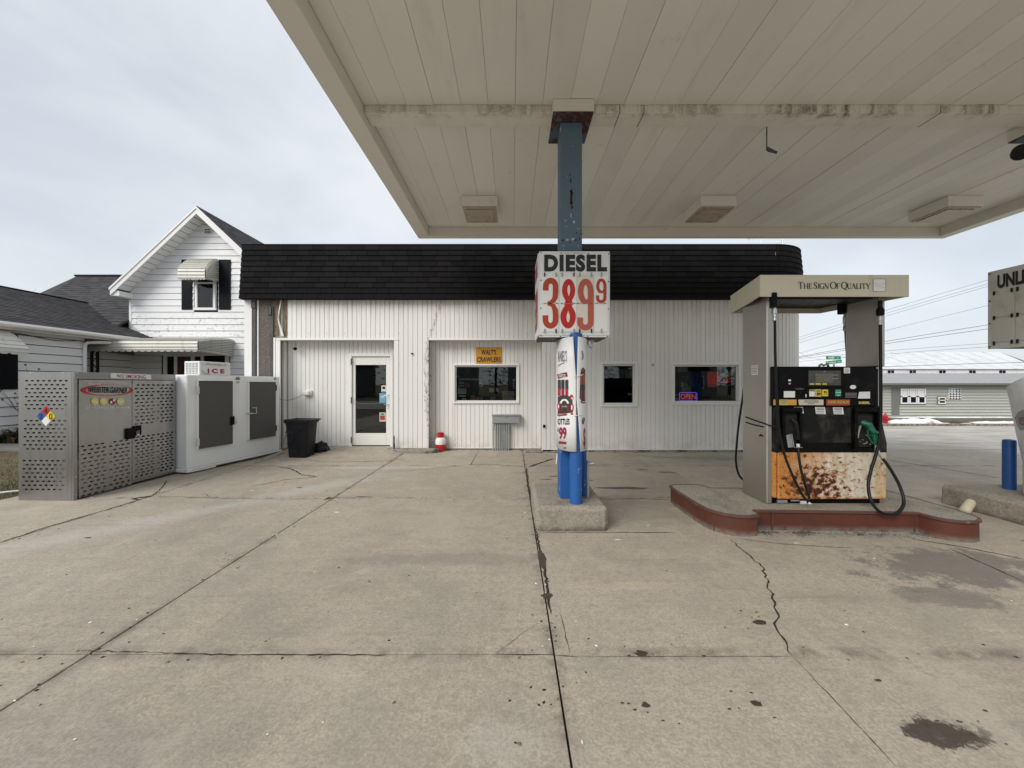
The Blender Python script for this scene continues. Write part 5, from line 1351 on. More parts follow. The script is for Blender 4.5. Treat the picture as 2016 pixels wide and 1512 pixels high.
# the banner on the right-hand post, flared at its top
banC = thing('banner', 'pale banner with red script flared round the post at the right edge', 'banner', (6.0, 4.3, .55))
mb = MB(); rows = []
pz = lambda y, Y: PZ(y, Y)
for (xl, yl, xr, yr, dy) in ((1981,762,2016,742,0), (1989,800,2018,790,0), (1997,840,2020,836,0), (2005,875,2022,873,0), (2013,908,2024,908,0), (2013,960,2024,962,0), (2013,1004,2024,1008,0)):
    Yl, Yr = 4.52, 4.24
    rows.append([(PX(xl,Yl), Yl, PZ(yl,Yl)), ((PX(xl,Yl)+PX(xr,Yr))/2-.015, (Yl+Yr)/2, (PZ(yl,Yl)+PZ(yr,Yr))/2), (PX(xr,Yr), Yr, PZ(yr,Yr)), (PX(xr,Yr)+.12, 4.02, PZ(yr,Yr)), (PX(xr,Yr)+.3, 4.0, PZ(yr,Yr))])
mb.loft(rows, False, False, closed=False); so = obj('sheet', mb, M['banner_grey'], banC, smooth=True); md = so.modifiers.new('thick', 'SOLIDIFY'); md.thickness = .003
CPt = lambda u, v: (PX(u, 4.52-(u-1981)/37*.28)-.012, 4.52-(u-1981)/37*.28-.006, PZ(v, 4.52-(u-1981)/37*.28))
mb = MB(); mb.poly([CPt(1998,822), CPt(2004,812), CPt(2016,806), CPt(2018,845), CPt(2010,848), CPt(2003,838)]); obj('can_print', mb, M['galv'], banC)
CP2 = lambda u, v: tuple(a-b for a, b in zip(CPt(u, v), (.006,.003,0)))
mb = MB(); mb.ring(2012.5, 829, 4.5, 7, 1.6, CP2, 18, 40, 330); mb.ribbon([(2005,823),(2009,824),(2013,824)], 1.2, CP2); mb.ribbon([(2011,829),(2017,827)], 1.3, CP2); obj('script_print', mb, M['ink_maroon'], banC)
# ------------------------------------------------------------------ pump island
island = thing('pump_island', 'dumbbell-shaped pump island with a concrete top and red steel kerb', 'island', (3.2, 4.3, 0))
def iz(p): return p
out = [(2.0,4.78)] + [(2.0+.11*(1-math.cos(R(a))), 4.83+.11*math.sin(R(a))) for a in (0,30,60,90)][1:] + [(2.36,4.95),(2.43,4.90),(2.46,4.80)]
front_l = [(2.005,4.2),(2.02,4.05),(2.055,3.93),(2.12,3.84),(2.21,3.79),(2.32,3.775),(2.425,3.80),(2.455,3.84),(2.462,3.93)]
mid_f = [(2.50,3.95),(4.05,3.885)]
front_r = [(4.095,3.87),(4.11,3.76),(4.16,3.68),(4.25,3.635),(4.36,3.63),(4.45,3.66),(4.515,3.72),(4.55,3.80),(4.56,3.92)]
back = [(4.56,4.70),(4.50,4.82),(4.38,4.86),(4.20,4.84),(4.12,4.74),(2.48,4.78)]
outline = front_l + mid_f + front_r + back + list(reversed(out))
def inset(pts, d):
    n = len(pts); o = []
    for i in range(n):
        a, b, c = Vector(pts[i-1]), Vector(pts[i]), Vector(pts[(i+1) % n])
        e1, e2 = (b-a), (c-b)
        n1 = Vector((-e1.y, e1.x)).normalized(); n2 = Vector((-e2.y, e2.x)).normalized()
        m = (n1+n2); m = m.normalized() if m.length > 1e-6 else n1
        k = d/max(.5, m.dot(n1)); o.append((b.x+m.x*k, b.y+m.y*k))
    return o
IZ = .21
mb = MB()
mb.loft([[(x,y,-.03) for x,y in outline], [(x,y,IZ-.022) for x,y in outline]], False, False)
obj('kerb_band', mb, M['red_kerb'], island, smooth=True)
mb = MB(); o1 = inset(outline, -.016); o2 = inset(outline, .012); o3 = inset(outline, -.008)
mb.loft([[(x,y,IZ-.026) for x,y in outline], [(x,y,IZ-.024) for x,y in o1], [(x,y,IZ-.006) for x,y in o1], [(x,y,IZ) for x,y in o3], [(x,y,IZ-.001) for x,y in o2]], False, False)
obj('kerb_lip', mb, M['kerb_lip'], island, smooth=True)
mb = MB(); mb.poly([(x,y,IZ-.003) for x,y in inset(outline, .004)]); obj('top', mb, M['block_concrete'], island)
mb = MB()
for (x, y) in ((2.06,3.93),(2.462,3.89),(4.06,3.885)): mb.box(x-.004, x+.004, y-.012, y+.03, 0, IZ-.03)
mb.box(2.66, 2.668, 3.928, 3.96, .0, IZ-.03)
obj('kerb_seam', mb, M['kerb_lip'], island)
mb = MB(); rnd = random.Random(8)
dm = MB(); dp = jag([(2.47,3.925),(3.3,3.885),(4.15,3.85)], .018, .05, 5); dm.ribbon([(x, y-.035) for x, y in dp], [.05+.05*abs(mn.noise(Vector((x*6,1,2)))) for x, y in dp], ZK); obj('dirt_strip', dm, M['crack'], yard)
for k in range(1400):
    x = rnd.uniform(2.45, 4.2); y = 3.93-.042*(x-2.5) - abs(rnd.gauss(0,.065)); s = rnd.uniform(.002,.009); mb.box(x-s, x+s, y-s, y+s, 0, s, s*.3)
g = obj('grit', mb, M['foundation'], yard, kind='stuff')

# ------------------------------------------------------------------ fuel dispenser
YP, YD = 4.13, 4.115
pump = thing('fuel_pump', 'old two-post fuel dispenser with a cream overhead canopy, black head and rust-streaked lower door', 'fuel pump', (3.41, 4.35, IZ))
xp = lambda x, Y=YP: PX(x, Y)
zp = lambda y, Y=YP: PZ(y, Y)
mb = MB(); mb.box(xp(1521), xp(1738), YP+.03, 4.53, IZ, zp(982)-.002, .004); obj('plinth', mb, M['pump_black'], pump)
mb = MB(); mb.box(xp(1532), xp(1745.5), YP, YP+.05, zp(983), zp(891), .008); obj('lower_door', mb, M['rust_panel'], pump, label='lower door streaked orange with rust on white')
mb = MB(); mb.box(xp(1519), xp(1531), YP+.012, YP+.06, zp(981), zp(889), .006); obj('door_edge', mb, M['rust_panel'], pump)
mb = MB(); mb.box(xp(1521), xp(1738), YP+.062, 4.54, zp(982), 1.69, .004); obj('body', mb, M['pump_black'], pump)
mb = MB(); mb.prism([(xp(1519), zp(889)), (xp(1519), zp(800)), (xp(1733), zp(800)), (xp(1738), zp(830)), (xp(1747.5), zp(872)), (xp(1747.5), zp(891.5)), (xp(1530), zp(891.5))], 'y', YP+.006, YP+.22)
obj('nozzle_panel', mb, M['pump_grime'], pump, bevel=.006)
mb = MB(); mb.box(xp(1570), xp(1690), YP-.006, YP+.004, zp(890), zp(872), .003)
for x in (1606, 1655): mb.box(xp(x-5), xp(x+5), YP-.010, YP-.004, zp(885.5), zp(882), .002)
obj('lower_rail', mb, M['pump_black'], pump)
mb = MB(); mb.box(xp(1519,YD), xp(1729,YD), YD, YD+.3, zp(799.5,YD), zp(721.5,YD), .010); obj('head', mb, M['pump_black'], pump)
mb = MB(); mb.box(xp(1728.6,YD), xp(1730.6,YD), YD-.004, YD+.3, zp(800,YD), zp(722,YD), .002); obj('head_trim', mb, M['silver'], pump)
mb = MB(); mb.box(xp(1520,YD), xp(1724,YD), YD-.006, YD-.001, zp(799,YD), zp(785,YD), .002); mb.box(xp(1584,YD), xp(1660,YD), YD-.006, YD-.001, zp(762.5,YD), zp(726,YD), .003)
mb.box(xp(1586,YD), xp(1658,YD), YD-.006, YD-.001, zp(783,YD), zp(763.5,YD), .003); mb.box(xp(1533,YD), xp(1585,YD), YD-.005, YD-.001, zp(768,YD), zp(729,YD), .003); mb.box(xp(1661,YD), xp(1722,YD), YD-.005, YD-.001, zp(783,YD), zp(729,YD), .003)
obj('bezel', mb, M['pump_black'], pump)
HP = lambda d: (lambda u, v: (xp(u,YD), YD-d, zp(v,YD)))
H1, H2, H3 = HP(.0085), HP(.011), HP(.0135)
def hrect(name, mat, qs, H=H1):
    m = MB()
    for q in qs: m.rect(q[0], q[1], q[3], q[2], H)
    return obj(name, m, mat, pump)
mb = MB(); mb.box(xp(1590.5,YD), xp(1654,YD), YD-.012, YD-.005, zp(759,YD), zp(729.5,YD), .003); obj('display', mb, M['lcd_frame'], pump)
H4, H5 = HP(.0145), HP(.0165)
hrect('screen', M['lcd'], [(1603,1638,735,753)], H4)
hrect('display_label', M['label_tan'], [(1592,1601,754.5,757.5),(1603.5,1614,754.5,757.5),(1617,1625.5,754.5,757.5)], H4)
hrect('display_print', M['galv'], [(1636,1648,738,739),(1636,1648,745,746),(1619,1622,731,732.6)], H5)
mb = MB()
for x in (1603, 1604.5): mb.rect(x, x+.8, 740, 736, H5)
for k in range(3): mb.ribbon([(1606,738.5+4*k),(1634,738.2+4*k)], .6, H5)
obj('screen_print', mb, M['ink_grey'], pump)
hrect('octane_label', M['label_white'], [(1592,1603,770.5,780.5)]); hrect('octane_label', M['label_tan'], [(1603.5,1616,766.5,781)]); hrect('octane_label', M['label_yellow'], [(1617.5,1629,767,780)]); hrect('octane_label', M['label_tan'], [(1592,1603,767,770)])
hrect('grade_button', M['label_green'], [(1643,1654.5,767,780)])
mb = MB(); text(mb, '89', 1606.5, 1614.5, 778.5, 773, H2, .04); obj('octane_print', mb, M['ink'], pump)
mb = MB(); text(mb, '91', 1620, 1627, 775.2, 769.5, H2, .04); mb.rect(1619, 1628, 777.2, 776.6, H2); mb.rect(1606, 1614, 770.5, 769, H2); mb.rect(1592.5, 1602, 769.2, 768.2, H2); obj('octane_print', mb, M['ink'], pump)
hrect('button_print', M['label_white'], [(1643.6,1654,772,773),(1646.5,1651,777.5,778.5)], H2)
for q in ((1542,1564,770,782.5),(1660,1672,724,735),(1551,1556,747,750.5),(1724,1726.5,723.5,725.5),(1584.5,1586.5,776,782)): hrect('paper_label', M['label_white'], [q])
mb = MB(); mb.poly([H1(1690,771.5), H1(1711.5,771), H1(1711.5,784.5), H1(1687.5,784.5)]); obj('paper_label', mb, M['label_white'], pump)
hrect('red_label', M['label_red'], [(1551,1556,753.5,757)]); hrect('label_print', M['label_white'], [(1551.8,1555,754.3,756)], H2)
mb = MB(); mb.disc(1678, 762, 6.2, 4, H1, 18); obj('torn_label', mb, M['label_white'], pump)
mb = MB(); [mb.rect(1661.5, 1669.5, 727+2.2*k, 726.3+2.2*k, H2) for k in range(4)]; obj('label_print', mb, M['ink_grey'], pump)
mb = MB(); [mb.rect(1662.5, 1685, 774.6+2.6*k, 773.4+2.6*k, H2) for k in range(4)]; obj('warning_print', mb, M['ink_grey'], pump)
hrect('grade_strip', M['label_orange'], [(1521.5,1527.5,786.5,797.5)]); hrect('grade_strip', M['label_orange'], [(1551,1567,786.5,797.5)]); hrect('grade_strip', M['label_tan'], [(1533,1551.2,786.5,797.5)])
mb = MB(); mb.poly([H1(1570.5,786.5), H1(1620,786.5), H1(1620,797.5), H1(1572,797.5)]); obj('grade_strip', mb, M['label_cream'], pump)
hrect('grade_strip', M['label_red'], [(1625.5,1672,786.5,798)])
mb = MB(); [mb.rect(1537, 1549, 788.7+2.6*k, 787.7+2.6*k, H2) for k in range(3)]; [mb.rect(1582, 1610, 789.6+2.8*k, 788.2+2.8*k, H2) for k in range(2)]; mb.rect(1589, 1602, 795.4, 794, H2); obj('grade_print', mb, M['ink_grey'], pump)
mb = MB(); text(mb, 'SUPER PREMIUM', 1628.5, 1669, 794.5, 788.6, H2, .035); obj('grade_print', mb, M['ink_gold'], pump)
mb = MB(); text(mb, 'DIESEL', 1689, 1711, 795.2, 790.4, H2, .05, 1.1); obj('grade_print', mb, M['ink_yellow'], pump)
mb = MB(); [mb.ribbon(arc(1569+x, 764, 4, 2.2, 20, 200, 8), .8, H1) for x in (0, 5, 9)]; mb.tube([(xp(1606,4.2), 4.16, 1.692), (xp(1610,4.2), 4.15, 1.715), (xp(1616,4.2), 4.16, 1.70), (xp(1622,4.2), 4.15, 1.72), (xp(1626,4.2), 4.17, 1.692)], .012, 6)
obj('scuff', mb, M['ink_grey'], pump)
NP = lambda u, v: (xp(u), YP+.0035, zp(v)); NP2 = lambda u, v: (xp(u), YP+.0015, zp(v))
for q in (((1563,801.5),(1581,801.5),(1583,814),(1574,815.5),(1573,809)), ((1605,801.5),(1624.5,801.5),(1626.5,815.5),(1607,815)), ((1640,802),(1660,802),(1662,815.8),(1642,815.5))):
    obj('notice_label', MB().poly([NP(*p) for p in q]), M['label_white'], pump)
mb = MB()
for x in (1607, 1642): [mb.rect(x+(k % 2), x+16, 804.5+3.1*k, 803.4-(.8 if k == 1 else 0)+3.1*k, NP2) for k in range(4)]
mb.rect(1573, 1580, 808, 806.6, NP2); mb.rect(1575, 1581, 811, 809.8, NP2); obj('notice_print', mb, M['ink_grey'], pump)
# nozzle holsters
def holster(x0, x1, y0, y1):
    m = MB(); a, b, c, d = xp(x0), xp(x1), zp(y1), zp(y0)
    m.box(a, b, YP-.055, YP+.004, d-.05, d, .008); m.box(a, a+.03, YP-.05, YP+.004, c+.03, d-.052, .004); m.box(b-.03, b, YP-.05, YP+.004, c+.03, d-.052, .004); m.box(a, b, YP-.03, YP+.004, c, c+.028, .004)
    return m
h1 = obj('holster', holster(1535, 1574, 802, 884), M['pump_black'], pump); h2 = obj('holster', holster(1676, 1726, 802, 886), M['pump_black'], pump)
for h, (x0, x1, y0, y1) in ((h1, (1541,1570,812,880)), (h2, (1684,1717,814,880))):
    m = MB(); m.box(xp(x0), xp(x1), YP-.002, YP+.003, zp(y1), zp(y0)); obj('recess', m, M['dark_gap'], h)
mb = MB(); a = [(xp(1542), zp(856)), (xp(1552), zp(853)), (xp(1556), zp(879)), (xp(1546), zp(880))]; mb.prism(a, 'y', YP-.045, YP-.04); mb.tube([(xp(1551), YP-.06, zp(853)), (xp(1555), YP-.065, zp(879)), (xp(1571), YP-.065, zp(879))], .0035, 5); obj('latch_plate', mb, M['galv'], h1)
mb = MB(); rnd = random.Random(6)
for k in range(10): mb.lathe_axis([(.008,0),(.006,.012)], (xp(rnd.uniform(1692,1716)), YP-.004, zp(rnd.uniform(848,880))), (0,-1,0), 7)
obj('latch', mb, M['silver'], h2)
# nozzles and hoses
YN = YP-.10
noz = MB()
P3 = lambda x, y, Y: (PX(x,Y), Y, PZ(y,Y))
noz.tube([P3(1694,834,YN+.07), P3(1700,832,YN+.03), P3(1710,836,YN), P3(1716,846,YN), P3(1721,858,YN), P3(1723,868,YN), P3(1725,876,YN)], [.020,.030,.033,.030,.026,.021,.018], 12)
noz.tube([P3(1712,843,YN-.01), P3(1720,850,YN-.035), P3(1727,852,YN-.03)], [.026,.022,.018], 10)
noz.tube([P3(1708,846,YN), P3(1709,858,YN), P3(1716,870,YN), P3(1722,874,YN)], .008, 7)
n2 = obj('nozzle', noz, M['green_noz'], pump, smooth=True, label='green diesel nozzle')
mb = MB(); mb.tube([P3(1694,836,YN+.07), P3(1690,850,YN+.07), P3(1688,862,YN+.08)], .012, 8); mb.tube([P3(1725,876,YN), P3(1725.5,882,YN), P3(1727,890,YN), P3(1731,895,YN-.01), P3(1737,902,YN-.015)], [.016,.020,.022,.018,.016], 10); mb.tube([P3(1727,889,YN), P3(1724,896,YN+.01)], [.018,.015], 8)
obj('swivel', mb, M['silver'], pump, smooth=True)
noz = MB()
noz.tube([P3(1556,828,YN+.07), P3(1560,826,YN+.05), P3(1566,832,YN+.03), P3(1568,842,YN+.03), P3(1570,854,YN+.03), P3(1571,866,YN+.03)], [.014,.018,.022,.023,.020,.016], 10); noz.tube([P3(1566,840,YN+.02), P3(1561,852,YN+.03), P3(1568,864,YN+.03)], .007, 6)
obj('nozzle', noz, M['rubber'], pump, smooth=True)
mb = MB(); mb.tube([P3(1571,874,YN+.03), P3(1571.5,882,YN+.03)], [.017,.015], 10); obj('swivel', mb, M['label_white'], pump, smooth=True)
def smooth_path(pts, n=8):
    pts = [Vector(p) for p in pts]; o = []
    for i in range(len(pts)-1):
        p0 = pts[max(0,i-1)]; p1 = pts[i]; p2 = pts[i+1]; p3 = pts[min(len(pts)-1,i+2)]
        for k in range(n):
            t = k/n; o.append(.5*((2*p1)+(-p0+p2)*t+(2*p0-5*p1+4*p2-p3)*t*t+(-p0+3*p1-3*p2+p3)*t*t*t))
    o.append(pts[-1]); return o
def hose(pts, r=.0125): return obj('hose', MB().tube(smooth_path(pts), r, 10), M['rubber'], pump, smooth=True)
hose([P3(1525.5,628,4.0), P3(1526.5,700,4.0), P3(1529,780,4.0), P3(1533,840,4.0), P3(1543,890,3.99), P3(1560,935,3.97), P3(1582,978,3.955), P3(1592,984,3.95), P3(1592,975,3.96), P3(1584,950,3.98), P3(1577,925,4.0), P3(1573,900,4.02), P3(1571.5,881,4.05)])
hose([P3(1733,634,4.0), P3(1733.5,700,4.0), P3(1734,800,4.0), P3(1732,860,3.99), P3(1725,893,3.985), P3(1715,925,3.97), P3(1709.5,955,3.94), P3(1714,983,3.88), P3(1727,1003,3.845), P3(1745,1012,3.83), P3(1765,1010,3.83), P3(1777,998,3.84), P3(1779,982,3.87), P3(1771,956,3.92), P3(1757,930,3.96), P3(1745,912,3.99), P3(1737,902,YN-.015)], .0148)
hose([P3(1664,640,4.62), P3(1666,680,4.62), P3(1670,715,4.62), P3(1676,760,4.64)])
hose([P3(1468,700,4.80), P3(1465,760,4.80), P3(1455,830,4.82), P3(1450,880,4.84), P3(1449,910,4.85), P3(1455,935,4.84), P3(1468,946,4.80), P3(1480,930,4.78), P3(1484,880,4.76), P3(1486,840,4.74)])
def coupling(x, y0, y1, Y, dark=False):
    m = MB(); za, zb_ = PZ(y1,Y), PZ(y0,Y); h = zb_-za; cx = PX(x,Y)
    m.lathe([(.013,0),(.020,.004),(.020,h*.22),(.017,h*.25),(.017,h*.45),(.022,h*.48),(.022,h*.8),(.015,h*.84),(.015,h)], (cx, Y, za), 12); obj('coupling', m, M['silver'], pump, smooth=True)
coupling(1525.3, 603, 632, 4.0); coupling(1733, 620, 640, 4.0); coupling(1663.5, 617, 652, 4.62)
mb = MB()
mb.lathe([(.018,0),(.034,.01),(.036,.06),(.02,.09),(.02,.16)], (PX(1733,4.0), 4.0, PZ(622,4.0)), 12); obj('hose_hanger', mb, M['pump_black'], pump)
obj('hose_hanger', MB().box(PX(1519,4.0), PX(1528,4.0), 3.98, 4.04, PZ(606,4.0), 2.45, .004), M['pump_black'], pump); obj('hose_hanger', MB().box(PX(1655,4.6), PX(1672,4.6), 4.56, 4.66, PZ(618,4.6), 2.46, .01), M['pump_black'], pump)
# steel uprights
mb = MB(); mb.box(2.742, 2.80, 4.135, 4.575, IZ, 2.445, .010); obj('upright', mb, M['steel_col'], pump)
mb = MB(); mb.box(3.962, 4.03, 4.15, 4.575, 1.69, 2.445, .008); obj('upright', mb, M['steel_col'], pump)
mb = MB(); mb.box(3.975, 4.03, 4.20, 4.575, IZ, 1.688, .008); obj('upright', mb, M['steel_col'], pump)
SPm = lambda u, v: (2.742-.003, u, v)
def side_px(x, y):                       # a mark on the left upright's outer face
    Y = 2.742*F/(x-CX); return (Y, PZ(y, Y))
mb = MB(); (ya, za), (yb, zb_) = side_px(1480,738), side_px(1493,719); mb.poly([SPm(ya,za), SPm(yb,za), SPm(yb,zb_), SPm(ya,zb_)]); obj('side_label', mb, M['label_white'], pump)
mb = MB(); S2 = lambda u, v: (2.742-.0055, u, v)
for k in range(5):
    h = (zb_-za)/6; z = zb_-h*(k+.7); mb.poly([S2(ya-.01,z), S2(yb+.01,z), S2(yb+.01,z-h*.4), S2(ya-.01,z-h*.4)])
obj('side_print', mb, M['ink_grey'], pump)
mb = MB()
for (a, b, c, d) in ((1469,821,1518,836), (1469,831.5,1503,840.5)):
    (ya, za), (yb, zb_) = side_px(a,b), side_px(c if c < 1512 else 1512, d); mb.tube([(2.737,ya,za), (2.735,(ya+yb)/2,(za+zb_)/2-.004), (2.737,yb,zb_)], .007, 6)
(ya, za) = side_px(1498, 857); mb.tube([(2.738,ya+.02,za-.01),(2.737,ya,za+.01),(2.738,ya-.03,za-.006)], .006, 6)
mb.tube([(2.737,4.135,zp(836)),(2.78,4.10,zp(838)),(2.83,4.10,zp(842))], .007, 6)
obj('strap', mb, M['rubber'], pump)
# overhead canopy: four folded fascias and a ceiling
f0, f1, b0, b1, yF, yB = 2.584, 4.132, 2.817, 3.97, 4.0, 4.96
zA, zB2 = 2.409, 2.636
def slabp(p, q, th, side):
    d = Vector((q[0]-p[0], q[1]-p[1])).normalized(); nrm = Vector((-d.y, d.x))*th*side
    return [p, q, (q[0]+nrm.x, q[1]+nrm.y), (p[0]+nrm.x, p[1]+nrm.y)]
for nm, p, q in (('f', (f0,yF), (f1,yF)), ('r', (f1,yF+.001), (b1,yB)), ('b', (b1,yB), (b0,yB)), ('l', (b0,yB), (f0,yF+.001))):
    mb = MB(); mb.prism(slabp(p, q, .02, 1), 'z', zA, zB2); obj('fascia', mb, M['cream'], pump, bevel=.003)
mb = MB(); mb.prism([(f0+.02,yF+.02),(f1-.02,yF+.02),(b1-.01,yB-.02),(b0+.01,yB-.02)], 'z', 2.47, 2.49); mb.prism([(f0+.01,yF+.01),(f1-.01,yF+.01),(b1,yB-.01),(b0,yB-.01)], 'z', zB2-.02, zB2-.004); mb.box(2.80, 3.96, 4.22, 4.50, 2.435, 2.468, .004); obj('ceiling', mb, M['pump_black'], pump)
mb = MB(); mb.tube([(f0+.004,yF+.004,zA+.002),(b0+.004,yB-.1,zA+.002)], .008, 6); obj('rusted_edge', mb, M['rust_blue'], pump)
# serif caps for the fascia
def serif(mb, ch, x, y, w, h, mp):
    th, tn = .17*h, .062*h; sf = .16*h
    V = lambda u, a, b, t=th: mb.ribbon([(x+u*w, y+a*h), (x+u*w, y+b*h)], t, mp)
    Hh = lambda v, a, b, t=tn: mb.ribbon([(x+a*w, y+v*h), (x+b*w, y+v*h)], t, mp)
    S = lambda u, v: mb.ribbon([(x+u*w-sf*.75, y+v*h), (x+u*w+sf*.75, y+v*h)], tn*.9, mp)
    D = lambda p, q, t: mb.ribbon([(x+p[0]*w, y+p[1]*h), (x+q[0]*w, y+q[1]*h)], t, mp)
    def O(a0=0, a1=360):
        n = 40; pts = [(x+w*(.5+.5*math.cos(R(a0+(a1-a0)*k/n))), y+h*(.5+.5*math.sin(R(a0+(a1-a0)*k/n)))) for k in range(n+1)]
        mb.ribbon(pts, [tn+(th-tn)*abs(math.cos(R(a0+(a1-a0)*k/n)))**1.3 for k in range(n+1)], mp)
    if ch == 'T': V(.5,0,1); Hh(.98,0,1); S(.5,.02); V(.02,.80,1,tn); V(.98,.80,1,tn)
    elif ch == 'H': V(.15,0,1); V(.85,0,1); Hh(.5,.15,.85); [S(u,v) for u in (.15,.85) for v in (.02,.98)]
    elif ch == 'E': V(.2,0,1); Hh(.98,.0,.95); Hh(.02,.0,1.0); Hh(.52,.2,.75); V(.95,.80,1,tn); V(1.0,0,.2,tn); V(.75,.42,.62,tn)
    elif ch == 'I': V(.5,0,1); S(.5,.02); S(.5,.98)
    elif ch == 'N': V(.12,0,1,tn); V(.88,0,1,tn); D((.08,1),(.88,0),th); S(.12,.02); S(.08,.98); S(.88,.98)
    elif ch == 'L': V(.22,0,1); S(.22,.98); Hh(.02,0,1); V(.98,0,.22,tn)
    elif ch == 'U': V(.15,.3,1); V(.85,.3,1,tn); mb.ribbon([(x+w*(.5-.35*math.cos(R(180*k/12))), y+h*(.3-.29*math.sin(R(180*k/12)))) for k in range(13)], [th+(tn-th)*k/12 for k in range(13)], mp); S(.15,.98); S(.85,.98)
    elif ch == 'A': D((.5,1),(.05,0),tn); D((.46,1),(.92,0),th); Hh(.36,.2,.78); S(.05,.02); S(.92,.02)
    elif ch == 'Y': V(.5,0,.48); D((.05,1),(.52,.44),th); D((.95,1),(.5,.44),tn); S(.5,.02); S(.07,.98); S(.93,.98)
    elif ch == 'F': V(.22,0,1); Hh(.98,0,.95); Hh(.5,.22,.75); S(.22,.02); V(.95,.8,1,tn); V(.75,.40,.6,tn)
    elif ch == 'G': O(40,330); V(.88,.04,.42); S(.86,.44)
    elif ch == 'O': O()
    elif ch == 'Q': O(); D((.45,.05),(.72,-.14),th*.8); D((.70,-.13),(1.1,-.2),tn*1.2)
    elif ch == 'S':
        pts = [(.86,.76),(.80,.90),(.62,.975),(.42,.975),(.22,.90),(.14,.75),(.22,.61),(.45,.52),(.68,.43),(.84,.29),(.78,.12),(.58,.025),(.38,.025),(.18,.10),(.10,.27)]
        ws = [tn,tn,tn*1.1,tn*1.1,tn*1.6,th*.8,th*.95,th,th,th*.95,th*.7,tn*1.2,tn,tn,tn]
        mb.ribbon([(x+a*w, y+b*h) for a, b in pts], ws, mp); V(.87,.72,.96,tn); V(.10,.05,.3,tn)
fm = plane_y(yF-.003)
mb = MB(); zb0 = PZ(568.6, yF)
for word, x0, x1 in (('THE',1571,1598.5), ('SIGN',1601.5,1631), ('OF',1634.5,1653), ('QUALITY',1656.5,1712.5)):
    ws = {'I': .42, 'T': 1.0, 'S': .78, 'O': 1.12, 'Q': 1.12, 'E': .80, 'L': .8, 'F': .8, 'N': 1.05, 'G': 1.05, 'A': 1.05, 'U': 1.02, 'H': 1.05, 'Y': 1.0}
    sc = [1.22 if i == 0 else 1.0 for i in range(len(word))]
    tot = sum(ws[c]*s for c, s in zip(word, sc)) + .12*(len(word)-1); unit = (x1-x0)/tot; u = x0
    for c, s in zip(word, sc):
        wpx = ws[c]*s*unit; serif(mb, c, PX(u,yF), zb0, PX(u+wpx,yF)-PX(u,yF), (13.2 if s > 1 else 10.6)*yF/F, fm); u += wpx+.12*unit
obj('lettering', mb, M['ink_brown'], pump)
mb = MB(); q = rrect(PX(1718.5,yF), PX(1743,yF), PZ(574,yF), PZ(549.5,yF), .012, 4); mb.poly([(x,yF-.003,z) for x,z in q]); obj('faded_emblem', mb, M['card'], pump)
mb = MB(); mb.ribbon([(x,z) for x,z in q], .0035, plane_y(yF-.0055), True); mb.ribbon([(PX(1719,yF),PZ(559.5,yF)),(PX(1742.5,yF),PZ(559,yF))], .002, plane_y(yF-.0055)); mb.ribbon([(PX(1722,yF),PZ(563,yF)),(PX(1732,yF),PZ(564,yF)),(PX(1740,yF),PZ(567,yF))], .002, plane_y(yF-.0055)); obj('emblem_outline', mb, M['ink_grey'], pump)
hp = MB(); hp.box(xp(1533), xp(1553), YP+.02, YP+.03, zp(991), zp(985.5)); hp.box(xp(1560), xp(1577), YP+.02, YP+.03, zp(988), zp(985)); obj('plate', hp, M['galv'], pump)
hp = MB(); hp.box(xp(1579), xp(1590), YP+.015, YP+.03, zp(993), zp(987.5)); hp.poly([(xp(1591),YP+.012,zp(993)),(xp(1601),YP+.012,zp(993)),(xp(1596),YP+.02,zp(989))]); obj('plate_label', hp, M['label_white'], pump)

# ------------------------------------------------------------------ perforated gas-bottle cage
def perf(mb, x0, x1, z0, z1, rows, sw, sh, mp):
    """sheet with real slots; rows = [(z, [slot centres])]"""
    bands = sorted(rows); z = z0; bh = sh*1.35; hw = sw*.62
    for zc, cs in bands:
        a, b = zc-bh/2, zc+bh/2
        if a > z+1e-5: mb.rect(x0, x1, z, a, mp)
        x = x0
        for c in sorted(cs):
            if c-hw > x+1e-5: mb.rect(x, c-hw, a, b, mp)
            l, r = c-hw, c+hw; s, h, k = sw/2, sh/2, sh*.32
            V = [mp(*p) for p in ((l,zc),(l,a),(r,a),(r,zc),(c+s,zc),(c+s-k,zc-h),(c-s+k,zc-h),(c-s,zc),(c-s+k,zc+h),(c+s-k,zc+h),(r,b),(l,b))]
            i = len(mb.v); mb.v += [tuple(p) for p in V]
            mb.f += [(i,i+1,i+6,i+7),(i+1,i+2,i+5,i+6),(i+2,i+3,i+4,i+5),(i+3,i+10,i+9,i+4),(i+10,i+11,i+8,i+9),(i+11,i,i+7,i+8)]
            x = r
        if x < x1-1e-5: mb.rect(x, x1, a, b, mp)
        z = b
    if z < z1-1e-5: mb.rect(x0, x1, z, z1, mp)
CA, CB = Vector((PX(143,4.94), 4.94)), Vector((PX(343,6.38), 6.38))
cd = (CB-CA); CL = cd.length; cd.normalize()
cage = thing('gas_cage', 'perforated stainless gas bottle cage with WEBSTER GARNER print and hazard diamond', 'gas cage', (CA.x, CA.y, 0), math.atan2(cd.y, cd.x))
def along(px, A, d):
    k = (px-CX)/F; return (k*A.y-A.x)/(d.x-k*d.y)
cx = lambda px: along(px, CA, cd)
def cz(px, py): t = cx(px); return PZ(py, (CA+cd*t).y)
CD = .715
ez = lambda y: PZ(y, 4.94); ex = lambda x: (143-x)*4.94/F
rows = []
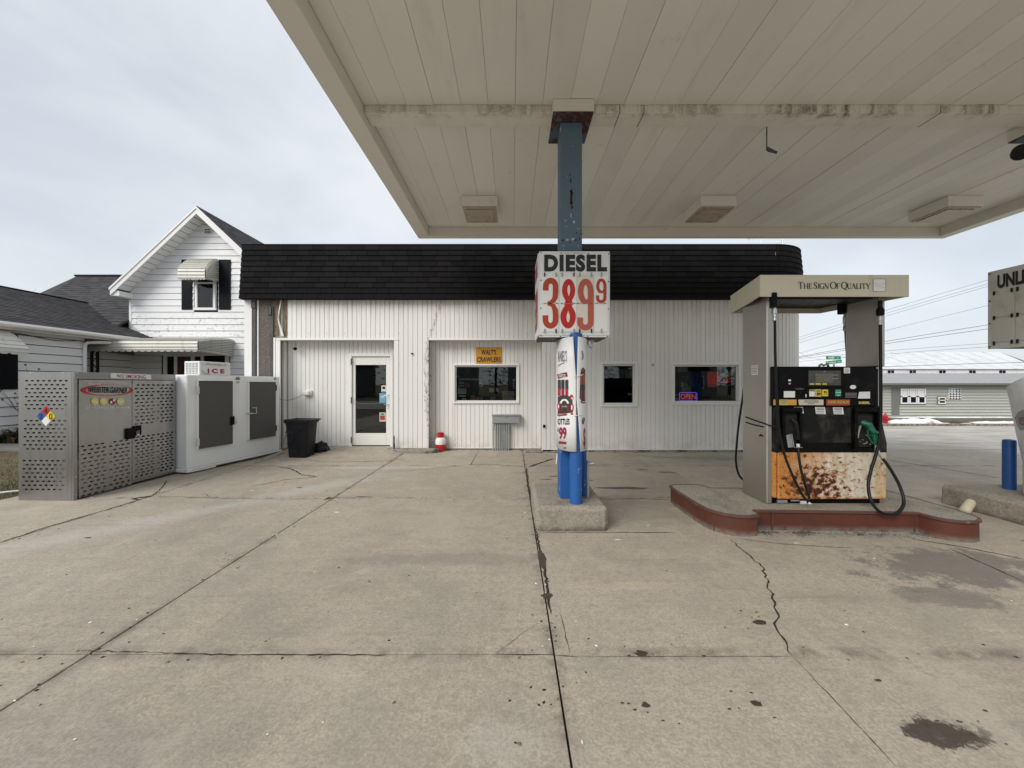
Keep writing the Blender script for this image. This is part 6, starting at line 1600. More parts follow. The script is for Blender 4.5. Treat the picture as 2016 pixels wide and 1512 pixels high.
for y0, y1 in ((250,528), (647,928), (1045,1330)):
    for k in range(8):
        y = 700+(y0+(y1-y0)*k/7)/5.04
        n, off = (8, 0) if k % 2 == 0 else (7, .5)
        base = (160-8*(y-750)/55/1)/5.04+20
        rows.append((ez(y), [ex(20+(150-(y-750)*.16)/5.04+11.5*(i+off)) for i in range(n)]))
mb = MB(); perf(mb, .012, CD, .0, 1.655, rows, .043, .019, lambda u, v: (0, u, v)); o = obj('end_panel', mb, M['steel_cage'], cage, local=True); md = o.modifiers.new('t', 'SOLIDIFY'); md.thickness = .004; md.offset = 0
def door_rows(xa, xb, blocks):
    rr = []
    for z0, z1, n, per in blocks:
        for k in range(n):
            z = z0+(z1-z0)*k/(n-1); m = 8; p = (xb-xa)/8.15
            c = [xa+p*(i+.42+(.32 if k % 2 else 0)) for i in range(m)]
            if k % 2 == 0: c = [q for i, q in enumerate(c) if i not in (per, )] 
            rr.append((z, [q for q in c if xa+.03 < q < xb-.03]))
    return rr
xs_ = cx(257); x_l0 = cx(152)
DL = MB(); perf(DL, x_l0, xs_-.004, .07, 1.555, door_rows(x_l0+.01, xs_-.02, [(cz(200,966), cz(200,873), 13, 4)]), .047, .020, lambda u, v: (u, -.022, v))
dl = obj('door', DL, M['steel_cage'], cage, local=True); md = dl.modifiers.new('t', 'SOLIDIFY'); md.thickness = .004
DR = MB(); perf(DR, xs_+.004, CL-.012, .07, 1.555, door_rows(xs_+.03, CL-.03, [(cz(300,930), cz(300,856), 14, 4), (cz(300,831), cz(300,758), 12, 4)]), .050, .021, lambda u, v: (u, -.022, v))
dr = obj('door', DR, M['steel_cage'], cage, local=True); md = dr.modifiers.new('t', 'SOLIDIFY'); md.thickness = .004
mb = MB()
for a, b in ((.0, x_l0-.004), ): mb.box(a, b, -.012, .03, .0, 1.655, .003)
mb.box(CL-.01, CL+.02, -.008, .03, .04, 1.56, .003); mb.box(.03, CL, -.006, .02, .035, .066, .003); mb.box(xs_-.003, xs_+.003, -.016, -.002, .07, 1.555)
obj('front_frame', mb, M['steel_cage'], cage, local=True)
mb = MB(); mb.box(.003, CL, -.026, .02, 1.562, 1.655, .003); obj('header', mb, M['steel_dark'], cage, local=True)
mb = MB(); mb.box(.004, CL, .02, CD, 1.60, 1.606); mb.box(.02, CL, .0, CD, .80, .812); mb.box(.02, CL, .0, CD, .07, .085); mb.box(.0, CL, CD, CD+.006, .0, 1.62); mb.box(CL, CL+.006, .03, CD, .0, 1.62)
for a, b in ((.0,.05),(CL-.05,CL)): mb.box(a+.005, b, .04, .10, 0, .07); mb.box(a+.005, b, CD-.1, CD-.04, 0, .07)
obj('shell', mb, M['steel_dark'], cage, local=True)
mb = MB()
for y in (.12, .55): mb.lathe_axis([(.008,0),(.008,.005),(.004,.008)], (-.003, y, 1.635), (-1,0,0), 8)
for z in (1.64, 1.585, 1.52, 1.37, .30, .07): mb.lathe_axis([(.008,0),(.008,.005),(.004,.008)], (x_l0*.5, -.012 if z < 1.56 else -.026, z), (0,-1,0), 8)
obj('rivet', mb, M['alu'], cage, local=True)
mb = MB(); q0, q1 = cx(244), cx(259); mb.box(q0, q1+.01, -.06, -.024, cz(250,864), cz(250,843), .006); mb.box(cx(258), cx(273), -.05, -.024, cz(265,857), cz(265,838), .006); obj('hasp', mb, M['pump_black'], cage, local=True)
mb = MB(); mb.lathe_axis([(.018,0),(.020,.01),(.018,.03)], (cx(262), -.075, cz(262,854)), (0,0,-1), 10); mb.tube([(cx(260),-.07,cz(262,854)),(cx(260),-.08,cz(262,848)),(cx(264),-.08,cz(262,848)),(cx(264),-.07,cz(262,854))], .005, 6); obj('padlock', mb, M['silver'], cage, local=True)
CF = lambda d: (lambda u, v: (cx(u), d, cz(u, v)))
hd = MB(); F1 = CF(-.029); hd.poly([F1(214,734.4), F1(294,738), F1(294,746.8), F1(214,744.5)]); obj('no_smoking_label', hd, M['label_white'], cage, local=True)
F2 = CF(-.032)
def slant(mb, s, u0, u1, t0, b0, t1, b1, fn, off=0., shear=0.):
    vs, fs, _ = glyph_mesh(s, off, 1.0)
    mb.flat([(x, y) for x, y in vs], fs, lambda x, y: fn(u0+(u1-u0)*(x+shear*y), (b0+(b1-b0)*x)*(1-y)+(t0+(t1-t0)*x)*y))
mb = MB(); slant(mb, 'NO SMOKING', 226.5, 283, 736.6, 743.4, 739, 745.8, F2, .008); obj('lettering', mb, M['ink_maroon'], cage, local=True)
G1, G2, G3 = CF(-.0285), CF(-.031), CF(-.034)
mb = MB(); n = 60; ringp = []
ctr, rx, ry = (207.3, 768.3), 51.5, 11.2
outr = [(ctr[0]+rx*math.cos(R(6*k)), ctr[1]-ry*math.sin(R(6*k))) for k in range(60)]
innr = [(ctr[0]+2.2+(rx-7)*math.cos(R(6*k-4)), ctr[1]-.3-(ry-.9)*math.sin(R(6*k))) for k in range(60)]
b = len(mb.v); mb.v += [G1(*p) for p in outr]+[G1(*p) for p in innr]; mb.f += [(b+k, b+(k+1) % 60, b+60+(k+1) % 60, b+60+k) for k in range(60) if not (6 <= k < 26 and False)]
obj('logo_swoosh', mb, M['digit_red'], cage, local=True)
mb = MB(); slant(mb, 'WEBSTER GARNER', 170, 246, 760.8, 772.6, 762.8, 774, G3, .02, .02); obj('logo_lettering', mb, M['shutter'], cage, local=True)
mb = MB(); slant(mb, 'WEBSTER GARNER', 169.2, 245.4, 760.2, 773, 762.2, 774.4, G2, .05, .02); obj('logo_outline', mb, M['silver'], cage, local=True)
mb = MB()
for x, y in ((182.5,790.3),(200,790.2),(233.8,790.6)): mb.disc(x, y, 7.4, 7.2, G1, 22)
obj('logo_disc', mb, M['ink_yellow'], cage, local=True)
mb = MB(); mb.disc(217.5, 790.3, 6.3, 6.5, G1, 22); obj('logo_disc', mb, M['ink_maroon'], cage, local=True)
mb = MB(); mb.disc(214.6, 792, 2.2, 2.6, G2, 8); mb.disc(220, 788, 2.0, 2.6, G2, 8); mb.rect(199, 201.2, 793.5, 787, G2); mb.ribbon([(228,790.3),(240,790.5)], 3, G2); mb.ribbon([(178,789),(184,791),(188,794)], 1.4, G2); obj('logo_mark', mb, M['label_white'], cage, local=True)
for q in (('CLIO ~ HOUGHTON LAKE  800-687-8181', 161, 252, 800.3, 804.8, 800.3, 804, G1, .01), ('Family Owned and Operated', 161, 246, 747.6, 750.6, 752, 755, G1, .0), ('Since 1937', 170, 195, 753.6, 757, 754.6, 758, G1, .0)):
    mb = MB(); slant(mb, *q); obj('contact_print', mb, M['label_white'], cage, local=True)
EN = lambda d: (lambda u, v: (-.0035-d, ex(u), ez(v)))
E1, E2 = EN(.001), EN(.004)
c0 = (89.2, 819.3); hw_, hh_ = 19.2, 20.2
for nm, (dx, dy), m in (('hazard_diamond',(0,-1),'digit_red'),('hazard_diamond',(-1,0),'ink_blue'),('hazard_diamond',(1,0),'label_yellow'),('hazard_diamond',(0,1),'label_white')):
    if m == 'ink_blue' and 'ink_blue' not in M: M['ink_blue'] = pbr('ink_blue', (.012,.09,.36), .5, var=.05, bump=0)
    a, b2 = c0[0]+dx*hw_/2, c0[1]+dy*hh_/2
    mb = MB(); mb.poly([E1(a, b2-hh_/2+.25), E1(a+hw_/2-.25, b2), E1(a, b2+hh_/2-.25), E1(a-hw_/2+.25, b2)]); obj(nm, mb, M[m], cage, local=True)
mb = MB(); text(mb, '4', 85.4, 92.6, 815.5, 803, E2, .02); text(mb, '2', 75.4, 83, 825.8, 814.6, E2, .015); text(mb, '0', 96.2, 103, 826, 813.6, E2, .015); obj('hazard_digits', mb, M['ink'], cage, local=True)
# white cylinders standing inside
cyl = thing('gas_cylinder', 'white gas cylinder on the lower level of the cage, first from the hazard diamond end', 'gas cylinder', (0,0,0), group='gas cylinders inside the cage')
mb = MB(); mb.lathe([(.12,0),(.15,.03),(.155,.06),(.155,.30),(.14,.36),(.08,.40),(.02,.41)], (0,0,0), 18); obj('tank', mb, M['cyl_white'], cyl, local=True, smooth=True)
mb = MB(); mb.lathe([(.10,.38),(.105,.46),(.095,.46),(.09,.39)], (0,0,0), 14); mb.lathe([(.02,.40),(.025,.45),(.015,.46)], (0,0,0), 8); obj('collar', mb, M['cyl_white'], cyl, local=True, smooth=True)
first = True
for zl in (.087, .814):
    for i in range(4):
        for j in (0,):
            x, y = .20+.345*i, .24
            w = Vector((CA.x, CA.y, 0)) + Vector((cd.x, cd.y, 0))*x + Vector((-cd.y, cd.x, 0))*y
            if first: cyl.location = (w.x, w.y, zl); first = False
            else:
                c = dup(cyl, (0,0,0), cyl['label']); c.location = (w.x, w.y, zl)
                c['label'] = ('white gas cylinder on the %s level of the cage, %s from the hazard diamond end' % ('lower' if zl < .5 else 'upper', ('first','second','third','last')[i]))

# ------------------------------------------------------------------ ice freezer
IA, IB = Vector((PX(368,6.38), 6.38)), Vector((PX(551,8.27), 8.27))
idv = IB-IA; IL = idv.length; idv.normalize()
ice = thing('ice_freezer', 'white outdoor ice freezer with two dark grey doors and a small ICE unit on top', 'ice freezer', (IA.x, IA.y, 0), math.atan2(idv.y, idv.x))
ix = lambda px: along(px, IA, idv)
def izz(px, py): t = ix(px); return PZ(py, (IA+idv*t).y)
mb = MB(); mb.box(0, IL, 0, .86, .085, 1.655, .014); obj('cabinet', mb, M['chest_white'], ice, local=True)
mb = MB(); mb.box(-.02, IL+.12, -.02, .03, .055, .083, .004); mb.box(-.02, .05, -.03, .86, .03, .08, .004); mb.box(.0, IL, .05, .82, .03, .084); mb.box(.02, .5, -.01, .06, .02, .054, .004)
obj('skid', mb, M['white_trim'], ice, local=True)
mb = MB(); [mb.box(x, x+.09, .1, .2, 0, .03) for x in (.1, .9, IL-.15)]; obj('shim', mb, M['old_wood'], ice, local=True)
for k, (xa, xb, yt, yb) in enumerate(((389,455,750,884),(489,540,752,866))):
    a, b = ix(xa), ix(xb); z1, z0 = izz(xa, yt), izz(xa, yb)
    mb = MB(); mb.box(a, b, -.045, -.006, z0, z1, .006); dr_ = obj('door', mb, M['chest_grey'], ice, local=True)
    mb = MB(); mb.box(a-.015, b+.02, -.06, -.002, z1+.002, z1+.022, .003); mb.box(a-.03, a-.003, -.035, -.002, z0, z1, .003); obj('door_trim', mb, M['white_trim'], dr_, local=True)
    mb = MB()
    if k == 0:
        for z in (z1-.16, z0+.12): mb.box(a-.055, a-.008, -.06, -.036, z-.065, z+.065, .006)
    else:
        for z in (z1-.12, z0+.16): mb.box(b+.003, b+.02, -.05, -.002, z-.06, z+.06, .004)
    obj('hinge', mb, M['alu'] if k == 0 else M['iron'], dr_, local=True)
    mb = MB()
    if k == 0:
        h = ix(451); zc = izz(451, 829); mb.box(h-.02, b+.01, -.075, -.046, zc-.07, zc+.09, .006)
        obj('latch', mb, M['pump_black'], dr_, local=True)
        mb = MB(); mb.box(b+.0, b+.055, -.075, -.046, zc-.055, zc-.0, .005); mb.tube([(b+.008,-.06,zc),(b+.008,-.06,zc+.05),(b+.045,-.06,zc+.05),(b+.045,-.06,zc)], .006, 6); obj('padlock', mb, M['silver'], dr_, local=True)
    else:
        h = ix(493); zc = izz(493, 809); mb.tube([(h,-.05,zc+.06),(h+.05,-.09,zc+.06),(h+.05,-.09,zc-.05),(h,-.05,zc-.05)], .010, 7); mb.box(a-.07, h, -.06, -.02, zc-.06, zc-.03, .004); obj('latch', mb, M['silver'], dr_, local=True)
mb = MB(); IF = lambda u, v: (ix(u), -.0025, izz(u, v)); mb.disc(468, 745.3, 4.8, 3.4, IF, 18); [mb.rect(464.5, 471.5, 752.4+2*k, 751.2+2*k, IF) for k in range(2)]; mb.rect(539, 544, 747.5, 744, IF); obj('badge', mb, M['ink_grey'], ice, local=True)
ua, ub_ = ix(394), ix(455); uz = 1.893
mb = MB(); mb.box(ua, ub_, .012, .34, 1.657, uz, .008); un = obj('cooling_unit', mb, M['chest_white'], ice, local=True)
mb = MB(); UF = lambda d: (lambda u, v: (ix(u), .012-d, izz(u, v)))
U1, U2, U3 = UF(.002), UF(.0045), UF(.007)
mb.poly([U1(397.5,713.5), U1(453,715.5), U1(453,736), U1(397.5,737.5)]); obj('sign_face', mb, M['label_white'], un, local=True)
mb = MB(); slant(mb, 'Packaged', 407, 446, 714.5, 719.5, 717, 722, U2, .0); obj('lettering', mb, M['ink_grey'], un, local=True)
mb = MB(); slant(mb, 'I C E', 409.5, 442.5, 725.2, 734.8, 726.6, 735.4, U2, .05); obj('ice_lettering', mb, M['ink_maroon'], un, local=True)
mb = MB(); mb.ribbon([(398,730),(404,735),(414,737)], 1.8, U2); mb.ribbon([(400,717.5),(446,716)], .5, U2)
obj('sign_print', mb, M['galv'], un, local=True)
mb = MB()
for i in range(4):
    for j in range(7):
        y0 = .05+.068*i; z0 = 1.675+.0285*j; mb.box(ua-.004, ua+.004, y0, y0+.05, z0, z0+.019)
obj('louvre', mb, M['galv'], un, local=True)
# ------------------------------------------------------------------ white gabled house on the left
YG = 14.0
house = thing('gable_house', 'white two-storey house with steep gable, black shutters and a striped metal window awning', 'house', (-11.05, 17, 0))
gxc, gsl, gpk = -11.05, .945, 7.56                 # gable centre, slope, wall peak
hl, hr = -13.89, -8.21
hw = lambda z: min(hr-gxc, max(0, (gpk-z)/gsl))
mb = MB()
mb.prism([(hl,0),(hr,0),(hr,gpk-gsl*(hr-gxc)-.02),(gxc,gpk-.02),(hl,gpk-gsl*(gxc-hl)-.02)], 'y', YG+.012, 22)
hwall = obj('wall', mb, M['dark_gap'], house)
WIN = (-11.46, -10.79, 4.22, 5.62)
H8 = .2275
def board(pts, Y, m, parent):
    """one lapped board: its foot stands proud of its head"""
    k = MB(); (a0, a1, z0), (b0, b1, z1) = pts
    k.loft([[(a0,Y-.026,z0+.004),(a1,Y-.026,z0+.004),(a1,Y+.006,z0+.008),(a0,Y+.006,z0+.008)], [(b0,Y-.004,z1+.004),(b1,Y-.004,z1+.004),(b1,Y+.006,z1+.004),(b0,Y+.006,z1+.004)]])
    obj('siding_board', k, m, parent)
z = .25
while z < gpk-.06:
    z1 = min(z+H8-.008, gpk-.02); mid = (z+z1)/2
    a, b = hw(z), hw(z1)
    m = M['siding_mould'] if 2.9 < z < 4.3 else M['siding']
    segs = [(gxc-a, gxc+a, gxc-b, gxc+b)]
    if WIN[2]-.09 < mid < WIN[3]+.09: segs = [(gxc-a, WIN[0]-.105, gxc-b, WIN[0]-.105), (WIN[1]+.105, gxc+a, WIN[1]+.105, gxc+b)]
    if mid < 2.5: segs = [(gxc-a, -12.75, gxc-b, -12.75), (-10.25, gxc+a, -10.25, gxc+b)]
    for s in segs:
        if s[1]-s[0] > .05: board(((s[0], s[1], z), (s[2], s[3], z1)), YG, m, hwall)
    z += H8
mb = MB(); mb.box(hl-.03, hl+.06, YG-.03, YG+.05, .2, gpk-gsl*(gxc-hl)-.05, .004); obj('corner_board', mb, M['house_trim'], house)
# roof slabs with ridge receding, rake boards, soffit slats and the boxed eave return
oh = 13.5; rt = .10; pk = gpk+.19
for s in (-1, 1):
    ex_, ez_ = gxc+s*3.02, pk-gsl*3.02
    mb = MB(); n = 18
    for k in range(n):                              # shingle courses as shallow steps
        f0, f1 = k/n, (k+1)/n; xa, za = gxc+s*3.02*f0, pk-gsl*3.02*f0; xb, zb = gxc+s*3.02*f1, pk-gsl*3.02*f1
        mb.loft([[(xa,oh-.02,za),(xb,oh-.02,zb+.018),(xb,oh-.02,zb-.05),(xa,oh-.02,za-.05)], [(xa,22.3,za),(xb,22.3,zb+.018),(xb,22.3,zb-.05),(xa,22.3,za-.05)]])
    rf = obj('roof', mb, M['roof_wing'], house)
    mb = MB(); w = .24; mb.prism([(gxc,pk-.045),(ex_,ez_-.045),(ex_,ez_-.045-w),(gxc,pk-.045-w)], 'y', oh-.045, oh-.005); obj('rake_board', mb, M['house_trim'], house)
    mb = MB(); mb.prism([(gxc,pk-.03),(ex_+s*.02,ez_-.03),(ex_+s*.02,ez_-.11),(gxc,pk-.11)], 'y', oh-.07, oh-.047); obj('rake_trim', mb, M['house_trim'], house)
    ns = 17; 
    for k in range(ns):
        f0, f1 = (k+.06)/ns, (k+.94)/ns; L = 2.86
        a, b = (gxc+s*L*f0, pk-.20-gsl*L*f0), (gxc+s*L*f1, pk-.20-gsl*L*f1)
        mb = MB(); mb.loft([[(a[0],oh,a[1]),(b[0],oh,b[1]),(b[0],oh,b[1]+.012),(a[0],oh,a[1]+.012)], [(a[0],YG+.01,a[1]),(b[0],YG+.01,b[1]),(b[0],YG+.01,b[1]+.012),(a[0],YG+.01,a[1]+.012)]]); obj('soffit_slat', mb, M['house_trim'], rf)
    mb = MB(); mb.box(ex_-.01, ex_-s*.28, oh, YG+.2, ez_-.30, ez_-.12, .004); obj('eave_return', mb, M['house_trim'], house)
mb = MB(); mb.box(gxc-.20+.06, gxc+.08+.06, YG-.04, YG-.015, 6.95, 7.16, .004); vt = obj('gable_vent', mb, M['house_trim'], house)
for k in range(3):
    mb = MB(); mb.box(gxc-.17+.06, gxc+.05+.06, YG-.046, YG-.038, 6.975+.058*k, 7.005+.058*k); obj('slot', mb, M['dark_gap'], vt)
def house_window(par, x0, x1, z0, z1, Y, mullion=None, tr=.09, glassm='glass', back=True):
    mb = MB()
    for a, b, c, d in ((x0-tr, x1+tr, z1, z1+tr), (x0-tr-.02, x1+tr+.02, z0-tr, z0), (x0-tr, x0, z0, z1), (x1, x1+tr, z0, z1)): mb.box(a, b, Y-.05, Y+.03, c, d, .005)
    if mullion: mb.box(x0, x1, Y-.035, Y+.03, mullion-.03, mullion+.03, .004)
    w = obj('window', mb, M['house_trim'], par)
    mb = MB(); mb.box(x0, x1, Y-.004, Y+.002, z0, z1); obj('pane', mb, M[glassm], w)
    if back:
        mb = MB(); xs = lin(x0, x1, 16); k0 = 0
        mb.v = [(x, Y+.008+.003*math.sin(i*1.9), zz) for zz in (z0, z1) for i, x in enumerate(xs)]; mb.f = [(i, i+1, 17+i+1, 17+i) for i in range(16)]
        obj('curtain', mb, M['curtain'], w)
    return w
house_window(house, WIN[0]+.05, WIN[1]-.05, WIN[2]+.05, WIN[3]-.05, YG-.02, 5.17)
def shutter(x0, x1, z0, z1, Y, par):
    mb = MB(); mb.box(x0, x1, Y-.045, Y-.022, z0, z1, .004)
    n = 26
    for k in range(n):
        if abs(k-n/2) > 1: mb.box(x0+.04, x1-.04, Y-.052, Y-.044, z0+.05+(z1-z0-.1)*k/n, z0+.05+(z1-z0-.1)*(k+.62)/n)
    obj('shutter', mb, M['shutter'], par)
shutter(-12.0, -11.62, 4.20, 6.02, YG, house); shutter(-10.65, -10.22, 4.20, 6.02, YG, house)
def awning(x0, x1, Y1, Y0, ztb, ztf, zlip, zsb, name, label, step, slats=8):
    """stepped metal awning: slats along the front, closed scalloped ends; Y1 wall, Y0 front edge"""
    t = thing(name, label, 'awning', ((x0+x1)/2, Y1, zlip))
    prof = [(Y1-.02, ztb)] + [(Y1+(Y0-Y1)*f, ztb+(ztf-ztb)*(f**1.8)) for f in lin(.12, 1, slats)] 
    prof += [(Y0-.02, ztf-(ztf-zlip)*.35), (Y0-.02, ztf-(ztf-zlip)*.7), (Y0-.005, zlip)]
    for (ya, za), (yb, zb) in zip(prof, prof[1:]):
        mb = MB(); d = .03; mb.loft([[(x0,ya,za),(x1,ya,za),(x1,ya+.004,za-.012),(x0,ya+.004,za-.012)], [(x0,yb-d,zb+d*.4),(x1,yb-d,zb+d*.4),(x1,yb,zb-.012),(x0,yb,zb-.012)]]); obj('slat', mb, M['awning'], t)
    for x in (x0, x1):
        s = 1 if x == x1 else -1
        mb = MB(); top = lambda y: max([z for yy, z in prof]) if False else None
        # closed end in strips that follow the fall of the front
        n = 9; ys = lin(Y1-.02, Y0, 18)
        def ztop(y):
            for (ya, za), (yb, zb) in zip(prof, prof[1:]):
                if yb <= y <= ya: return za+(zb-za)*((ya-y)/max(1e-6, ya-yb))
            return prof[-4][1]
        zbt = lambda y: zsb+(zlip-zsb)*((Y1-y)/(Y1-Y0))
        for k in range(n):
            f0, f1 = (k+.10)/n, (k+.90)/n
            rr_ = [[(x+s*(.0 if e else .035), y, zbt(y)+(ztop(y)-zbt(y))*(f1 if e else f0)+(.0 if e else 0)) for y in ys] for e in (1, 0)]
            mb.loft(rr_, False, False, closed=False)
        obj('end_panel', mb, M['awning'], t)
        mb = MB(); mb.loft([[(x-s*.012, y, zbt(y)) for y in ys], [(x-s*.012, y, ztop(y)-.004) for y in ys]], False, False, closed=False); obj('end_backing', mb, M['awning_dark'], t)
        mb = MB()
        for k in range(8 if Y1-Y0 < 1 else 14):
            m_ = 8 if Y1-Y0 < 1 else 14
            a, b = Y1-.02+(Y0-Y1)*k/m_, Y1-.02+(Y0-Y1)*(k+1)/m_; c = (a+b)/2
            mb.poly([(x+s*.006,a,zbt(a)+.01), (x+s*.006,b,zbt(b)+.01), (x+s*.006,b,zbt(b)-.01), (x+s*.006,c,zbt(c)-.055), (x+s*.006,a,zbt(a)-.01)])
        obj('scallop', mb, M['awning'], t)
    mb = MB(); n = int((x1-x0)/step)
    for k in range(n):
        a, b = x0+(x1-x0)*k/n, x0+(x1-x0)*(k+1)/n; c = (a+b)/2
        mb.poly([(a,Y0-.008,zlip+.004),(b,Y0-.008,zlip+.004),(b,Y0-.008,zlip-.02),(c+(b-a)*.25,Y0-.008,zlip-.055),(c-(b-a)*.25,Y0-.008,zlip-.055),(a,Y0-.008,zlip-.02)])
    obj('valance', mb, M['awning'], t)
    return t
awning(-11.60, -10.66, YG-.03, 13.37, 6.02, 5.52, 5.18, 5.25, 'window_awning', 'small striped metal awning over the upstairs window of the gabled house', .10)
awning(-13.72, -10.13, YG-.03, 12.41, 3.12, 2.90, 2.60, 2.53, 'porch_awning', 'long striped metal awning over the porch of the gabled house', .20, 9)
# porch wall below the awning: door between sidelights and a dark screen
mb = MB(); mb.box(-12.7, -10.3, YG-.005, YG+.05, .3, 2.6); obj('porch_wall', mb, M['siding'], house)
for a, b in ((-12.66,-12.54),(-12.27,-12.17),(-11.66,-11.54),(-11.30,-11.20),(-10.42,-10.30)):
    mb = MB(); mb.box(a, b, YG-.05, YG-.006, .3, 2.6, .006); obj('post_trim', mb, M['house_trim'], house)
mb = MB(); mb.box(-12.165, -11.665, YG-.02, YG-.006, .3, 2.5); obj('porch_door', mb, M['door_brown'], house)
mb = MB(); mb.box(-12.535, -12.275, YG-.012, YG-.006, .4, 2.5); mb.box(-11.535, -11.305, YG-.012, YG-.006, .4, 2.5); obj('sidelight', mb, M['interior'], house)
mb = MB(); mb.box(-10.9+.0, -10.425, YG-.02, YG-.006, .6, 2.55); mb.box(-11.195, -10.9, YG-.02, YG-.006, .6, 2.55); obj('porch_screen', mb, M['shutter'], house)
# ------------------------------------------------------------------ low wing with its long shingled roof
wing = thing('house_wing', 'low white clapboard wing with a grey shingled roof and white gutter running towards the gable', 'house wing', (-16, 11, 0))
XW, WY0, WY1 = -13.2, 6.6, 11.85
mb = MB(); mb.box(-20.6, XW-.012, WY0, WY1, 0, 2.93); mb.box(-20.6, -13.86, WY1, 15.5, 0, 2.93); ww = obj('wall', mb, M['dark_gap'], wing)
z = .18
while z < 2.9:
    z1 = min(z+.228, 2.93)
    for (xw, ya, yb) in ((XW, WY0, WY1), (-13.85, WY1+.02, YG-.03)):
        k = MB(); k.loft([[(xw+.034,ya,z+.008),(xw+.034,yb,z+.008),(xw-.006,yb,z+.008),(xw-.006,ya,z+.008)], [(xw+.004,ya,z1),(xw+.004,yb,z1),(xw-.006,yb,z1),(xw-.006,ya,z1)]]); obj('siding_board', k, M['siding'], ww)
    z += .24
rx0, rz0, rx1, rz1 = -12.86, 3.09, -16.9, 4.72
mb = MB(); n = 24
for k in range(n):
    xa, xb = rx0+(rx1-rx0)*k/n, rx0+(rx1-rx0)*(k+1)/n; za, zb = rz0+(rz1-rz0)*k/n, rz0+(rz1-rz0)*(k+1)/n
    mb.loft([[(xa,6.3,za+.016),(xb,6.3,zb),(xb,6.3,zb-.05),(xa,6.3,za-.05)], [(xa,13.99,za+.016),(xb,13.99,zb),(xb,13.99,zb-.05),(xa,13.99,za-.05)]])
    if xa < -13.95: mb.loft([[(xa,13.99,za+.016),(xb,13.99,zb),(xb,13.99,zb-.05),(xa,13.99,za-.05)], [(xa,15.7,za+.016),(xb,15.7,zb),(xb,15.7,zb-.05),(xa,15.7,za-.05)]])
mb.poly([(rx1,6.3,rz1),(rx1,15.7,rz1),(-20.9,15.7,3.09),(-20.9,6.3,3.09)])
obj('roof', mb, M['roof_wing'], wing)
mb = MB(); mb.box(rx1-.10, rx1+.10, 6.3, 15.7, rz1-.03, rz1+.02, .01); obj('ridge_cap', mb, M['shutter'], wing)
mb = MB(); mb.prism([(-12.88,3.09),(-12.80,3.085),(-12.755,3.02),(-12.765,2.97),(-12.80,2.94),(-12.88,2.93)], 'y', 6.3, 13.42); mb.box(-12.84, -12.745, 13.42, 13.43, 2.95, 3.09); obj('gutter', mb, M['gutter'], wing)
mb = MB(); mb.box(-12.90, -12.882, 6.3, 13.9, 2.90, 3.08); mb.box(-13.2, -12.90, 6.3, 13.9, 2.90, 2.915); obj('fascia', mb, M['house_trim'], wing)
mb = MB(); mb.tube(smooth_path([(-12.82, 13.0-.2, 2.95), (-12.83, 12.75, 2.86), (-13.02, 12.05, 2.80), (-13.11, 11.86, 2.76), (-13.13, 11.82, 2.6), (-13.13, 11.82, 1.8), (-13.13, 11.82, .1)], 4), .048, 8); obj('downspout', mb, M['house_trim'], wing, smooth=True)
mb = MB(); mb.tube(smooth_path([(-13.16, 9.5, 2.86), (-13.15, 10.3, 2.84), (-13.15, 11.0, 2.76), (-13.1, 11.5, 2.79), (-13.0, 12.2, 2.86), (-12.95, 12.6, 2.88)], 5), .010, 5); obj('cable', mb, M['wire'], wing)
# its window at the left edge, shutter and awning
mb = MB(); mb.box(XW+.022, XW+.05, 8.2, 9.3, 1.0, 2.4, .004); wn = obj('window', mb, M['house_trim'], wing)
mb = MB(); mb.box(XW+.052, XW+.056, 8.28, 9.22, 1.08, 2.32); obj('pane', mb, M['glass'], wn)
mb = MB(); mb.box(XW+.022, XW+.05, 9.45, 10.24, 1.36, 2.80, .004)
[mb.box(XW+.05, XW+.058, 9.5, 10.19, 1.42+.055*k, 1.455+.055*k) for k in range(24)]
obj('shutter', mb, M['shutter'], wing)
wa = thing('window_awning', 'striped metal awning at the left edge over the window of the low wing', 'awning', (-12.9, 9, 2.2))
prof = [(XW+.03, 2.93), (XW+.2, 2.85), (XW+.38, 2.73), (XW+.52, 2.60), (XW+.63, 2.49), (XW+.70, 2.40), (XW+.70, 2.30)]
for (xa, za), (xb, zb) in zip(prof, prof[1:]):
    mb = MB(); mb.loft([[(xa,7.4,za),(xa,9.95,za),(xa-.005,9.95,za-.012),(xa-.005,7.4,za-.012)], [(xb+.015,7.4,zb+.006),(xb+.015,9.95,zb+.006),(xb,9.95,zb-.012),(xb,7.4,zb-.012)]]); obj('slat', mb, M['awning'], wa)
mb = MB()
for k in range(13): a = 7.4+.196*k; mb.poly([(XW+.708,a,2.305),(XW+.708,a+.196,2.305),(XW+.708,a+.196,2.28),(XW+.708,a+.147,2.245),(XW+.708,a+.049,2.245),(XW+.708,a,2.28)])
obj('valance', mb, M['awning'], wa)
mb = MB(); mb.poly([(x,9.952,z) for x, z in prof]+[(XW+.03,9.952,2.30)]); obj('end_panel', mb, M['awning_dark'], wa)
# iron porch post
ip = thing('porch_post', 'black openwork iron post under the left end of the porch awning', 'porch post', (-13.55, 12.5, 0))
for x in (-13.66, -13.47):
    mb = MB(); mb.box(x-.028, x+.028, 12.47, 12.53, 0, 2.62, .004); obj('bar', mb, M['iron'], ip)
mb = MB()
for k in range(6): mb.tube([(-13.64,12.5,.2+.4*k),(-13.5,12.5,.38+.4*k),(-13.64,12.5,.58+.4*k)], .010, 5)
obj('scroll', mb, M['iron'], ip)
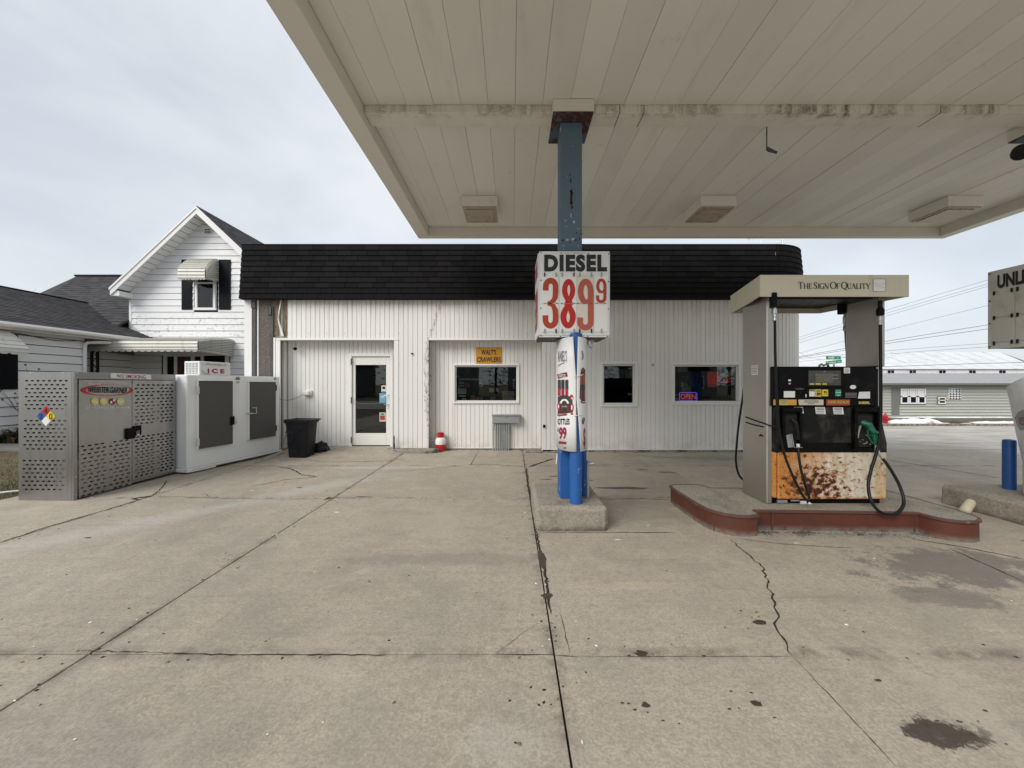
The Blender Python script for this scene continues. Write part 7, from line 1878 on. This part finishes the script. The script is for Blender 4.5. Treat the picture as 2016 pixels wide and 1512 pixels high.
# taller rear roof behind the wing
rear = thing('rear_house', 'dark shingled hip roof of the house part behind the low wing', 'house', (-18, 18, 0))
mb = MB(); P = [(-20.35,18,6.56), (-13.92,18,6.50), (-13.92,13.6,3.6), (-17.9,13.6,3.6)]; n = 22
for k in range(n):
    f0, f1 = k/n, (k+1)/n; lerp = lambda a, b, f: tuple(a[i]+(b[i]-a[i])*f for i in range(3))
    a0, a1, b0_, b1_ = lerp(P[0],P[3],f0), lerp(P[1],P[2],f0), lerp(P[0],P[3],f1), lerp(P[1],P[2],f1)
    up = lambda p, d: (p[0], p[1], p[2]+d)
    mb.loft([[a0, a1, up(a1,-.08), up(a0,-.08)], [up(b0_,.02), up(b1_,.02), up(b1_,-.08), up(b0_,-.08)]])
mb.poly([P[0], (-20.35,22,3.9), (-13.92,22,3.9), P[1]]); mb.poly([P[0], P[3], (-22,15,3.4), (-22.2,20,3.4)]); mb.poly([P[0], (-22.2,20,3.4), (-20.35,22,3.9)])
obj('roof', mb, M['roof_back'], rear)
mb = MB(); mb.box(-20.4, -13.9, 17.9, 18.1, 6.52, 6.60, .01); obj('ridge_cap', mb, M['shutter'], rear)
mb = MB(); mb.box(-21, -13.95, 15.8, 21.5, 0, 3.4); obj('wall', mb, M['siding'], rear)

# ------------------------------------------------------------------ sage workshop and white barn across the road
WYF = 26.0; wz = lambda x: gz(x, WYF)
shop = thing('workshop', 'long low sage green building with grey metal roof across the road', 'building', (28, 28, -.76))
base = -.80; eave = 1.56
mb = MB(); mb.box(17, 44, WYF+.03, 31, base-.3, eave); sw = obj('wall', mb, M['sage_siding'], shop)
mb = MB(); nb = 12; bh = (eave-base)/nb
for k in range(nb):
    z0, z1 = base+k*bh, base+(k+1)*bh
    mb.loft([[(17,WYF-.05,z0),(44,WYF-.05,z0),(44,WYF+.03,z0),(17,WYF+.03,z0)], [(17,WYF+.018,z1),(44,WYF+.018,z1),(44,WYF+.03,z1),(17,WYF+.03,z1)]])
o = obj('siding', mb, M['sage_siding'], sw, kind='stuff')
mb = MB(); mb.loft([[(16.7,WYF-.4,eave),(44.3,WYF-.4,eave),(44.3,WYF-.4,eave-.08),(16.7,WYF-.4,eave-.08)], [(16.7,31,2.36),(44.3,31,2.36),(44.3,31,2.28),(16.7,31,2.28)]]); rf = obj('roof', mb, M['grey_tin'], shop)
mb = MB(); mb.box(16.7, 44.3, WYF-.46, WYF-.41, eave-.13, eave-.0, .005); obj('eave_trim', mb, M['grey_paint'], rf)
mb = MB()
for k in range(60):
    x = 16.9+.456*k; mb.loft([[(x,WYF-.4,eave+.002),(x+.03,WYF-.4,eave+.002),(x+.03,WYF-.4,eave+.03),(x,WYF-.4,eave+.03)], [(x,31,2.362),(x+.03,31,2.362),(x+.03,31,2.39),(x,31,2.39)]])
obj('seam', mb, M['grey_tin'], rf)
X26 = lambda x: PX(x, WYF); Z26 = lambda y: PZ(y, WYF)
mb = MB(); mb.box(X26(1754), X26(1769.5), WYF-.06, WYF-.02, Z26(817), Z26(763), .01); obj('door', mb, M['grey_paint'], shop)
mb = MB(); mb.box(X26(1769.8), X26(1821.5), WYF-.07, WYF-.02, Z26(796.5), Z26(763), .01); tw = obj('window', mb, M['grey_paint'], shop)
for a in (1771, 1787.7, 1804.5):
    mb = MB()
    for q in ((a,a+15.5,765,767.5),(a,a+15.5,779.3,781.5),(a,a+15.5,792.5,795),(a,a+2.4,767.5,792.5),(a+13.1,a+15.5,767.5,792.5)): mb.box(X26(q[0]), X26(q[1]), WYF-.10, WYF-.072, Z26(q[3]), Z26(q[2]))
    obj('frame', mb, M['house_trim'], tw)
    mb = MB(); mb.box(X26(a+2.4), X26(a+13.1), WYF-.08, WYF-.072, Z26(792.5), Z26(767.5)); obj('pane', mb, M['shutter'], tw)
    mb = MB(); mb.box(X26(a+3), X26(a+12.5), WYF-.088, WYF-.082, Z26(779.3), Z26(768)); obj('blind', mb, M['label_white'], tw)
mb = MB(); mb.box(X26(1843), X26(1862), WYF-.06, WYF-.02, Z26(796), Z26(780), .01); tw = obj('window', mb, M['grey_paint'], shop)
mb = MB()
for q in ((1845,1860,781.5,783.5),(1845,1860,787,789),(1845,1860,793,795),(1845,1847,783.5,793),(1858,1860,783.5,793)): mb.box(X26(q[0]), X26(q[1]), WYF-.09, WYF-.062, Z26(q[3]), Z26(q[2]))
obj('frame', mb, M['house_trim'], tw)
mb = MB(); mb.box(X26(1847), X26(1858), WYF-.07, WYF-.062, Z26(793), Z26(783.5)); obj('pane', mb, M['shutter'], tw)
quilt = thing('quilt_board', 'square painted quilt board of dark triangles on the sage wall', 'quilt board', (X26(1878), WYF-.03, Z26(786.5)))
mb = MB(); mb.box(X26(1866.3), X26(1890), WYF-.06, WYF-.008, Z26(786.5), Z26(764), .005); obj('board', mb, M['label_white'], quilt)
mb = MB(); mc = MB(); Q = lambda u, v: (X26(1866.3+u*23.7/4), WYF-.0635, Z26(786.5-v*22.5/5))
for i in range(4):
    for j in range(5):
        t = mc if (i < 2 and j > 2) else mb
        t.poly([Q(i+.02,j+.08), Q(i+.98,j+.08), Q(i+.50,j+.92)])
obj('patch', mb, M['ink_brown'], quilt); obj('patch', mc, M['label_blue'], quilt)
barn = thing('barn', 'long white barn with pale metal roof behind the sage building', 'barn', (40, 40, -1))
mb = MB(); mb.box(24, 50, 36, 52, -1.4, 2.86); bw = obj('wall', mb, M['house_trim'], barn)
ez0, rz_ = 2.90, 5.16
mb = MB(); mb.loft([[(23.5,35.93,ez0),(49.5,35.93,ez0),(49.5,35.93,ez0-.05),(23.5,35.93,ez0-.05)], [(23.5,44,rz_),(55.8,44,rz_),(55.8,44,rz_-.12),(23.5,44,rz_-.12)]]); rf = obj('roof', mb, M['tin_roof'], barn)
mb = MB(); mb.loft([[(23.5,44,rz_),(55.8,44,rz_),(55.8,44,rz_-.12),(23.5,44,rz_-.12)], [(23.5,52.5,ez0),(56,52.5,ez0),(56,52.5,ez0-.12),(23.5,52.5,ez0-.12)]]); obj('roof', mb, M['tin_roof'], barn)
mb = MB(); mb.poly([(49.5,35.6,ez0+.001),(66,37,ez0),(66,52,ez0),(55.8,44,rz_)]); mb.poly([(49.5,35.6,ez0-.1),(66,37,ez0-.1),(66,52,ez0-.1)]); obj('hip_roof', mb, M['grey_tin'], barn);  # same metal as the main slope; the darker grey paints in its shade
mb = MB(); mb.box(50.01, 65.5, 37.6, 51, -1.4, ez0-.12); obj('end_wall', mb, M['house_trim'], barn)
mb = MB()
for k in range(18):
    x = 23.8+1.44*k; xr = 23.8+1.76*k; mb.loft([[(x,35.62,ez0+.004),(x+.05,35.62,ez0+.004),(x+.05,35.62,ez0+.02),(x,35.62,ez0+.02)], [(xr,43.9,rz_-.02),(xr+.05,43.9,rz_-.02),(xr+.05,43.9,rz_+.02),(xr,43.9,rz_+.02)]])
obj('seam', mb, M['tin_roof'], rf)
mb = MB(); mb.box(23.5, 49.5, 35.90, 35.928, ez0-.05, ez0+.0); obj('eave_trim', mb, M['galv'], rf)
for x in (1747.5,1790.5,1849,1908,1967,2026):
    for d in (0, 6.8):
        a = PX(x+d, 36); mb = MB(); mb.box(a, a+.255, 35.96, 35.998, PZ(734.8,36), PZ(729.2,36), .01); obj('window', mb, M['shutter'], barn)
# street sign, hydrant, snow, wires
ss = thing('street_sign', 'green street name sign with MAIN and Portland blades on a thin post', 'street sign', (PX(1642,14), 14, gz(11.7,14)))
mb = MB(); mb.tube([(PX(1642,14), 14, gz(11.7,14)-.1), (PX(1642,14), 14, PZ(717,14))], .03, 8); obj('post', mb, M['galv'], ss)
mb = MB(); mb.box(PX(1626,14), PX(1655,14), 13.985, 13.995, PZ(707.8,14), PZ(701,14), .003); obj('blade', mb, M['street_green'], ss)
mb = MB(); pl = [(PX(1625.5,13.95), PZ(718,13.95)), (PX(1656.5,13.95), PZ(714.5,13.95)), (PX(1657,13.95), PZ(708,13.95)), (PX(1626,13.95), PZ(711.3,13.95))]; mb.prism(pl, 'y', 13.94, 13.95); obj('blade', mb, M['street_green'], ss)
mb = MB(); text(mb, 'MAIN', PX(1630,14), PX(1641.5,14), PZ(706.8,14), PZ(702,14), plane_y(13.982), .02); text(mb, 'St', PX(1647.5,14), PX(1651,14), PZ(706,14), PZ(703.5,14), plane_y(13.982))
TL = lambda u, v: (PX(1627+29*u,13.94), 13.937, PZ(716.6-3.1*u-4.6*v,13.94))
text(mb, 'Portland', .03, .62, .0, .95, TL, .01); text(mb, 'Ave', .74, .95, .1, .7, TL); obj('lettering', mb, M['label_white'], ss)
hy = thing('fire_hydrant', 'red fire hydrant on the far verge beside the pump', 'hydrant', (PX(1743,18.2), 18.2, gz(17.7,18.2)))
c = (PX(1743,18.2), 18.2, gz(17.7,18.2)-.02)
mb = MB(); mb.lathe([(.13,0),(.13,.04),(.09,.05),(.085,.36),(.11,.37),(.11,.40),(.08,.43),(.05,.50),(.02,.53),(.02,.57)], c, 14); mb.lathe_axis([(.05,0),(.05,.15),(.06,.15),(.06,.18)], (c[0],c[1],c[2]+.29), (1,-.3,0), 10); mb.lathe_axis([(.05,0),(.05,.15),(.06,.15),(.06,.18)], (c[0],c[1],c[2]+.29), (-1,.3,0), 10); mb.lathe_axis([(.06,0),(.06,.13),(.07,.13),(.07,.17)], (c[0],c[1],c[2]+.27), (-.2,-1,0), 10)
obj('body', mb, M['hydrant'], hy, smooth=True)
def mound(name, x0, x1, y0, y1, h, seed, mat):
    nx, ny = 44, 14; mb = MB()
    for j in range(ny+1):
        for i in range(nx+1):
            u, v = i/nx, j/ny; x, y = x0+(x1-x0)*u, y0+(y1-y0)*v
            e = max(0, 1-(2*u-1)**2)*max(0, 1-(2*v-1)**2); q = .55+.9*mn.noise(Vector((x*.9+seed, y*1.3, 0)))+.4*mn.noise(Vector((x*3, y*3, seed)))
            mb.v.append((x, y, gz(x, y)+.003+h*(e**.7)*max(0, q)-.02*(1-e)))
    mb.f = [(j*(nx+1)+i, j*(nx+1)+i+1, (j+1)*(nx+1)+i+1, (j+1)*(nx+1)+i) for j in range(ny) for i in range(nx)]
    o = obj(name, mb, mat, None, smooth=True); o['kind'] = 'stuff'; o['label'] = 'old dirty snow left along the far verge'
    return o
mound('snow_patch', 17.8, 20.6, 17.5, 19.0, .42, 3, M['snow']); mound('snow_patch', 19.8, 22.6, 18.4, 19.6, .30, 9, M['soil'])
mound('snow_patch', 22.3, 26.2, 18.6, 19.6, .14, 5, M['snow']); mound('snow_patch', 24.4, 29.5, 17.35, 18.8, .26, 12, M['snow'])
mound('snow_patch', 17.5, 23, 25.2, 25.9, .10, 6, M['snow']); mound('snow_patch', 23.5, 36, 25.2, 25.9, .10, 8, M['snow']); mound('snow_patch', 18.5, 22, 17.3, 17.6, .08, 2, M['snow'])
wires = [(1580,662,1941,552.5),(1580,667,1941,560),(1580,673,1941,565),(1580,671.5+22,1947,601),(1580,701,1949,639),(1580,703,1949,647),(1583,729,2016,713.5),(1583,705,1945,676),(1583,711,1945,683)]
WL = ('topmost thin wire in the sky right of the pump', 'second thin wire from the top right of the pump', 'third thin wire from the top right of the pump', 'fourth wire from the top, alone in the middle of the sky', 'upper of the two thick dark wires right of the pump', 'lower of the two thick dark wires right of the pump', 'thick dark wire crossing in front of the barn roof', 'upper of two thin wires just above the barn roof', 'lower of two thin wires just above the barn roof', 'steep thin wire crossing behind the fourth wire right of the pump')
for k, (x0, y0, x1, y1) in enumerate(wires):
    # strung between far poles out of view; nearer to the right
    ex0, ex1 = x0-60, x1+260; g = (y1-y0)/(x1-x0); sag = .35
    A, B = 30.0-.3*k, 20.0-.3*k; pts = []
    for t in lin(0, 1, 22):
        px_ = ex0+(ex1-ex0)*t; u = (px_-x0)/(x1-x0); py_ = y0+(y1-y0)*u+9*u*(1-u)*-(1) * (-1 if u < 0 or u > 1 else 1)*.6
        Y = A+(B-A)*t; pts.append((PX(px_,Y), Y, PZ(py_,Y)))
    solo('power_line', MB().tube(pts, (.008 if k not in (4,5,6) else .013), 5), M['wire'], WL[k], 'power line', 'overhead wires at the right')

# ------------------------------------------------------------------ planting at the left edge
def twig(mb, p, d, r, L, depth, rnd, spread=.5, leafs=None):
    p, d = Vector(p), Vector(d).normalized(); n = 4; pts = [p]; rr = [r]
    for k in range(n):
        d = (d+Vector((rnd.gauss(0,.12), rnd.gauss(0,.12), rnd.gauss(.04,.08)))).normalized(); p = p+d*L/n; pts.append(p); rr.append(r*(1-.6*(k+1)/n))
    mb.tube(pts, rr, 5 if r > .01 else 4, False)
    if depth > 0:
        for k in range(rnd.randint(3, 4)):
            q = pts[rnd.randint(1, n)]; e = (d+Vector((rnd.uniform(-1,1), rnd.uniform(-1,1), rnd.uniform(-.3,.8)))*spread*1.6).normalized()
            twig(mb, q, e, max(.004, r*.5), L*rnd.uniform(.5,.75), depth-1, rnd, spread, leafs)
    elif leafs is not None: leafs.append((p, d))
rnd = random.Random(21)
sb = thing('bare_shrub', 'leggy bare shrub with seed heads in front of the wing at the left edge', 'shrub', (-13.0, 10.35, 0))
mb = MB(); tips = []
for k in range(6): twig(mb, (-13.02+rnd.uniform(-.12,.12), 10.3+rnd.uniform(-.25,.25), 0), (rnd.uniform(-.1,.25), rnd.uniform(-.45,.2), 1), .013, rnd.uniform(.8,1.3), 1, rnd, .35, tips)
obj('stem', mb, M['bark'], sb)
mb = MB()
for p, d in tips: mb.lathe_axis([(.004,0),(.022,.01),(.026,.03),(.012,.05)], p, d, 6)
obj('seed_head', mb, M['leaf_dead'], sb)
lf = thing('leafy_clump', 'low dark green strap-leaved clump beside the bare shrub at the left edge', 'plant', (-12.9, 10.3, 0))
for nm, m, cnt in (('green_leaves', M['leaf_dark'], 230), ('dry_leaves', M['leaf_dead'], 90)):
    mb = MB()
    for k in range(cnt):
        b = Vector((rnd.uniform(-13.1,-12.55), rnd.uniform(9.75,10.85), 0)); a = rnd.uniform(0, 6.28); L = rnd.uniform(.25,.62); w = rnd.uniform(.012,.026); d = Vector((math.cos(a), math.sin(a), 0)); s = Vector((-d.y, d.x, 0)); pts = []
        for t in (0,.35,.7,1): pts.append(b+d*L*.75*t*t+Vector((0,0,L*(t-.42*t*t*rnd.uniform(.5,1.3)))))
        i = len(mb.v)
        for t, p in zip((1,1,.7,.05), pts): mb.v += [tuple(p-s*w*t), tuple(p+s*w*t)]
        mb.f += [(i,i+1,i+3,i+2),(i+2,i+3,i+5,i+4),(i+4,i+5,i+7,i+6)]
    o = obj(nm, mb, m, lf, kind='stuff')
gb = MB(); rnd = random.Random(31)
for k in range(15000):
    x = -6.64-abs(rnd.gauss(0, 1.5)); y = rnd.uniform(4.6, 10.5)
    if 8.72 < y < 9.58: continue
    h = rnd.uniform(.02,.06); a = rnd.uniform(0, 6.28); w = rnd.uniform(.002,.005); dx, dy = math.cos(a), math.sin(a); lx, ly = rnd.gauss(0,.03), rnd.gauss(0,.03); i = len(gb.v)
    gb.v += [(x-dx*w, y-dy*w, -.03), (x+dx*w, y+dy*w, -.03), (x+lx, y+ly, -.02+h)]; gb.f.append((i,i+1,i+2))
g = structure('grass', gb, M['lawn']); g['kind'] = 'stuff'
mb = MB(); mb.tube(smooth_path([(-7.9,5.3,.02), (-7.1,5.15,.03), (-6.75,5.32,.03), (-6.5,5.5,.02)], 5), .014, 6); solo('garden_hose', mb, M['label_white'], 'white hose lying on the grass edge left of the gas cage', 'hose')
# bare trees beyond the roofs
for k, (x, y, h, lab) in enumerate(((-33, 26, 6.6, 'bare leafless tree top behind the wing roof at the left edge'), (-27.5, 27, 5.5, 'bare leafless tree top between the wing roof and the hip roof'))):
    t = thing('bare_tree', lab, 'tree', (x, y, 0), group='bare trees behind the roofs'); rnd = random.Random(50+k)
    mb = MB(); mb.tube([(x,y,-.1),(x+.05,y,h*.25),(x-.05,y,h*.5)], [.22,.17,.12], 8); obj('trunk', mb, M['bark'], t, smooth=True)
    mb = MB()
    for j in range(11): twig(mb, (x+rnd.uniform(-.05,.05), y, h*rnd.uniform(.3,.5)), (rnd.uniform(-.8,.8), rnd.uniform(-.8,.8), 1), .06, h*.36, 3, rnd, .42)
    obj('crown', mb, M['bark'], t)

# ------------------------------------------------------------------ houses and firs across the street behind, seen in the window glass
for k, (x, y, w, d, h, pk_, lab) in enumerate(((-9,-27,9,8,4.2,7.2,'pale gabled house across the street behind the camera'), (4.5,-29,10,8,4.4,7.6,'wide pale house with two window rows across the street behind the camera'), (19,-27,9,8,4,7,'pale house at the corner across the street behind the camera'), (-24,-28,10,8,4,7,'pale house farthest along the street behind the camera'))):
    t = thing('neighbour_house', lab, 'house', (x, y, 0))
    mb = MB(); mb.prism([(x-w/2,0),(x+w/2,0),(x+w/2,h),(x,pk_),(x-w/2,h)], 'y', y-d, y); obj('wall', mb, M['grey_paint'], t)
    mb = MB(); mb.prism([(x-w/2-.4,h-.25),(x,pk_+.15),(x+w/2+.4,h-.25),(x+w/2+.4,h-.1),(x,pk_+.35),(x-w/2-.4,h-.1)], 'y', y-d-.3, y+.4); obj('roof', mb, M['roof_back'], t)
    for wx, wz_ in ((-.28,1), (.22,1), (-.1,4.3)):
        mb = MB(); mb.box(x+w*wx, x+w*wx+1.0, y+.004, y+.06, wz_, wz_+1.4); f = obj('window', mb, M['house_trim'], t)
        mb = MB(); mb.box(x+w*wx+.1, x+w*wx+.9, y+.062, y+.07, wz_+.1, wz_+1.3); obj('pane', mb, M['shutter'], f)
mb = MB(); rnd = random.Random(70)
for k, x in enumerate((-40,-34,-30,-17,-15,-2.5,11.5,13,26,30,36,44)):
    y = -36-3*(k % 3); h = 9+2*(k % 4); mb.tube([(x,y,0),(x,y,h)], [.25,.03], 7)
    for j in range(420):
        f = rnd.random(); r = (1-f)*h*.27*math.sqrt(rnd.random()); a = rnd.uniform(0,6.28); p = Vector((x+r*math.cos(a), y+r*math.sin(a), 1+f*(h-1))); s = .5
        e = Vector((math.cos(a), math.sin(a), -.4))*s; q = Vector((-math.sin(a), math.cos(a), 0))*s*.5; i = len(mb.v)
        mb.v += [tuple(p-q), tuple(p+q), tuple(p+e)]; mb.f.append((i,i+1,i+2))
o = obj('wood', mb, M['pine'], None, kind='stuff'); o['label'] = 'dark far-off wood behind the houses across the street'

# grit, crumbs of salt and dead leaf bits blown along the joints and the store foot
rnd = random.Random(77)
for nm, m, cnt in (('grit', 'crack', 520), ('salt_crumbs', 'salt', 130), ('leaf_bits', 'leaf_dead', 160)):
    mb = MB()
    for k in range(cnt):
        q = rnd.random()
        if q < .4: x, y = rnd.choice((-4.84,-2.35,.235))+rnd.gauss(0,.10), rnd.uniform(1.6, 8)
        elif q < .6: x, y = rnd.uniform(-4.5, 5.5), 8.42-abs(rnd.gauss(0,.18))
        elif q < .75: x, y = rnd.uniform(-6, 8), rnd.choice((2.138,5.07,7.05))+rnd.gauss(0,.08)
        else: x, y = rnd.uniform(-5, 6), rnd.uniform(1.6, 8)
        s = rnd.uniform(.0025,.008)*(1.3 if nm == 'leaf_bits' else 1); a = rnd.uniform(0,6.28); z = door_ramp(x, y)
        c_, s_ = math.cos(a)*s, math.sin(a)*s; i = len(mb.v)
        mb.v += [(x-c_*1.6,y-s_*1.6,z+.001), (x+s_,y-c_,z+.001), (x+c_*1.6,y+s_*1.6,z+.001), (x-s_,y+c_,z+.001), (x,y,z+s*.9)]
        mb.f += [(i,i+1,i+4),(i+1,i+2,i+4),(i+2,i+3,i+4),(i+3,i,i+4)]
    obj(nm, mb, M[m], yard, kind='stuff')
